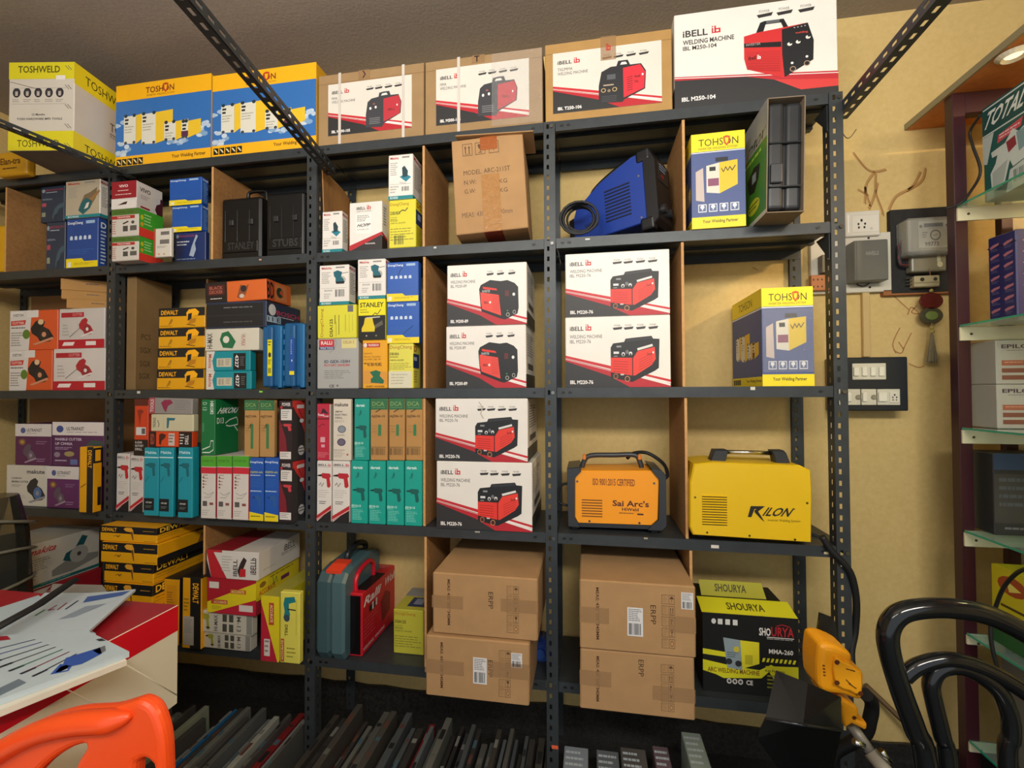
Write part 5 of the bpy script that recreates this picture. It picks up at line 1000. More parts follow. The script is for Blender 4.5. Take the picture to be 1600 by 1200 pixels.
mb = MB(); mb.add([(-i.w / 2, .0, i.h), (i.w / 2, 0, i.h), (i.w / 2 - .01, .055, i.h + .028), (-i.w / 2 - .004, .055, i.h + .028), (-i.w / 2, .001, i.h - .001), (i.w / 2, .001, i.h - .001), (i.w / 2 - .01, .056, i.h + .026), (-i.w / 2 - .004, .056, i.h + .026)], [(0, 1, 2, 3), (4, 7, 6, 5), (0, 4, 5, 1), (3, 2, 6, 7)], 'print:D2CA22')
paint(mb, t(.30, .30, .70, .75, 'SHOURYA', '4A4412', True), (-i.w / 2 - .004, .055, i.h + .0285), (i.w, 0, 0), (0, -.055, -.028))
mb.build('open_flap', parent=i.o)
mb = MB(); mb.add([(-i.w * .4, .13, i.h + .0), (i.w * .34, .13, i.h + .0), (i.w * .30, .145, i.h + .05), (-i.w * .42, .145, i.h + .05), (-i.w * .4, .132, i.h), (i.w * .34, .132, i.h), (i.w * .30, .147, i.h + .05), (-i.w * .42, .147, i.h + .05)], [(0, 1, 2, 3), (4, 7, 6, 5), (2, 6, 7, 3), (1, 5, 6, 2)], 'print:B8B024')
paint(mb, t(.25, .2, .75, .7, 'SHOURYA', '4A4412', True), (-i.w * .42, .1445, i.h + .05), (i.w * .72, 0, 0), (0, -.015, -.05))
mb.build('open_flap', parent=i.o)

# ------------------------------------------------------------------ bare machines and cases
def P2(pts, Y): return [(lambda q: (q.x, q.z))(at(x, y, Y)) for x, y in pts]
def screw(mb, x, y, z, rr=.004, k='chrome:6A6A60'):
    mb.prism([(x + rr * math.cos(a * .785), z + rr * math.sin(a * .785)) for a in range(8)], 'y', y - .0015, y, k)
# blue inverter welder, turned so that its vented side and front panel both show
yw = R(-30); zb = Z[2] + .001
Bl = at(893, 330, .19)
root = empty('inverter_welder', (Bl.x, .19, zb), 'royal blue inverter welder with black front panel and coiled cable, turned on the second shelf', 'welding machine', rot=(0, R(-4), yw))
Wd = .335
prof = [(.0, .10), (.025, .165), (.13, .235), (.26, .285), (.31, .285), (.335, .26), (.335, .02), (.02, .02), (.0, .05)]
mb = MB(); mb.prism([(.012, .03), (.0, .09), (.03, .165), (.14, .235), (.27, .28), (.31, .28), (.31, .03)], 'y', 0, .13, 'paint:1D3C92', bev=.004)
for k in range(10): mb.rbox(.155, .255, -.002, .001, .075 + k * .0125, .080 + k * .0125, 'ink:0C1228', bev=.0005)
for x, z in ((.02, .06), (.29, .05), (.29, .20), (.06, .17)): screw(mb, x, -.0, z, k='chrome:B8C0C8')
paint(mb, t(.0, 0, 1, 1, 'WELD', '121C3A', True), (.065, -.001, .095), (.06, 0, 0), (0, 0, -.022))
mb.build('housing', parent=root)
mb = MB(); mb.prism([(.0, .03), (.0, .13), (.02, .135), (.02, .03)], 'y', -.004, .134, 'plastic:141517', bev=.003); mb.build('rear_bumper', parent=root)
mb = MB(); mb.prism([(.31, .015), (.31, .285), (.335, .28), (.352, .24), (.352, .03), (.335, .015)], 'y', -.004, .134, 'plastic:17181B', bev=.004)
mb.rbox(.285, .335, -.006, .03, .245, .288, 'plastic:17181B', bev=.008, seg=2); mb.rbox(.285, .335, -.006, .03, .0, .045, 'plastic:17181B', bev=.008, seg=2)
mb.build('front_panel', parent=root)
for y_, z_ in ((.035, .07), (.095, .07)):
    mb = MB(); mb.prism([(y_ + .016 * math.cos(a * .524), z_ + .016 * math.sin(a * .524)) for a in range(12)], 'x', .350, .366, 'plastic:2A2A2C'); mb.build('cable_socket', parent=root)
mb = MB(); mb.rbox(.351, .354, .02, .11, .17, .24, 'gloss:1E2226', bev=.001); paint(mb, fine(.1, .1, .9, .5, 3, '8A9AB0') + r(.2, .6, .5, .8, '7A2020'), (.3545, .02, .24), (0, .09, 0), (0, 0, -.07)); mb.build('display', parent=root)
mb = MB(); mb.tube(smooth_path([(.06, .065, .20), (.08, .065, .245), (.16, .065, .285), (.26, .065, .310), (.29, .065, .285)], 5), .009, 'plastic:141517', n=8); mb.build('handle', parent=root)
mb = MB()
cc = at(905, 345, .10)
for k in range(5):
    rr = .066 - k * .004; pts = []
    for a in range(18): an = 2 * math.pi * a / 18; pts.append((cc.x + rr * math.cos(an) + .006 * math.sin(k * 2), .03 + .012 * k + .012 * math.sin(an), zb + .078 + rr * .95 * math.sin(an) + .003 * k))
    mb.tube(pts, .0045, 'rubber:26282A', closed=True, n=7)
cable = mb.build('coiled_cable'); cable.parent = root; cable.matrix_parent_inverse = (Matrix.Translation((Bl.x, .19, zb)) @ (Matrix.Rotation(yw, 4, 'Z') @ Matrix.Rotation(R(-4), 4, 'Y'))).inverted()

# black case in its cardboard sleeve
zb = Z[2] + .001; Yf = -.105
A = at(1197, 338, Yf); B = at(1257, 330, Yf); w = B.x - A.x; h = .352; d = .37
T = Matrix.Translation((A.x + w / 2, Yf, zb))
mb = MB(); th = .003
for (x0, x1_, z0, z1) in ((-w / 2, -w / 2 + th, 0, h), (w / 2 - th, w / 2, 0, h), (-w / 2, w / 2, 0, th), (-w / 2, w / 2, h - th, h)):
    mb.rbox(x0, x1_, 0, d, z0, z1, 'card:8A7A66', bev=.0008)
mb.rbox(-w / 2, w / 2, d - th, d, 0, h, 'card:8A7A66', bev=.0008)
paint(mb, r(0, 0, 1, 1, '3C7A24') + r(0, 0, 1, .32, '9A9A96') + t(.55, .22, .95, .30, 'TYROX', '2A2A2A', True, 0, .2) + fine(.4, .36, .9, .42, 1, 'A8C84A') + sub(p([(0, .3), (.5, 0), (1, .1), (.9, .6), (.6, 1), (.2, .9)], '1A1C1C') + r(.4, .25, .7, .6, '8A9A9A'), .55, .46, .86, .70) + circ(.72, .83, .14, .07, 'B8BC2A') + fine(.6, .80, .84, .87, 2, '4A5A1A') + r(0, .96, 1, 1, 'B8B8B0'), (-w / 2 - .0003, d, h), (0, -d, 0), (0, 0, -h))
slv = mb.build('open_sleeve_box', loc=(A.x + w / 2, Yf, zb), rot=(0, R(1.5), 0), label='green and grey cardboard sleeve with torn open end, right side of second shelf', cat='box')
mb = MB(); mb.rbox(-w * .46, -w * .02, .004, .33, .012, h - .012, 'plastic:2B2D30', bev=.012, seg=3); mb.rbox(w * .02, w * .46, .008, .33, .012, h - .012, 'plastic:2B2D30', bev=.012, seg=3)
mb.rbox(-w * .05, w * .05, .012, .32, .016, h - .018, 'plastic:222427', bev=.004)
for k in (.22, .60): mb.rbox(-w * .42, w * .42, -.0, .02, h * k, h * k + .006, 'plastic:1C1E20', bev=.002)
cs = mb.build('plastic_tool_case', loc=(A.x + w / 2, Yf + .002, zb), rot=(0, R(1.5), 0), label='dark grey plastic tool case sticking end-on inside the green sleeve', cat='case')
for k in (.34,):
    mb = MB(); mb.rbox(-w * .40, -w * .08, -.006, .006, h * k - .03, h * k + .03, 'plastic:34363A', bev=.004, seg=2); mb.build('latch', parent=cs)

# orange welder
q = atz(895, 826, Z[4]); Y0 = max(.006, min(q.y, .04)); zb = Z[4] + .012
fr = P2([(898, 745), (903, 735), (1018, 735), (1030, 748), (1028, 812), (1018, 821), (903, 817), (898, 808)], Y0)
X0 = at(885, 780, Y0).x; X1 = at(1041, 780, Y0).x; zt = at(960, 728, Y0).z; zbo = Z[4] + .004
root = empty('inverter_welder', ((X0 + X1) / 2, Y0, Z[4]), 'orange inverter welder with black corner guards and carry handle on the fourth shelf', 'welding machine')
loc = Vector(((X0 + X1) / 2, Y0, Z[4]))
def sub_build(mb, name, **k): return mb.build(name, parent=root, loc=-loc, **k)
mb = MB(); mb.prism(fr, 'y', Y0 - .001, Y0 + .145, 'paint:F59C12', bev=.003)
L0 = at(906, 768, Y0); L1 = at(942, 806, Y0)
for k in range(7): mb.rbox(at(909, 780, Y0).x, at(941, 780, Y0).x, Y0 - .0035, Y0 - .0005, at(920, 781 + k * 4.2, Y0).z - .0015, at(920, 781 + k * 4.2, Y0).z + .0015, 'ink:7A4A08', bev=.0004)
a0 = at(926, 747, Y0); a1 = at(992, 760, Y0); b0 = at(957, 781, Y0); b1 = at(1014, 806, Y0)
paint(mb, t(0, 0, 1, 1, 'ISO 9001:2015 CERTIFIED', '8A4410', True), (a0.x, Y0 - .0012, a0.z), (a1.x - a0.x, 0, 0), (0, 0, a1.z - a0.z))
paint(mb, t(0, 0, 1, .42, "Sai Arc's", '4A1A1A', True) + t(.26, .50, .72, .72, 'HiWeld', '3A1A1A', True) + r(.18, .82, .82, .83, '6A3A10') + fine(.18, .86, .6, .98, 1, '6A3A10') + r(.68, .87, .85, .97, '3A1A10'), (b0.x, Y0 - .0012, b0.z), (b1.x - b0.x, 0, 0), (0, 0, b1.z - b0.z))
for x, y in ((902, 752), (1022, 755), (921, 814), (999, 817)): s_ = at(x, y, Y0); screw(mb, s_.x, Y0 - .001, s_.z)
sub_build(mb, 'housing')
for pts, nm in (([(886, 731), (905, 729), (908, 735), (898, 745), (898, 808), (903, 818), (906, 824), (888, 822)], 'left'), ([(1016, 730), (1032, 733), (1040, 742), (1041, 822), (1034, 829), (1012, 828), (1018, 821), (1029, 812), (1030, 748), (1020, 736)], 'right')):
    mb = MB(); mb.prism(P2(pts, Y0), 'y', Y0 - .010, Y0 + .155, 'plastic:2E3034', bev=.003); sub_build(mb, 'corner_guard')
mb = MB(); mb.prism(P2([(904, 816), (1018, 821), (1016, 827), (902, 823)], Y0), 'y', Y0 + .0, Y0 + .15, 'plastic:26282B'); sub_build(mb, 'base')
mb = MB(); H = [at(x, y, Y0 + .06) for x, y in ((909, 734), (912, 722), (922, 712), (960, 711), (992, 711), (1000, 722), (1003, 734))]
mb.tube(smooth_path(H, 4), .009, 'plastic:34363A', n=8); sub_build(mb, 'handle')
for x in (913, 999):
    mb = MB(); s_ = at(x, 711, Y0 + .06); mb.rbox(s_.x - .006, s_.x + .006, Y0 + .05, Y0 + .07, s_.z - .016, s_.z + .002, 'plastic:D87A1E', bev=.002); sub_build(mb, 'handle_clip')
mb = MB(); mb.tube(smooth_path([at(x, y, yy) for x, y, yy in ((980, 716, .15), (990, 708, .17), (1012, 708, .19), (1036, 724, .16), (1043, 742, .10), (1036, 748, .08), (1030, 746, .10))], 5), .0065, 'rubber:151617', n=8); sub_build(mb, 'cable')
mb = MB(); mb.tube(smooth_path([at(x, y, yy) for x, y, yy in ((888, 755, .06), (878, 758, .06), (872, 772, .06), (874, 785, .06), (887, 790, .06))], 5), .0045, 'rubber:151617', n=8); sub_build(mb, 'cable')
for x in (898, 1022):
    mb = MB(); s_ = at(x, 826, Y0 + .02); mb.rbox(s_.x - .012, s_.x + .012, Y0 + .01, Y0 + .04, Z[4] + .0005, Z[4] + .012, 'rubber:18191A', bev=.002); sub_build(mb, 'foot')

# yellow welder
Y0 = -.028
o_ = P2([(1078, 755), (1084, 725), (1112, 722), (1250, 727), (1267, 735), (1269, 765), (1268, 848), (1083, 836), (1078, 824)], Y0)
zmin = min(z for x, z in o_); cx = sum(x for x, z in o_) / len(o_)
root = empty('inverter_welder', (cx, Y0, Z[4]), 'yellow inverter welder with black ended chrome handle at the right end of the fourth shelf', 'welding machine')
loc = Vector((cx, Y0, Z[4]))
o_ = [(x, max(z, Z[4] + .006)) for x, z in o_]
mb = MB(); mb.prism(o_, 'y', Y0, Y0 + .16, 'paint:E0B70C', bev=.004)
tp = P2([(1085, 725), (1113, 721), (1250, 726), (1266, 735)], Y0)
lb = at(1090, 771, Y0)
for k in range(12):
    za = at(1115, 775 + k * 3.95, Y0).z; xa = at(1097, 790, Y0).x; xb = at(1136, 790, Y0).x
    mb.prism([(Y0 - .004, za), (Y0 + .0005, za + .0035), (Y0 + .0005, za - .0015)], 'x', xa, xb, 'paint:E0B70C'); mb.rbox(xa, xb, Y0 - .0006, Y0 + .001, za - .0045, za - .0025, 'ink:3A2A06', bev=.0002)
a0 = at(1168, 790, Y0); a1 = at(1252, 818, Y0)
paint(mb, p([(.0, .72), (.06, .02), (.32, .0), (.18, .2), (.13, .2), (.07, .72)], '1C1A16') + p([(.13, .28), (.26, .0), (.33, 0), (.2, .34), (.32, 1), (.25, .82), (.13, .4)], '1C1A16') + t(.33, .06, .82, .62, 'ILON', '1C1A16', True, 0, .25) + circ(.88, .12, .012, .04, '6A5A10', 8) + t(.38, .78, .98, .98, 'Inverter Welding System', '4A3C0A'), (a0.x, Y0 - .0004, a0.z), (a1.x - a0.x, 0, 0), (0, 0, a1.z - a0.z))
for x, y in ((1086, 777), (1261, 786), (1105, 832), (1171, 837), (1242, 843)): s_ = at(x, y, Y0); screw(mb, s_.x, Y0, s_.z, .0035, 'chrome:8A7A30')
mb.build('housing', parent=root, loc=-loc)
for pts in ([(1107, 723), (1114, 702), (1134, 702), (1136, 705), (1131, 724)], [(1203, 703), (1222, 703), (1226, 707), (1234, 727), (1210, 727), (1206, 710)]):
    mb = MB(); mb.prism(P2(pts, Y0 + .05), 'y', Y0 + .035, Y0 + .075, 'plastic:2C2E30', bev=.004); mb.build('handle_end', parent=root, loc=-loc)
mb = MB(); mb.tube([at(1130, 706, Y0 + .055), at(1208, 708, Y0 + .055)], .007, 'chrome:C8C4B8', n=10); mb.build('handle_bar', parent=root, loc=-loc)
for x in (1096, 1254):
    mb = MB(); s_ = at(x, 840, Y0 + .05); mb.rbox(s_.x - .012, s_.x + .012, Y0 + .06, Y0 + .085, Z[4] + .0005, Z[4] + .0075, 'rubber:18191A', bev=.001); mb.build('foot', parent=root, loc=-loc)

# grey-green drill case with an orange latch
zb = Z[5] + .001; Yf = -.02
A = at(493, 940, Yf); B = at(538, 940, Yf); w = B.x - A.x; h = at(515, 893, Yf).z - zb
root = empty('plastic_tool_case', ((A.x + B.x) / 2, Yf, zb), 'grey-green plastic drill case with an orange latch standing beside the second post', 'case', rot=(0, 0, R(-.5)))
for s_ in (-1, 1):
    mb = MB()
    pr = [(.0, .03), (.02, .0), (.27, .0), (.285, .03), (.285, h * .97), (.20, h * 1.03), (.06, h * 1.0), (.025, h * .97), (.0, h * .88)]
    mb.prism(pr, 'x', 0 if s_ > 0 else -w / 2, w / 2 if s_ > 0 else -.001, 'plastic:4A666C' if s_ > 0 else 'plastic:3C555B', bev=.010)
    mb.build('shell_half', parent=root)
mb = MB(); mb.prism([(.02, h * .95), (.018, h * .985), (.06, h * 1.02), (.10, h * 1.03), (.10, h * 1.01), (.05, h * .99)], 'x', -w * .25, w * .28, 'plastic:E8482A', bev=.002); mb.build('latch', parent=root)
mb = MB(); mb.tube(smooth_path([(0, .12, h * 1.0), (0, .13, h * 1.08), (0, .20, h * 1.12), (0, .26, h * 1.06), (0, .265, h * .99)], 4), .012, 'plastic:23282B', n=8); mb.build('handle', parent=root)
# red welder kit box with handle
Lp = atz(533, 1024, Z[5]); Yf = Lp.y
zb = Z[5] + .001; A = at(533, 1000, Yf); B = at(566, 1000, Yf); w = B.x - A.x; h = at(540, 926, Yf).z - zb
root = empty('welding_kit_box', ((A.x + B.x) / 2, Yf, zb), 'red and black welding kit box with a red carry handle on the lowest shelf', 'box', rot=(0, 0, 0))
mb = MB(); D_ = .30
mb.rbox(-w / 2, w / 2, 0, D_, 0, h, 'print:C01828', bev=.004)
mb.rbox(-w * .18, w * .42, -.0015, .002, .008, h * .96, 'gloss:141012', bev=.001)
paint(mb, ralli(), (w / 2 + .0004, 0, h), (0, D_, 0), (0, 0, -h))
paint(mb, fine(.2, .1, .8, .2, 2, 'D88A8A') + r(.2, .35, 1, .9, '17120F'), (-w / 2, D_, h + .0004), (w, 0, 0), (0, -D_, 0))
mb.build('body', parent=root)
mb = MB(); mb.tube(smooth_path([(0, .03, h - .005), (0, .03, h + .035), (0, .06, h + .062), (0, .13, h + .072), (0, .17, h + .05), (0, .175, h - .005)], 5), .009, 'plastic:D01A2E', n=10); mb.build('handle', parent=root)
# crumpled yellow-green bag behind them
mb = MB(); A = at(500, 925, .14); B = at(535, 925, .14); bmx = []
rn = random.Random(4); n = 10
for j in range(7):
    for i_ in range(n):
        an = 2 * math.pi * i_ / n; z = Z[5] + .001 + j * .045; k = (1 - .10 * j) * rn.uniform(.88, 1.1)
        bmx.append(((A.x + B.x) / 2 - .035 + .055 * k * math.cos(an), .215 + .05 * k * math.sin(an), z + (rn.uniform(-.01, .01) if j else 0)))
fs = [(j * n + i_, j * n + (i_ + 1) % n, (j + 1) * n + (i_ + 1) % n, (j + 1) * n + i_) for j in range(6) for i_ in range(n)] + [tuple(range(6 * n, 7 * n))]
mb.add(bmx, fs, 'gloss:A8A23A'); mb.build('plastic_bag', label='crumpled yellow-green plastic bag behind the grey-green drill case', cat='bag')
# small blue part behind the third post
A = at(845, 1012, .12); mb = MB(); mb.tube([(A.x + .006, .10, Z[5] + .032), (A.x, .2, Z[5] + .032)], .031, 'plastic:1C3E8A', n=16); mb.tube([(A.x, .09, Z[5] + .032), (A.x, .10, Z[5] + .032)], .018, 'plastic:2A4E9A', n=14)
mb.build('hose_coupling', label='small blue round part lying in shade behind the third post', cat='part')
# yellow pack at the top left edge and yellow case at the left end of the second shelf
A = at(5, 242, -.03); B = at(50, 275, -.03)
mb = MB(); mb.rbox(A.x, B.x, -.05, -.012, B.z, A.z, 'print:C08E14', bev=.012, seg=3)
paint(mb, t(.12, .28, .80, .55, 'Elan-tra', '5A3408', True) + fine(.2, .68, .7, .8, 1, '5A3408'), (A.x, -.0503, A.z), (B.x - A.x, 0, 0), (0, 0, B.z - A.z))
o = mb.build('hanging_pack', label='small ochre printed pack hanging under the jutting welder box at the far left', cat='pack')
mb = MB(); mb.tube([((A.x + B.x) / 2, -.028, A.z - .002), ((A.x + B.x) / 2, -.004, A.z + .012), ((A.x + B.x) / 2, .004, Z[1] - .0)], .002, 'plastic:1A1A1A', n=5); mb.build('strap', parent=o)
A = at(-20, 352, .02); B = at(14, 352, .02)
mb = MB(); mb.rbox(A.x, B.x, .02, .2, Z[2] + .001, A.z, 'plastic:D8A414', bev=.02, seg=3); o = mb.build('plastic_tool_case', label='bright yellow plastic case cut off by the left edge of the second shelf', cat='case')
mb = MB(); mb.rbox(A.x + .02, A.x + .06, .012, .021, A.z - .05, A.z - .03, 'plastic:1A1A1A', bev=.003); mb.build('latch', parent=o)
# brown cardboard back boards in the dim left bay
for lv, lab in ((3, 'brown cardboard board at the back of the left bay, third shelf'), (4, 'brown cardboard board at the back of the left bay, fourth shelf'), (5, 'brown cardboard board at the back of the left bay, lowest shelf')):
    mb = MB(); zt = Z[lv - 1] - .04; mb.rbox(PX[0] + .05, PX[1] - .05, .283, .289, Z[lv] + .001, zt, 'card:8A6238', bev=.0008); mb.build('cardboard_sheet', label=lab, cat='cardboard')
# black film-wrapped bundle at the lower left
mb = MB(); rn = random.Random(9); A = at(-30, 900, -.30); n = 14; vs = []
B = at(34, 860, -.30); cx = B.x - .205; rx = .11; zt = at(20, 783, -.30).z
for j in range(9):
    f = j / 8; k = [.9, 1, 1, .98, 1, .97, .95, .88, .6][j]
    for i_ in range(n):
        an = 2 * math.pi * i_ / n; vs.append((cx + rx * k * math.cos(an) * rn.uniform(.96, 1.04), -.25 + .10 * k * math.sin(an) * rn.uniform(.96, 1.04), f * zt))
fs = [(j * n + i_, j * n + (i_ + 1) % n, (j + 1) * n + (i_ + 1) % n, (j + 1) * n + i_) for j in range(8) for i_ in range(n)] + [tuple(range(8 * n, 9 * n))]
mb.add(vs, fs, 'gloss:2B2C28'); o = mb.build('wrapped_bundle', label='tall dark bundle wrapped in glossy film at the left edge behind the counter', cat='bundle')
for k in range(4):
    mb = MB(); z = zt * (.55 + k * .12)
    pts = [(cx + rx * 1.02 * math.cos(a * .5236), -.25 + .104 * math.sin(a * .5236), z + .03 * math.sin(a * .5236 + k)) for a in range(12)]
    mb.tube(pts, .006, 'gloss:6A695C', n=5, closed=True); mb.build('band', parent=o)

# ------------------------------------------------------------------ electrics on the back wall
YWf = YW - .0005
def wbox(x0, y0, x1, y1, Yb, thick, k, bev=.003, fk=None, mb=None, seg=1):
    """box fixed to the wall whose FRONT spans the pixels; front at Yb - thick"""
    a = at(x0, y0, Yb - thick); b = at(x1, y1, Yb - thick); m_ = mb or MB()
    m_.rbox(min(a.x, b.x), max(a.x, b.x), Yb - thick, Yb, min(a.z, b.z), max(a.z, b.z), k, bev=bev, fk=fk, seg=seg); return m_
def onplane(mb, art, x0, y0, x1, y1, Y):
    a = at(x0, y0, Y); b = at(x1, y1, Y); paint(mb, art, (a.x, Y, a.z), (b.x - a.x, 0, 0), (0, 0, b.z - a.z))
mb = wbox(1321, 331, 1376, 367, YWf, .032, 'plastic:D8D2C2', .003)
onplane(mb, r(.06, .14, .1, .84, 'F2EEE2') + r(.18, .16, .96, .86, 'CFC9B8') + r(.20, .19, .94, .83, 'DCD6C6') + circ(.46, .38, .035, .06, '2A2620') + circ(.37, .52, .03, .05, '2A2620') + circ(.56, .52, .03, .05, '2A2620') + circ(.38, .66, .03, .05, '2A2620') + circ(.54, .66, .03, .05, '2A2620') + circ(.74, .72, .04, .06, 'C4BEAE'), 1321, 331, 1376, 367, YWf - .0323)
so = mb.build('socket_box', label='white three-pin socket box above the grey fuse box', cat='socket')
# white switch board with fuse box, breaker and terminal block
mb = wbox(1266, 369, 1395, 455, YWf, .02, 'paint:CFC9B8', .002)
for x, y in ((1288, 376), (1359, 449), (1357, 372)): s_ = at(x, y, YWf - .02); screw(mb, s_.x, YWf - .02, s_.z, .004, 'ink:1A1816')
bd = mb.build('switch_board', label='white wall board behind the end post carrying a grey fuse box', cat='board')
mb = wbox(1334, 376, 1389, 437, YWf - .02, .055, 'paint:5E5E58', .003); onplane(mb, t(.35, .28, .72, .38, 'HAVELLS', '8A8A82', True) + r(.06, .02, .09, .98, '4A4A46'), 1334, 376, 1389, 437, YWf - .0753)
fb = mb.build('fuse_box', parent=bd)
mb = MB(); mb.tube(smooth_path([at(x, y, YWf - .03) for x, y in ((1345, 438), (1339, 444), (1350, 447), (1362, 440))], 5), .002, 'rubber:151515', n=6); mb.build('wire', parent=bd)
mb = wbox(1284, 398, 1303, 425, YWf - .02, .03, 'plastic:6A6252', .002); mb.build('breaker', parent=bd)
mb = wbox(1267, 430, 1302, 453, YWf - .02, .018, 'plastic:A8683A', .002); onplane(mb, sum([circ(.12 + .19 * k, .3, .04, .07, '3A1E10', 8) + circ(.12 + .19 * k, .75, .04, .07, '3A1E10', 8) for k in range(5)], []), 1267, 430, 1302, 453, YWf - .0383); mb.build('terminal_block', parent=bd)
# black meter board
mb = wbox(1391, 328, 1490, 455, YWf, .022, 'rough:1E1D1B', .002); mbd = mb.build('meter_board', label='black wooden board carrying the electricity meter, beside the maroon cabinet', cat='board')
root = mb = wbox(1420, 343, 1487, 391, YWf - .022, .05, 'plastic:9A9684', .004); mt_ = root.build('electricity_meter', label='grey electricity meter under a clear cover on the black board', cat='meter')
mb = wbox(1434, 346, 1483, 386, YWf - .072, .003, 'print:C0BCA8', .001)
onplane(mb, r(.18, .10, .80, .24, '22241E') + circ(.08, .2, .05, .06, '5A5A52') + circ(.92, .2, .04, .05, '5A4A42') + fine(.3, .28, .8, .32, 1, '6A6A5A') + fine(.12, .42, .3, .66, 3, '5A5A4A') + ring(.55, .54, .18, .20, '4A4A3E', 'C0BCA8') + scrib([(.45, .52), (.52, .56), (.62, .5)], .02, '4A4A3E') + t(.20, .78, .66, .94, '99773', '2A2A22', True), 1434, 346, 1483, 386, YWf - .0753)
mb.build('dial_plate', parent=mt_)
mb = wbox(1418, 341, 1489, 396, YWf - .0225, .062, 'clear_plastic', .004); mb.build('clear_cover', parent=mt_)
mb = wbox(1424, 397, 1480, 423, YWf - .022, .035, 'plastic:7A7462', .006, seg=2); onplane(mb, circ(.80, .62, .08, .16, 'C8C0A0') + r(.72, .08, .82, .5, 'B8B4A0'), 1424, 397, 1480, 423, YWf - .0575); mb.build('terminal_cover', parent=mt_)
mb = MB()
for k in range(5): mb.tube(smooth_path([at(x, y, YWf - .04) for x, y in ((1412, 376 + k * 4), (1404, 385 + k * 5), (1408, 404 + k * 3), (1424, 404 + k * 3.2))], 5), .0028, ['rubber:5A2220', 'rubber:1A1A1A', 'rubber:2A2A34', 'rubber:6A2A28', 'rubber:1A1A1A'][k], n=6)
mb.build('wiring', parent=mt_)
mb = wbox(1429, 431, 1469, 447, YWf - .022, .028, 'plastic:A89C7A', .003); onplane(mb, circ(.3, .35, .09, .18, '2A241A') + circ(.82, .35, .08, .16, '2A241A') + r(0, .6, 1, .68, '7A6E52'), 1429, 431, 1469, 447, YWf - .0503)
fu = mb.build('fuse_holder', label='cream porcelain fuse holder at the foot of the black meter board', cat='fuse')
mb = MB()
for k in range(3): mb.tube([at(1416, 435 + k * 5, YWf - .035), at(1430, 434 + k * 5, YWf - .036)], .0022, 'rubber:3A3428', n=5)
mb.build('wire', parent=fu)
mb = MB(); a = at(1375, 455, YWf); b = at(1488, 458, YWf); mb.rbox(a.x, b.x, YWf - .02, YWf, b.z - .004, a.z, 'rough:9A6234', bev=.001); mb.build('wooden_batten', label='thin brown wooden batten under the meter board', cat='batten')
mb = MB(); a = at(1344, 456, YWf); b = at(1357, 558, YWf); mb.rbox(a.x, b.x, YWf - .016, YWf, b.z, a.z, 'paint:C4A872', bev=.002); mb.build('cable_conduit', label='cream cable conduit running down from the white board to the black switchboard', cat='conduit')
# round ornaments on a string with a tassel
sx = at(1456, 470, YWf - .03).x; Yo = YWf - .035
root = empty('hanging_ornament', (sx, Yo, at(1456, 455, Yo).z), 'hanging ornament of two round discs and a tassel below the meter', 'ornament'); loc = Vector(root.location)
def disc(mb, cx, cz, rx, rz, y, th, k): mb.prism([(cx + rx * math.cos(a * .2618), cz + rz * math.sin(a * .2618)) for a in range(24)], 'y', y, y + th, k, bev=.0015)
c_ = at(1456, 470, Yo); mb = MB(); disc(mb, c_.x, c_.z, .037, .030, Yo, .008, 'plastic:5A1C16'); mb.build('disc', parent=root, loc=-loc, label='dark red disc')
c_ = at(1456, 493, Yo); mb = MB(); disc(mb, c_.x, c_.z, .037, .030, Yo, .008, 'plastic:4A4632'); disc(mb, c_.x, c_.z, .020, .016, Yo - .002, .004, 'gloss:7A8A4A'); mb.build('disc', parent=root, loc=-loc, label='green centred disc')
mb = MB(); mb.tube([at(1452, 420, YWf - .06), at(1455, 440, Yo), at(1456, 458, Yo + .004)], .0012, 'cloth:8A5A48', n=5); mb.tube([at(1456, 505, Yo), at(1456, 522, Yo)], .0025, 'cloth:8A7A4A', n=6); mb.build('string', parent=root, loc=-loc)
for x, y, rr in ((1455, 454, .006), (1456, 512, .007), (1456, 518, .008)):
    mb = MB(); c_ = at(x, y, Yo); mb.tube([(c_.x, Yo, c_.z + rr), (c_.x, Yo, c_.z + rr * .5), (c_.x, Yo, c_.z - rr * .5), (c_.x, Yo, c_.z - rr)], [rr * .4, rr, rr, rr * .4], 'gloss:A8985A', n=10); mb.build('bead', parent=root, loc=-loc)
a = at(1456, 522, Yo); b = at(1456, 566, Yo); mb = MB(); rn = random.Random(3)
for k in range(34):
    an = k * 2.4; s_ = math.sqrt(k / 34)
    mb.tube([(a.x + .004 * s_ * math.cos(an), Yo + .004 * s_ * math.sin(an), a.z), (a.x + .011 * s_ * math.cos(an), Yo + .009 * s_ * math.sin(an), (a.z + b.z) / 2), (a.x + .019 * s_ * math.cos(an), Yo + .012 * s_ * math.sin(an), b.z + rn.uniform(-.004, .004))], .0016, 'cloth:857A5C', n=4, cap=False)
mb.build('tassel', parent=root, loc=-loc)
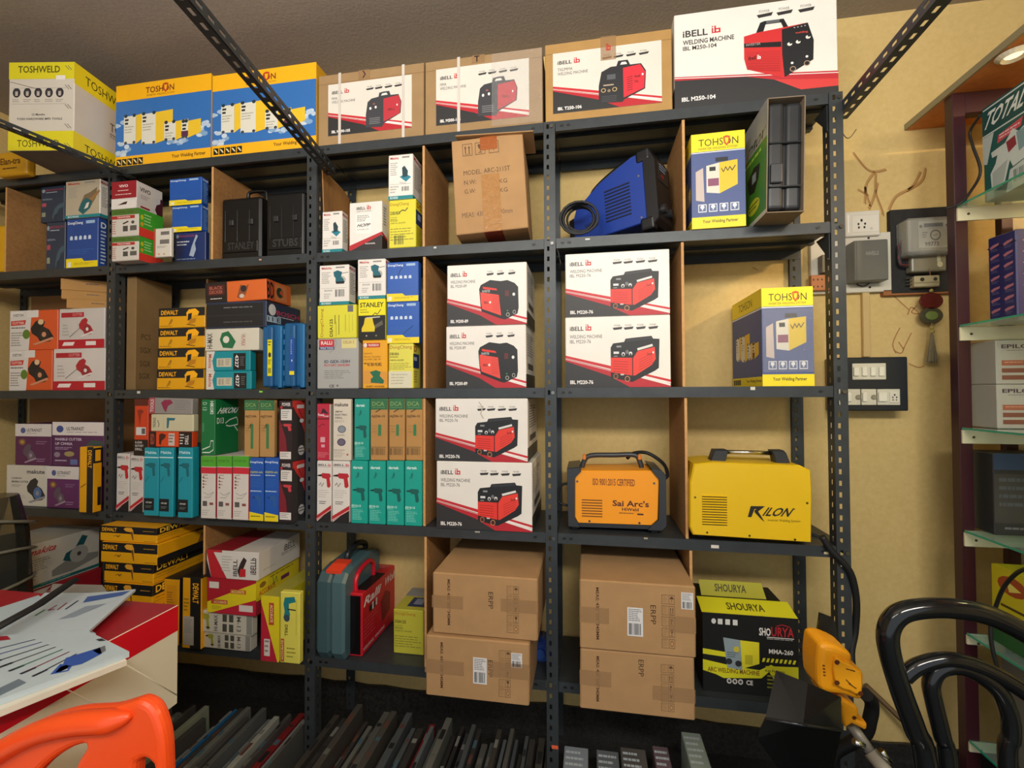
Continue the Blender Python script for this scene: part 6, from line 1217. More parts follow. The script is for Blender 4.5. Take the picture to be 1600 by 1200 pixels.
# black switchboard
Ys = YWf; mb = wbox(1305, 559, 1420, 642, Ys, .075, 'paint:1A2026', .003, fk={'L': 'paint:8A7452'}); sb = mb.build('switchboard', label='black switchboard with two rows of white switches behind the end post', cat='switchboard')
Yt = Ys - .075
def swplate(x0, y0, x1, y1, kinds):
    mb = wbox(x0, y0, x1, y1, Yt, .005, 'plastic:CFCAB6', .0015); n = len(kinds)
    pl = mb.build('switch_plate', parent=sb)
    for k, kd in enumerate(kinds):
        xa = x0 + (x1 - x0) * k / n; xb = x0 + (x1 - x0) * (k + 1) / n; hh = y1 - y0
        mb = MB()
        if kd == 's':
            wbox(xa + 2.5, y0 + hh * .22, xb - 2.5, y0 + hh * .78, Yt - .005, .006, 'plastic:E2DECC', .0012, mb=mb); nm = 'switch'
        elif kd == 'i': c_ = at((xa + xb) / 2, (y0 + y1) / 2, Yt); disc(mb, c_.x, c_.z, .009, .009, Yt - .009, .004, 'gloss:8A8672'); nm = 'indicator'
        else:
            wbox(xa + 1.5, y0 + hh * .15, xb - 1.5, y0 + hh * .85, Yt - .005, .003, 'plastic:DAD5C2', .001, mb=mb); onplane(mb, circ(.5, .3, .09, .09, '2A2620', 8) + circ(.3, .52, .08, .08, '2A2620', 8) + circ(.7, .52, .08, .08, '2A2620', 8) + circ(.32, .75, .07, .07, '2A2620', 8) + circ(.68, .75, .07, .07, '2A2620', 8), xa + 1.5, y0 + hh * .15, xb - 1.5, y0 + hh * .85, Yt - .0083); nm = 'socket'
        mb.build(nm, parent=pl)
swplate(1332, 568, 1385, 593, 'ssss'); swplate(1311, 608, 1345, 633, 'ssi'); swplate(1346, 608, 1370, 633, 'si'); swplate(1371, 608, 1407, 633, 'ss' if False else 'so')
# wire hook and the black lead on the end post
mb = MB(); mb.tube(smooth_path([at(x, y, .02) for x, y in ((1315, 205), (1322, 215), (1329, 214), (1338, 202))], 5), .0013, 'steel:2A2A28', n=6); mb.build('wire_hook', label='thin bent wire sticking out of the end post near the top', cat='wire')
mb = MB(); mb.tube(smooth_path([at(x, y, yy) for x, y, yy in ((1284, 838, -.01), (1300, 862, -.012), (1318, 880, -.012), (1331, 900, -.01), (1338, 940, .0), (1336, 985, .01), (1330, 1020, .0), (1334, 1060, -.02))], 5), .010, 'rubber:141516', n=8); mb.build('power_lead', label='thick black lead hanging down along the end post from the fourth shelf', cat='cable')
# cable trunking board leaning on the wall at lower right
mb = MB(); mb.tube([at(1352, 1070, .29), at(1420, 1135, .26), at(1475, 1200, .22)], .009, 'rough:6E5638', n=4); mb.build('wooden_strip', label='thin brown wooden strip leaning against the wall behind the black chair', cat='strip')

# ------------------------------------------------------------------ maroon display cabinet with glass shelves
MR = 'paint:35101A'; YB = .10
A0 = at(1480, 150, YB); xa = 1.286; xb = xa + .037
root = empty('display_cabinet', (xa + .25, -.3, 0), 'maroon metal display cabinet with glass shelves at the right edge', 'cabinet'); loc = Vector(root.location)
zt = at(1485, 146, YB).z
def cb(mb, nm, **k): return mb.build(nm, parent=root, loc=-loc, **k)
X2 = xa + .60; YFc = -1.25
for x, y in ((xa, YB), (X2 - .055, YB), (xa, YFc), (X2 - .055, YFc)):
    mb = MB(); mb.rbox(x, x + .037, y, y + .035, 0, zt, MR, bev=.002); cb(mb, 'post')
for a in ((xa + .037, X2 - .055, YB, YB + .035), (xa + .037, X2 - .055, YFc, YFc + .035)):
    mb = MB(); mb.rbox(a[0], a[1], a[2], a[3], zt - .07, zt, MR, bev=.002); cb(mb, 'rail')
for x in (X2 - .05,):
    mb = MB(); mb.rbox(x, x + .05, YFc + .05, YB, zt - .05, zt, MR, bev=.002); cb(mb, 'rail')
q2 = at(1564, 500, .2)
mb = MB(); mb.rbox(q2.x, q2.x + .035, .19, .215, 0, zt - .02, MR, bev=.002); cb(mb, 'post')
mb = MB(); mb.rbox(q2.x + .036, 1.98, .196, .202, .05, zt - .08, 'clear_plastic', bev=.001); cb(mb, 'glass_panel')
GZ = [at(1497, 322, YB).z, at(1500, 508, YB).z, at(1507, 668, YB).z, at(1515, 828, YB).z, at(1518, 988, YB).z, at(1520, 1155, YB).z]
gx0 = at(1497, 500, YB).x; 
for k, z in enumerate(GZ):
    mb = MB(); mb.box(gx0 + .002, X2 - .06, YFc + .06, YB - .006, z - .006, z, 'glass'); mb.box(gx0 - .0005, gx0 + .002, YFc + .06, YB - .006, z - .006, z, 'glass_edge'); cb(mb, 'glass_shelf')
    mb = MB(); hb = .045 if k < 4 else .030
    mb.rbox(gx0, X2 - .06, YB - .008, YB - .001, z - .006 - hb, z - .007, 'paint:CFC8A8' if k < 4 else 'glass_edge' if False else 'paint:CFC8A8', bev=.001)
    screw(mb, gx0 + .03, YB - .008, z - .03, .004, 'ink:3A342A'); cb(mb, 'shelf_bracket')
# stacked glass panes seen beyond the cabinet
ZQ = lambda i: GZ[i] + .001
def face_left(name, lab, x, y0, y1, z0, z1, depth, art, base, rz=0, rx=0, F=None):
    """box whose printed face looks towards -x (the shop)"""
    mb = MB(); mb.rbox(0, depth, 0, y1 - y0, 0, z1 - z0, base, bev=.003)
    paint(mb, art, (-.0003, y1 - y0, z1 - z0), (0, -(y1 - y0), 0), (0, 0, -(z1 - z0)))
    if F: paint(mb, F, (0, -.0003, z1 - z0), (depth, 0, 0), (0, 0, -(z1 - z0)))
    return mb.build(name, loc=(x, y0, z0), rot=(rx, 0, rz), label=lab, cat='box')
total = r(0, 0, 1, .30, '0E4A4A') + t(.06, .07, .80, .24, 'TOTAL', 'DCE4E0', True, 0, .2) + r(0, .30, 1, .315, 'C8D4D0') + r(.02, .02, 1, .035, 'C8D4D0') + p([(0, .32), (.22, .32), (.08, .62), (0, .6)], 'B8C4C0') + p([(.30, .38), (.74, .34), (.70, .42), (.28, .46)], 'C84A58') + fine(.32, .38, .7, .44, 2, 'E8D0D4') + p([(.16, .52), (.42, .50), (.56, .40), (.66, .46), (.9, .40), (1, .5), (.86, .74), (.55, .78), (.50, .70), (.40, .90), (.16, .92), (.14, .74), (.24, .66), (.28, .58), (.18, .58)], 'C8D2CE') + p([(.18, .74), (.46, .68), (.38, .88), (.18, .90)], 'A8B4B0') + p([(.44, .50), (.60, .48), (.62, .58), (.48, .62)], '8A2A38') + p([(.62, .46), (.9, .44), (.84, .62), (.66, .66)], '7A9AA0') + p([(.50, .80), (.9, .74), (1, .98), (.42, 1)], 'BCC8C4') + bars(.56, .82, .78, .93, '5A6A68', 9) + r(.06, .9, .2, .99, '7A9A94')
q = at(1530, 178, -.12)
o = face_left('power_tool_box', 'dark teal sprayer box tilted on the top glass shelf of the cabinet', 1.355, -.10, .082, GZ[0] + .001, 2.292, .16, total, 'print:0F5654', rz=0)
navy = []
rn = random.Random(6)
for i_ in range(7):
    for j in range(2): navy += p([(.08 + j * .48, .12 + i_ * .125), (.20 + j * .48, .10 + i_ * .125), (.42 + j * .48, .09 + i_ * .125), (.40 + j * .48, .115 + i_ * .125), (.12 + j * .48, .145 + i_ * .125)], 'A86A78') + fine(.12 + j * .48, .15 + i_ * .125, .42 + j * .48, .185 + i_ * .125, 2, '6A6A88', i_ * 3 + j, .35)
z0 = GZ[1] + .001
face_left('printed_carton', 'navy printed carton wrapped in plastic film on the second glass shelf', 1.372, .0, .088, z0, z0 + .27, .20, r(0, .12, 1, .135, '14142E') + navy, 'print:23235A', F=navy, rz=R(4))
for k, lab in ((0, 'lower'), (1, 'upper')):
    zz = GZ[2] + .001 + k * .137
    mb = MB(); w = .24; h = .136; mb.rbox(-w / 2, w / 2, 0, .10, 0, h, 'print:A8A69C', bev=.002)
    paint(mb, t(.06, .10, .44, .19, 'EPILOT', '3A2A3A', True) + t(.48, .12, .60, .2, 'S', '7A5A4A', True) + fine(.12, .23, .3, .26, 1, '6A6A6A') + r(.06, .46, .34, .58, '9A5A44') + r(.06, .64, .34, .74, '7A4A3A') + r(.06, .80, .34, .90, '7A4A3A') + fine(.09, .5, .3, .53, 1, 'D8A890') + scrib([(.50, .55), (.54, .3), (.58, .5)], .02, '3A3A3A') + fine(.66, .3, .95, .9, 6, '5A5A5A'), (-w / 2, -.0003, h), (w, 0, 0), (0, 0, -h))
    mb.build('printed_carton', loc=(1.352 + w / 2, .05, zz), label=lab + ' grey carton with brown label bars on the third glass shelf', cat='box', group='grey cartons on the third glass shelf')
zz = GZ[3] + .001
mb = MB(); mb.rbox(0, .26, 0, .10, 0, .25, 'print:2B2D2E', bev=.003)
paint(mb, r(0, .0, .34, .2, '2A3E5A') + r(0, .25, 1, .85, '3E3C38') + p([(.55, .32), (.7, .28), (.8, .5), (.6, .6)], '8A8A86') + r(.45, .62, .7, .9, '8A8882') + fine(.05, .3, .4, .7, 4, '4E5458') + fine(.1, .9, .4, .96, 1, '6A6A6A'), (0, -.0003, .25), (.26, 0, 0), (0, 0, -.25))
mb.build('printed_carton', loc=(1.338, .05, zz), label='dark grey printed carton on the glass shelf above the yellow and green box', cat='box')
zz = GZ[4] + .001
yg = r(0, 0, 1, .62, 'CFC21C') + r(0, .62, 1, 1, '1E5A2A') + circ(.14, .20, .10, .12, 'A8481E') + p([(.1, .14), (.2, .22), (.12, .28)], 'E8DC6A') + t(.28, .16, .7, .30, 'AWER', 'B8481E', True) + fine(.06, .46, .9, .54, 1, '4A3A10')
face_left('printed_carton', 'yellow and green printed box with a black lead across it, in the cabinet', 1.335, -.42, .06, zz + .0, zz + .235, .2, yg, 'print:CFC21C')
mb = MB(); mb.rbox(0, .22, 0, .3, 0, .30, 'card:6E6A62', bev=.003); mb.build('cardboard_box', loc=(1.345, -.25, GZ[5] + .001), label='plain grey box on the lowest glass shelf of the cabinet', cat='box')
mb = MB(); mb.tube(smooth_path([at(x, y, yy) for x, y, yy in ((1478, 196 + 130, .08), (1500, 318, .07), (1516, 300, .05), (1532, 268, .02), (1520, 228, .04), (1516, 205, .05), (1532, 180, .0))], 6), .004, 'rubber:17120F', n=7)
mb.build('power_lead', label='thin black lead looping beside the maroon post near the top', cat='cable')
mb = MB(); mb.tube(smooth_path([at(x, y, yy) for x, y, yy in ((1606, 888, -.25), (1588, 896, -.2), (1568, 918, -.15), (1555, 950, -.1), (1548, 975, -.1), (1550, 1010, -.1), (1560, 1050, -.1))], 6), .005, 'rubber:1A1A18', n=7)
mb.build('power_lead', label='black lead hanging over the yellow and green box down the cabinet', cat='cable')

# ------------------------------------------------------------------ black chair at the lower right
YC = -.66; BK_ = 'gloss:121415'
root = empty('arched_chair', (at(1500, 1000, YC).x, YC - .22, 0), 'glossy black arched-back chair in front of the cabinet', 'chair'); loc = Vector(root.location)
def arc(pts, rr, nm, dy=0, n=12):
    mb = MB(); mb.tube(smooth_path([at(x, y, YC + dy) for x, y in pts], 6), rr, BK_, n=n); return mb.build(nm, parent=root, loc=-loc)
zs = .44
Lb = at(1452, 1200, YC); Rb = at(1760, 1200, YC)
pts = [at(x, y, YC) for x, y in ((1448, 1200), (1430, 1140), (1408, 1080), (1390, 1020), (1388, 985), (1402, 962), (1430, 952), (1480, 950), (1540, 960), (1600, 988), (1660, 1030), (1700, 1085), (1722, 1140), (1735, 1200))]
pts = [Vector((pts[0].x + .01, YC - .02, zs))] + pts + [Vector((pts[-1].x + .0, YC - .02, zs))]
mb = MB(); mb.tube(smooth_path(pts, 6), .017, BK_, n=14); mb.build('back_frame', parent=root, loc=-loc)
pts = [at(x, y, YC + .002) for x, y in ((1412, 1058), (1432, 1042), (1462, 1032), (1490, 1031), (1530, 1042), (1570, 1062), (1610, 1088), (1650, 1118), (1700, 1150))]
mb = MB(); mb.tube(smooth_path(pts, 6), .013, BK_, n=12); mb.build('back_rail', parent=root, loc=-loc)
pts = [at(x, y, YC + .004) for x, y in ((1482, 1200), (1472, 1150), (1460, 1100), (1455, 1068), (1468, 1046), (1500, 1042), (1535, 1058), (1562, 1082), (1577, 1115), (1580, 1150), (1575, 1200))]
pts = [Vector((pts[0].x, YC - .02, zs))] + pts + [Vector((pts[-1].x, YC - .02, zs))]
mb = MB(); mb.tube(smooth_path(pts, 6), .013, BK_, n=12); mb.build('back_loop', parent=root, loc=-loc)
cxs = (Lb.x + Rb.x) / 2; ws = (Rb.x - Lb.x) / 2
mb = MB(); n = 28; ring_ = [(cxs + (ws + .03) * math.copysign(abs(math.cos(2 * math.pi * k / n)) ** .7, math.cos(2 * math.pi * k / n)), YC - .21 + .21 * math.copysign(abs(math.sin(2 * math.pi * k / n)) ** .7, math.sin(2 * math.pi * k / n))) for k in range(n)]
mb.prism(ring_, 'z', zs - .03, zs, BK_, bev=.006); mb.build('seat', parent=root, loc=-loc)
for sx_ in (-1, 1):
    for yy in (YC - .03, YC - .38):
        mb = MB(); mb.tube([(cxs + sx_ * (ws - .01), yy, zs - .02), (cxs + sx_ * (ws + .02), yy + (.02 if yy > YC - .2 else -.03), 0.001)], [.017, .013], BK_, n=10); mb.build('leg', parent=root, loc=-loc)

# ------------------------------------------------------------------ orange plastic chair at the lower left
YO = -.95; OR = 'plastic:F0501A'
ctr = at(100, 1200, YO)
root = empty('plastic_chair', (ctr.x - .05, YO - .2, 0), 'bright orange plastic chair cut off at the lower left corner', 'chair'); loc = Vector(root.location)
MATS.pop(OR, None); mat(OR); 
# back: top rail, right stile and slatted panel lofted as thick curved strips
def strip(pts, wid, th, nm, k=OR):
    """thick rounded band along pts; wid vertical half width per point"""
    mb = MB(); P = smooth_path([p_[0] for p_ in pts], 5); n0 = len(pts); W = []
    for i_ in range(len(P)):
        f = i_ / (len(P) - 1) * (n0 - 1); a = int(min(f, n0 - 2)); W.append(pts[a][1] + (pts[a + 1][1] - pts[a][1]) * (f - a))
    ring0 = []; base = len(mb.v); m = 12
    for i_, q in enumerate(P):
        tdir = (P[min(i_ + 1, len(P) - 1)] - P[max(i_ - 1, 0)]).normalized(); yv = Vector((0, 1, 0)); nv = tdir.cross(yv).normalized()
        for j in range(m):
            a = 2 * math.pi * j / m; ca = math.copysign(abs(math.cos(a)) ** .6, math.cos(a)); sa = math.copysign(abs(math.sin(a)) ** .6, math.sin(a))
            mb.v.append(tuple(q + nv * ca * W[i_] + yv * sa * th))
    kk = mb.mi(k)
    for i_ in range(len(P) - 1):
        for j in range(m): mb.f.append([base + i_ * m + j, base + i_ * m + (j + 1) % m, base + (i_ + 1) * m + (j + 1) % m, base + (i_ + 1) * m + j]); mb.m.append(kk); mb.sm.append(True)
    mb.f.append([base + j for j in range(m)]); mb.m.append(kk); mb.sm.append(False); mb.f.append([base + (len(P) - 1) * m + j for j in range(m)][::-1]); mb.m.append(kk); mb.sm.append(False)
    return mb.build(nm, parent=root, loc=-loc)
a_ = lambda x, y, dy=0: at(x, y, YO + dy)
mb = plate([(-66, 1420), (-66, 1330), (-64, 1262), (-50, 1194), (0, 1160), (60, 1128), (110, 1113), (165, 1109), (195, 1101), (216, 1096), (236, 1108), (248, 1135), (254, 1165), (256, 1210), (258, 1300), (260, 1440), (100, 1450), (-40, 1450)], YO, .026, OR,
  holes=[[(60, 1206), (96, 1178), (126, 1166), (131, 1172), (116, 1198), (108, 1240), (104, 1330), (98, 1400), (40, 1400), (20, 1330), (30, 1250)], [(208, 1206), (214, 1192), (224, 1188), (234, 1194), (238, 1210), (236, 1300), (232, 1390), (212, 1390), (208, 1300)]], bev=.010)
mb.build('backrest', parent=root, loc=-loc)
mb = MB(); mb.tube(smooth_path([a_(-56, 1290, -.004), a_(-45, 1212, -.004), a_(0, 1175, -.004), a_(60, 1144, -.004), a_(120, 1130, -.004), a_(175, 1126, -.004), a_(205, 1118, -.002)], 6), [.018] * 30 + [.017, .015, .013, .011, .009, .006, .003], OR, n=12); mb.build('back_top_rail', parent=root, loc=-loc)
sx0 = a_(-60, 1400).x; sx1 = a_(236, 1400).x
mb = MB(); mb.rbox(sx0, sx1, YO - .42, YO - .0, .40, .43, OR, bev=.012, seg=3); mb.build('seat', parent=root, loc=-loc)
for x in (sx0 + .03, sx1 - .03):
    for y in (YO - .03, YO - .39):
        mb = MB(); mb.tube([(x, y, .41), (x + (.02 if x > (sx0 + sx1) / 2 else -.01), y, .001)], [.024, .018], OR, n=10); mb.build('leg', parent=root, loc=-loc)

# ------------------------------------------------------------------ counter with red and white cladding
ZT = .80; Kc = atz(279, 945, ZT); XC = Kc.x; YK = Kc.y
zl = atx(276, 1100, XC).z
root = empty('counter', (XC - .45, YK - .5, 0), 'white counter with a red top and red band at the left front', 'counter'); loc = Vector(root.location)
X0c = XC - 1.0; Y1c = -1.75
mb = MB(); mb.rbox(X0c, XC, Y1c, YK, zl, ZT, 'paint:E4DFCB', bev=.002, fk={'T': 'paint:A01A26', 'B': 'paint:8A8A84'})
def onx(pts, k, off=.0006):
    P = [atx(x, y, XC) + Vector((off, 0, 0)) for x, y in pts]; mb.face(P, k)
zred = atx(281, 983, XC).z
mb.face([(XC + .0005, Y1c, zred), (XC + .0005, YK - .001, zred), (XC + .0005, YK - .001, ZT - .001), (XC + .0005, Y1c, ZT - .001)], 'gloss:D61A2A')
for a, b in (((199, 1040), (276, 1086)), ((98, 1074), (172, 1112))):
    P = [atx(a[0], a[1], XC), atx(b[0], b[1], XC)]; P[0].z = max(P[0].z, zl + .002); mb.tube([P[0] + Vector((.0002, 0, 0)), P[1] + Vector((.0002, 0, 0))], .0016, 'paint:F4F0DE', n=5)
mb.build('top_panel', parent=root, loc=-loc)
mb = MB(); mb.rbox(X0c + .1, XC - .05, Y1c + .1, YK - .06, 0, zl - .001, 'rough:2A2422', bev=.003); mb.build('base', parent=root, loc=-loc)
# catalogues lying on the counter
def leaf(px_, z, th, k, name, lab, art, curl=None, group=None):
    """stack of pages: corners given as pixels of its top surface, clockwise from the far left"""
    zt_ = z + th; c = [atz(x, y, zt_) for x, y in px_]
    mb = MB(); n = 10; vs = []
    for j in range(n + 1):
        for i_ in range(n + 1):
            u = i_ / n; v = j / n
            q = (c[0] * (1 - u) + c[1] * u) * (1 - v) + (c[3] * (1 - u) + c[2] * u) * v
            q = Vector(q); q.z += (curl(u, v) if curl else 0); vs.append(q)
    top = [tuple(q) for q in vs]; bot = [(q.x, q.y, q.z - th) for q in vs]; N = len(vs); S1 = n + 1
    fs = []
    for j in range(n):
        for i_ in range(n): a = j * S1 + i_; fs += [(a, a + S1, a + S1 + 1, a + 1), (N + a, N + a + 1, N + a + S1 + 1, N + a + S1)]
    for i_ in range(n): fs += [(i_, i_ + 1, N + i_ + 1, N + i_), (n * S1 + i_, N + n * S1 + i_, N + n * S1 + i_ + 1, n * S1 + i_ + 1), (i_ * S1, N + i_ * S1, N + (i_ + 1) * S1, (i_ + 1) * S1), (i_ * S1 + n, (i_ + 1) * S1 + n, N + (i_ + 1) * S1 + n, N + i_ * S1 + n)]
    mb.add(top + bot, fs, k)
    # printed pictures follow the page surface
    def S(u, v):
        q = (c[0] * (1 - u) + c[1] * u) * (1 - v) + (c[3] * (1 - u) + c[2] * u) * v; q = Vector(q); q.z += (curl(u, v) if curl else 0) + .0008; return q
    for a in art:
        if a[0] == 'p':
            pts = [(min(1, max(0, x)), min(1, max(0, y))) for x, y in a[1]]; mb.face([S(x, y) for x, y in pts], a[2])
        else:
            _, u0, v0, u1, v1, s, cc_, bold, rot, it = a; vs_, fs_ = glyph(s, bold); mb.add([S(u0 + (u1 - u0) * x, v1 - (v1 - v0) * y) for x, y in vs_], fs_, cc_)
    return mb.build(name, label=lab, cat='catalogue', group=group)
leaf([(-60, 968), (60, 930), (150, 990), (-60, 1060)], ZT + .001, .010, 'print:B8CAD2', 'catalogue', 'open catalogue leaf with a red printed strip at the far left of the counter', [], None)
leafB = leaf([(70, 926), (212, 927), (140, 988), (-40, 1030)], ZT + .012, .006, 'print:BCCBD4', 'catalogue', 'open catalogue with a curled white page, farther back on the counter',
     p([(.52, .10), (.96, .04), (.92, .16), (.54, .24)], '3E5FA0') + p([(.60, .14), (.94, .07), (.9, .12), (.62, .19)], 'A8BCD0') + p([(.46, .56), (.62, .34), (.84, .34), (.62, .56)], '8A98A8') + p([(.54, .50), (.66, .40), (.72, .40), (.60, .50)], '2E4A8A') + scrib([(.20, .34), (.16, .44)], .02, '2A7A4A') + scrib([(.28, .26), (.24, .36), (.30, .34)], .016, '8A2A44') + scrib([(.36, .22), (.34, .36)], .016, '8A2A44') + scrib([(.46, .18), (.42, .36)], .02, '2A2A4A'),
     lambda u, v: .012 * max(0, (u - .45) / .55) ** 1.3 * (1 - .55 * v))
kn = []
for k in range(7):
    y0 = .18 + k * .085; kn += stripe((.18 + k * .045, y0 + .16), (.62 + k * .02, y0), .011, ['2A2A5A', '3A4A8A', '2A2A2A', '3A3A3A', '2A6A4A', '7A2A3A', '2A2A3A'][k])
    kn += stripe((.14 + k * .045, y0 + .175), (.24 + k * .045, y0 + .14), .022, '2A2C3A')
art = p([(.02, .05), (.48, .03), (.48, .12), (.02, .15)], 'A01E30') + sum([p([(.05 + q_ * .055, .06), (.075 + q_ * .055, .06), (.075 + q_ * .055, .12), (.05 + q_ * .055, .12)], 'D8C8CC') for q_ in range(7)], [])
art += kn + p([(.58, .88), (.66, .72), (.90, .68), (.86, .84), (.70, .92)], '2E55A8') + p([(.84, .70), (.94, .66), (.90, .80), (.84, .84)], '6A6E78') + p([(.50, .92), (.60, .80), (.64, .90), (.6, .96)], '2E55A8') + p([(.53, .92), (.60, .83), (.62, .89), (.6, .94)], 'C8D8E4') + p([(.95, .42), (.99, .42), (.99, .52), (.95, .50)], '2A2C34') + p([(.08, .92), (.34, .84), (.36, .92), (.1, .99)], '6A7A88') + stripe((.1, .95), (.30, .88), .02, '24447A')
leaf([(-110, 1000), (134, 984), (202, 1018), (-60, 1114)], ZT + .019, .012, 'print:B7C8D0', 'catalogue', 'thick catalogue stack with rows of knives printed on the blue-grey top page', art)
leaf([(-110, 1004), (134, 991), (198, 1031), (-60, 1134)], ZT + .0065, .012, 'print:DDD8C8', 'catalogue', 'cream-edged stack of catalogues under the top catalogue on the counter', [], None)
leaf([(82, 912), (160, 914), (168, 926), (78, 926)], ZT + .001, .012, 'print:8A8A84', 'catalogue', 'small grey folded leaflet at the far end of the counter', [], None)
mb = MB(); mb.tube([atz(-40, 1000, ZT + .05), atz(60, 945, ZT + .05), atz(118, 905, ZT + .06)], [.014, .013, .012], 'rubber:17171A', n=4, flat=.4); mb.build('strap', label='flat black strap lying across the back edge of the counter', cat='strap')

# ------------------------------------------------------------------ yellow electric cutter leaning at the lower right
YG = -.36
root = empty('brush_cutter', (at(1320, 1100, YG).x, YG, 0), 'yellow electric brush cutter with a black guard and grey shaft, lower right', 'tool'); loc = Vector(root.location)
def gp(pts, y0, y1, k, nm, bev=.004):
    mb = MB(); mb.prism(P2(pts, (y0 if y0 < y1 else y1)), 'y', y0, y1, k, bev=bev); return mb
YE = 'plastic:F0A014'
mb = plate([(1284, 1009), (1300, 1008), (1322, 1017), (1333, 1026), (1335, 1040), (1350, 1052), (1352, 1064), (1349, 1092), (1340, 1095), (1318, 1088), (1284, 1082), (1278, 1050), (1280, 1020)], YG, .09, YE, bev=.014, smooth=3)
plate([(1306, 1028), (1318, 1034), (1334, 1042), (1347, 1058), (1345, 1086), (1328, 1080), (1310, 1073), (1303, 1050)], YG - .010, .02, 'plastic:F2A61A', bev=.004, smooth=2, mb=mb)
for x, y in ((1308, 1035), (1308, 1067), (1345, 1084)): s_ = at(x, y, YG - .011); mb.prism([(s_.x + .006 * math.cos(a), s_.z + .006 * math.sin(a)) for a in range(6)], 'y', YG - .0115, YG - .0105, 'ink:5A2A08')
for k in range(4): s_ = at(1286 + k * .4, 1040 + k * 5, YG); mb.rbox(s_.x - .001, s_.x + .004, YG - .001, YG + .001, s_.z - .0018, s_.z + .0018, 'ink:7A4408', bev=.0003)
for a, b in (((1322, 1045), (1336, 1049)), ((1322, 1062), (1332, 1072)), ((1326, 1068), (1338, 1076))):
    A = at(a[0], a[1], YG - .0105); B = at(b[0], b[1], YG - .0105); mb.tube([A, B], .0012, 'ink:5A3408', n=4)
mb.build('motor_housing', parent=root, loc=-loc)
mb = plate([(1285, 1082), (1300, 1090), (1316, 1092), (1338, 1104), (1343, 1114), (1340, 1126), (1354, 1130), (1356, 1136), (1352, 1142), (1332, 1132), (1322, 1138), (1316, 1120), (1308, 1098), (1288, 1090)], YG + .01, .06, YE, bev=.007, smooth=2)
for x, y in ((1312, 1093), (1335, 1122)): s_ = at(x, y, YG + .009); mb.prism([(s_.x + .005 * math.cos(a), s_.z + .005 * math.sin(a)) for a in range(6)], 'y', YG + .0095, YG + .0105, 'ink:4A2408')
mb.build('pivot_neck', parent=root, loc=-loc)
mb = MB(); sh = [at(1330, 1132, YG + .04), at(1360, 1175, YG + .02), at(1400, 1225, YG - .02)]; e = sh[-1] + (sh[-1] - sh[0]) * 1.2; e.z = max(e.z, .02); mb.tube(sh[:2], .0125, 'steel:9A9488', n=12); mb.tube([sh[1], sh[2], e], .016, 'steel:A8A294', n=12); mb.build('shaft', parent=root, loc=-loc)
mb = MB(); mb.tube([at(1334, 1158, YG + .0), at(1350, 1166, YG + .0)], .008, 'chrome:C8C8C0', n=6); mb.build('clamp_screw', parent=root, loc=-loc)
mb = MB(); mb.tube([at(1376, 1172, YG), at(1390, 1190, YG)], .007, 'chrome:C8C8C0', n=6); mb.build('clamp_screw', parent=root, loc=-loc)
# folded black guard
mb = MB()
g = lambda x, y, Y: at(x, y, Y)
def sheetq(mb, P, k, th=.004):
    P = [Vector(q) for q in P]; nn = (P[1] - P[0]).cross(P[2] - P[0]).normalized() * th
    if nn.y < 0: nn = -nn
    Q = [q + nn for q in P]; n = len(P); mb.face(P, k); mb.face(Q[::-1], k)
    for i_ in range(n): mb.face([P[i_], Q[i_], Q[(i_ + 1) % n], P[(i_ + 1) % n]], k)
top = [g(1212, 1050, YG + .02), g(1262, 1070, YG + .0), g(1314, 1092, YG - .01), g(1315, 1141, YG - .05), g(1255, 1133, YG - .06), g(1196, 1123, YG - .05)]
sheetq(mb, top, 'gloss:161718')
lowp = [g(1196, 1123, YG - .05), g(1255, 1133, YG - .06), g(1315, 1141, YG - .05), g(1300, 1210, YG + .0), g(1250, 1250, YG + .02), g(1182, 1153, YG - .03)]
sheetq(mb, lowp, 'gloss:121314')
mb.tube([lowp[0], lowp[1], lowp[2]], .004, 'gloss:1E2022', n=6)
mb.build('guard', parent=root, loc=-loc)
mb = MB(); sheetq(mb, [g(1281, 958, YG + .11), g(1303, 966, YG + .11), (g(1314, 1012, YG + .11)), g(1318, 1060, YG + .10), g(1290, 1082, YG + .10), g(1270, 1030, YG + .11)], 'gloss:26241F', .006); mb.build('blade_cover', parent=root, loc=-loc)
mb = MB(); rn = random.Random(2)
mb.tube(smooth_path([g(1352, 1085, YG + .06), g(1362, 1098, YG + .08), g(1360, 1120, YG + .09), g(1348, 1150, YG + .1), g(1300, 1180, YG + .12), g(1290, 1240, YG + .1)], 5), .016, 'rubber:101112', n=8); mb.build('cable', parent=root, loc=-loc)

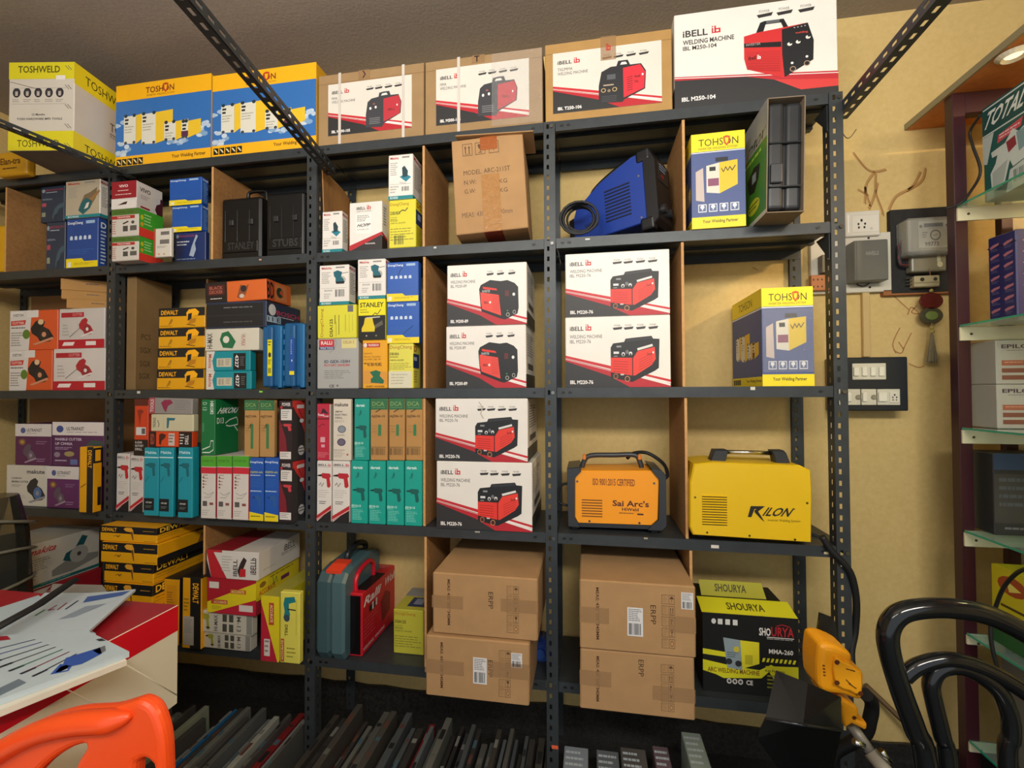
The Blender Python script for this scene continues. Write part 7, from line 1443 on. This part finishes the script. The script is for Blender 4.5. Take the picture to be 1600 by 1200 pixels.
# ------------------------------------------------------------------ flat packs standing on edge on the floor
rn = random.Random(11)
cols = ['54544E', '3E4042', '5E6264', '343230', '4A4640', '383634', '66665E', '2C2B2A', '4C5052', '403C36']  # pack colours darkened to carry the shade under the shelves
x = -1.62; k = 0
spec = {6: '6A241A', 8: '8A9280', 11: '76848A', 12: '24608E', 24: '7A2022', 31: '6A2A1C', 42: '7A1A22'}
while x < -.05:
    w = rn.uniform(.010, .026)
    if x < -.913 and x + w > -.958: x = -.9115
    h = rn.uniform(.055, .125); y1 = (.02 if x < -1.4 else .08 if x < -1 else .13) + rn.uniform(-.03, .05); L = rn.uniform(.42, .6)
    if x < -1.03: L = min(L, y1 + .49)
    c = spec.get(k, rn.choice(cols if x > -1.0 else ['7E8280', '5A5C5A', '8E9496', '4A4846', '6A6C66', '9A9C92', '3E3C3A'])); mb = MB(); mb.rbox(-w / 2, w / 2, -L, 0, 0, h, 'print:' + c, bev=.0015)
    a = []
    for q_ in range(5):
        if rn.random() < .7: a += r(.15, .1 + q_ * .17 + rn.uniform(0, .05), .85, .14 + q_ * .17 + rn.uniform(0, .08), rn.choice(['7A7A72', '2A2A2A', '66665E', '1E1E1E', '46606C', '5E3E34']))
    paint(mb, a, (-w / 2, 0, h), (w, 0, 0), (0, -L, 0))
    lab = 'thin flat pack standing on edge in the dusty, shade-darkened floor row under the shelves'
    if k in spec: lab = {6: 'dark red flat pack in the floor row near the counter', 8: 'pale green-grey flat pack in the floor row near the counter', 11: 'pale blue-grey flat pack in the floor row left of the second post', 12: 'bright blue flat pack in the floor row left of the second post', 24: 'red flat pack in the floor row just left of the second post', 31: 'rust red flat pack in the floor row right of the second post', 42: 'crimson flat pack in the floor row between the second and third posts'}[k]
    mb.build('flat_pack', loc=(x + w / 2, y1, .0008), rot=(rn.uniform(0, .03), rn.uniform(-.10, .10) * 0, rn.uniform(-.012, .012)), label=lab, cat='pack', group='thin flat packs on the floor')
    x += w + rn.uniform(.004, .009); k += 1
# printed packets standing on the floor right of the third post
for n_, (x0, x1, yt, c, lab) in enumerate(((882, 919, 1165, '8A9298', 'first from the left'), (932, 966, 1171, '6A6E72', 'second from the left'), (969, 1008, 1167, '5A5652', 'third from the left'), (1019, 1043, 1165, '6E5A60', 'fourth from the left'), (1064, 1094, 1143, '8E9A90', 'tallest, rightmost'))):
    Y = .06; a = at(x0, yt, Y); b = at(x1, yt, Y); w = b.x - a.x; h = a.z; mb = MB(); mb.rbox(-w / 2, w / 2, -.42, 0, 0, h, 'print:' + c, bev=.002)
    ar = fine(.08, .05, .92, .35, 5, 'B8C0C4', n_, .4) + r(.1, .40, .9, .46, '2A5A8A') + fine(.08, .5, .92, .95, 7, '3A6A94', n_ + 3, .4)
    paint(mb, ar, (-w / 2, 0, h), (w, 0, 0), (0, -.42, 0)); paint(mb, r(.1, .3, .9, .6, '2A5A8A'), (-w / 2, -.42, h), (w, 0, 0), (0, 0, -h))
    mb.build('electrode_packet', loc=((a.x + b.x) / 2, .06, .0008), label='printed packet on the floor right of the third post, ' + lab, cat='packet', group='printed packets on the floor')
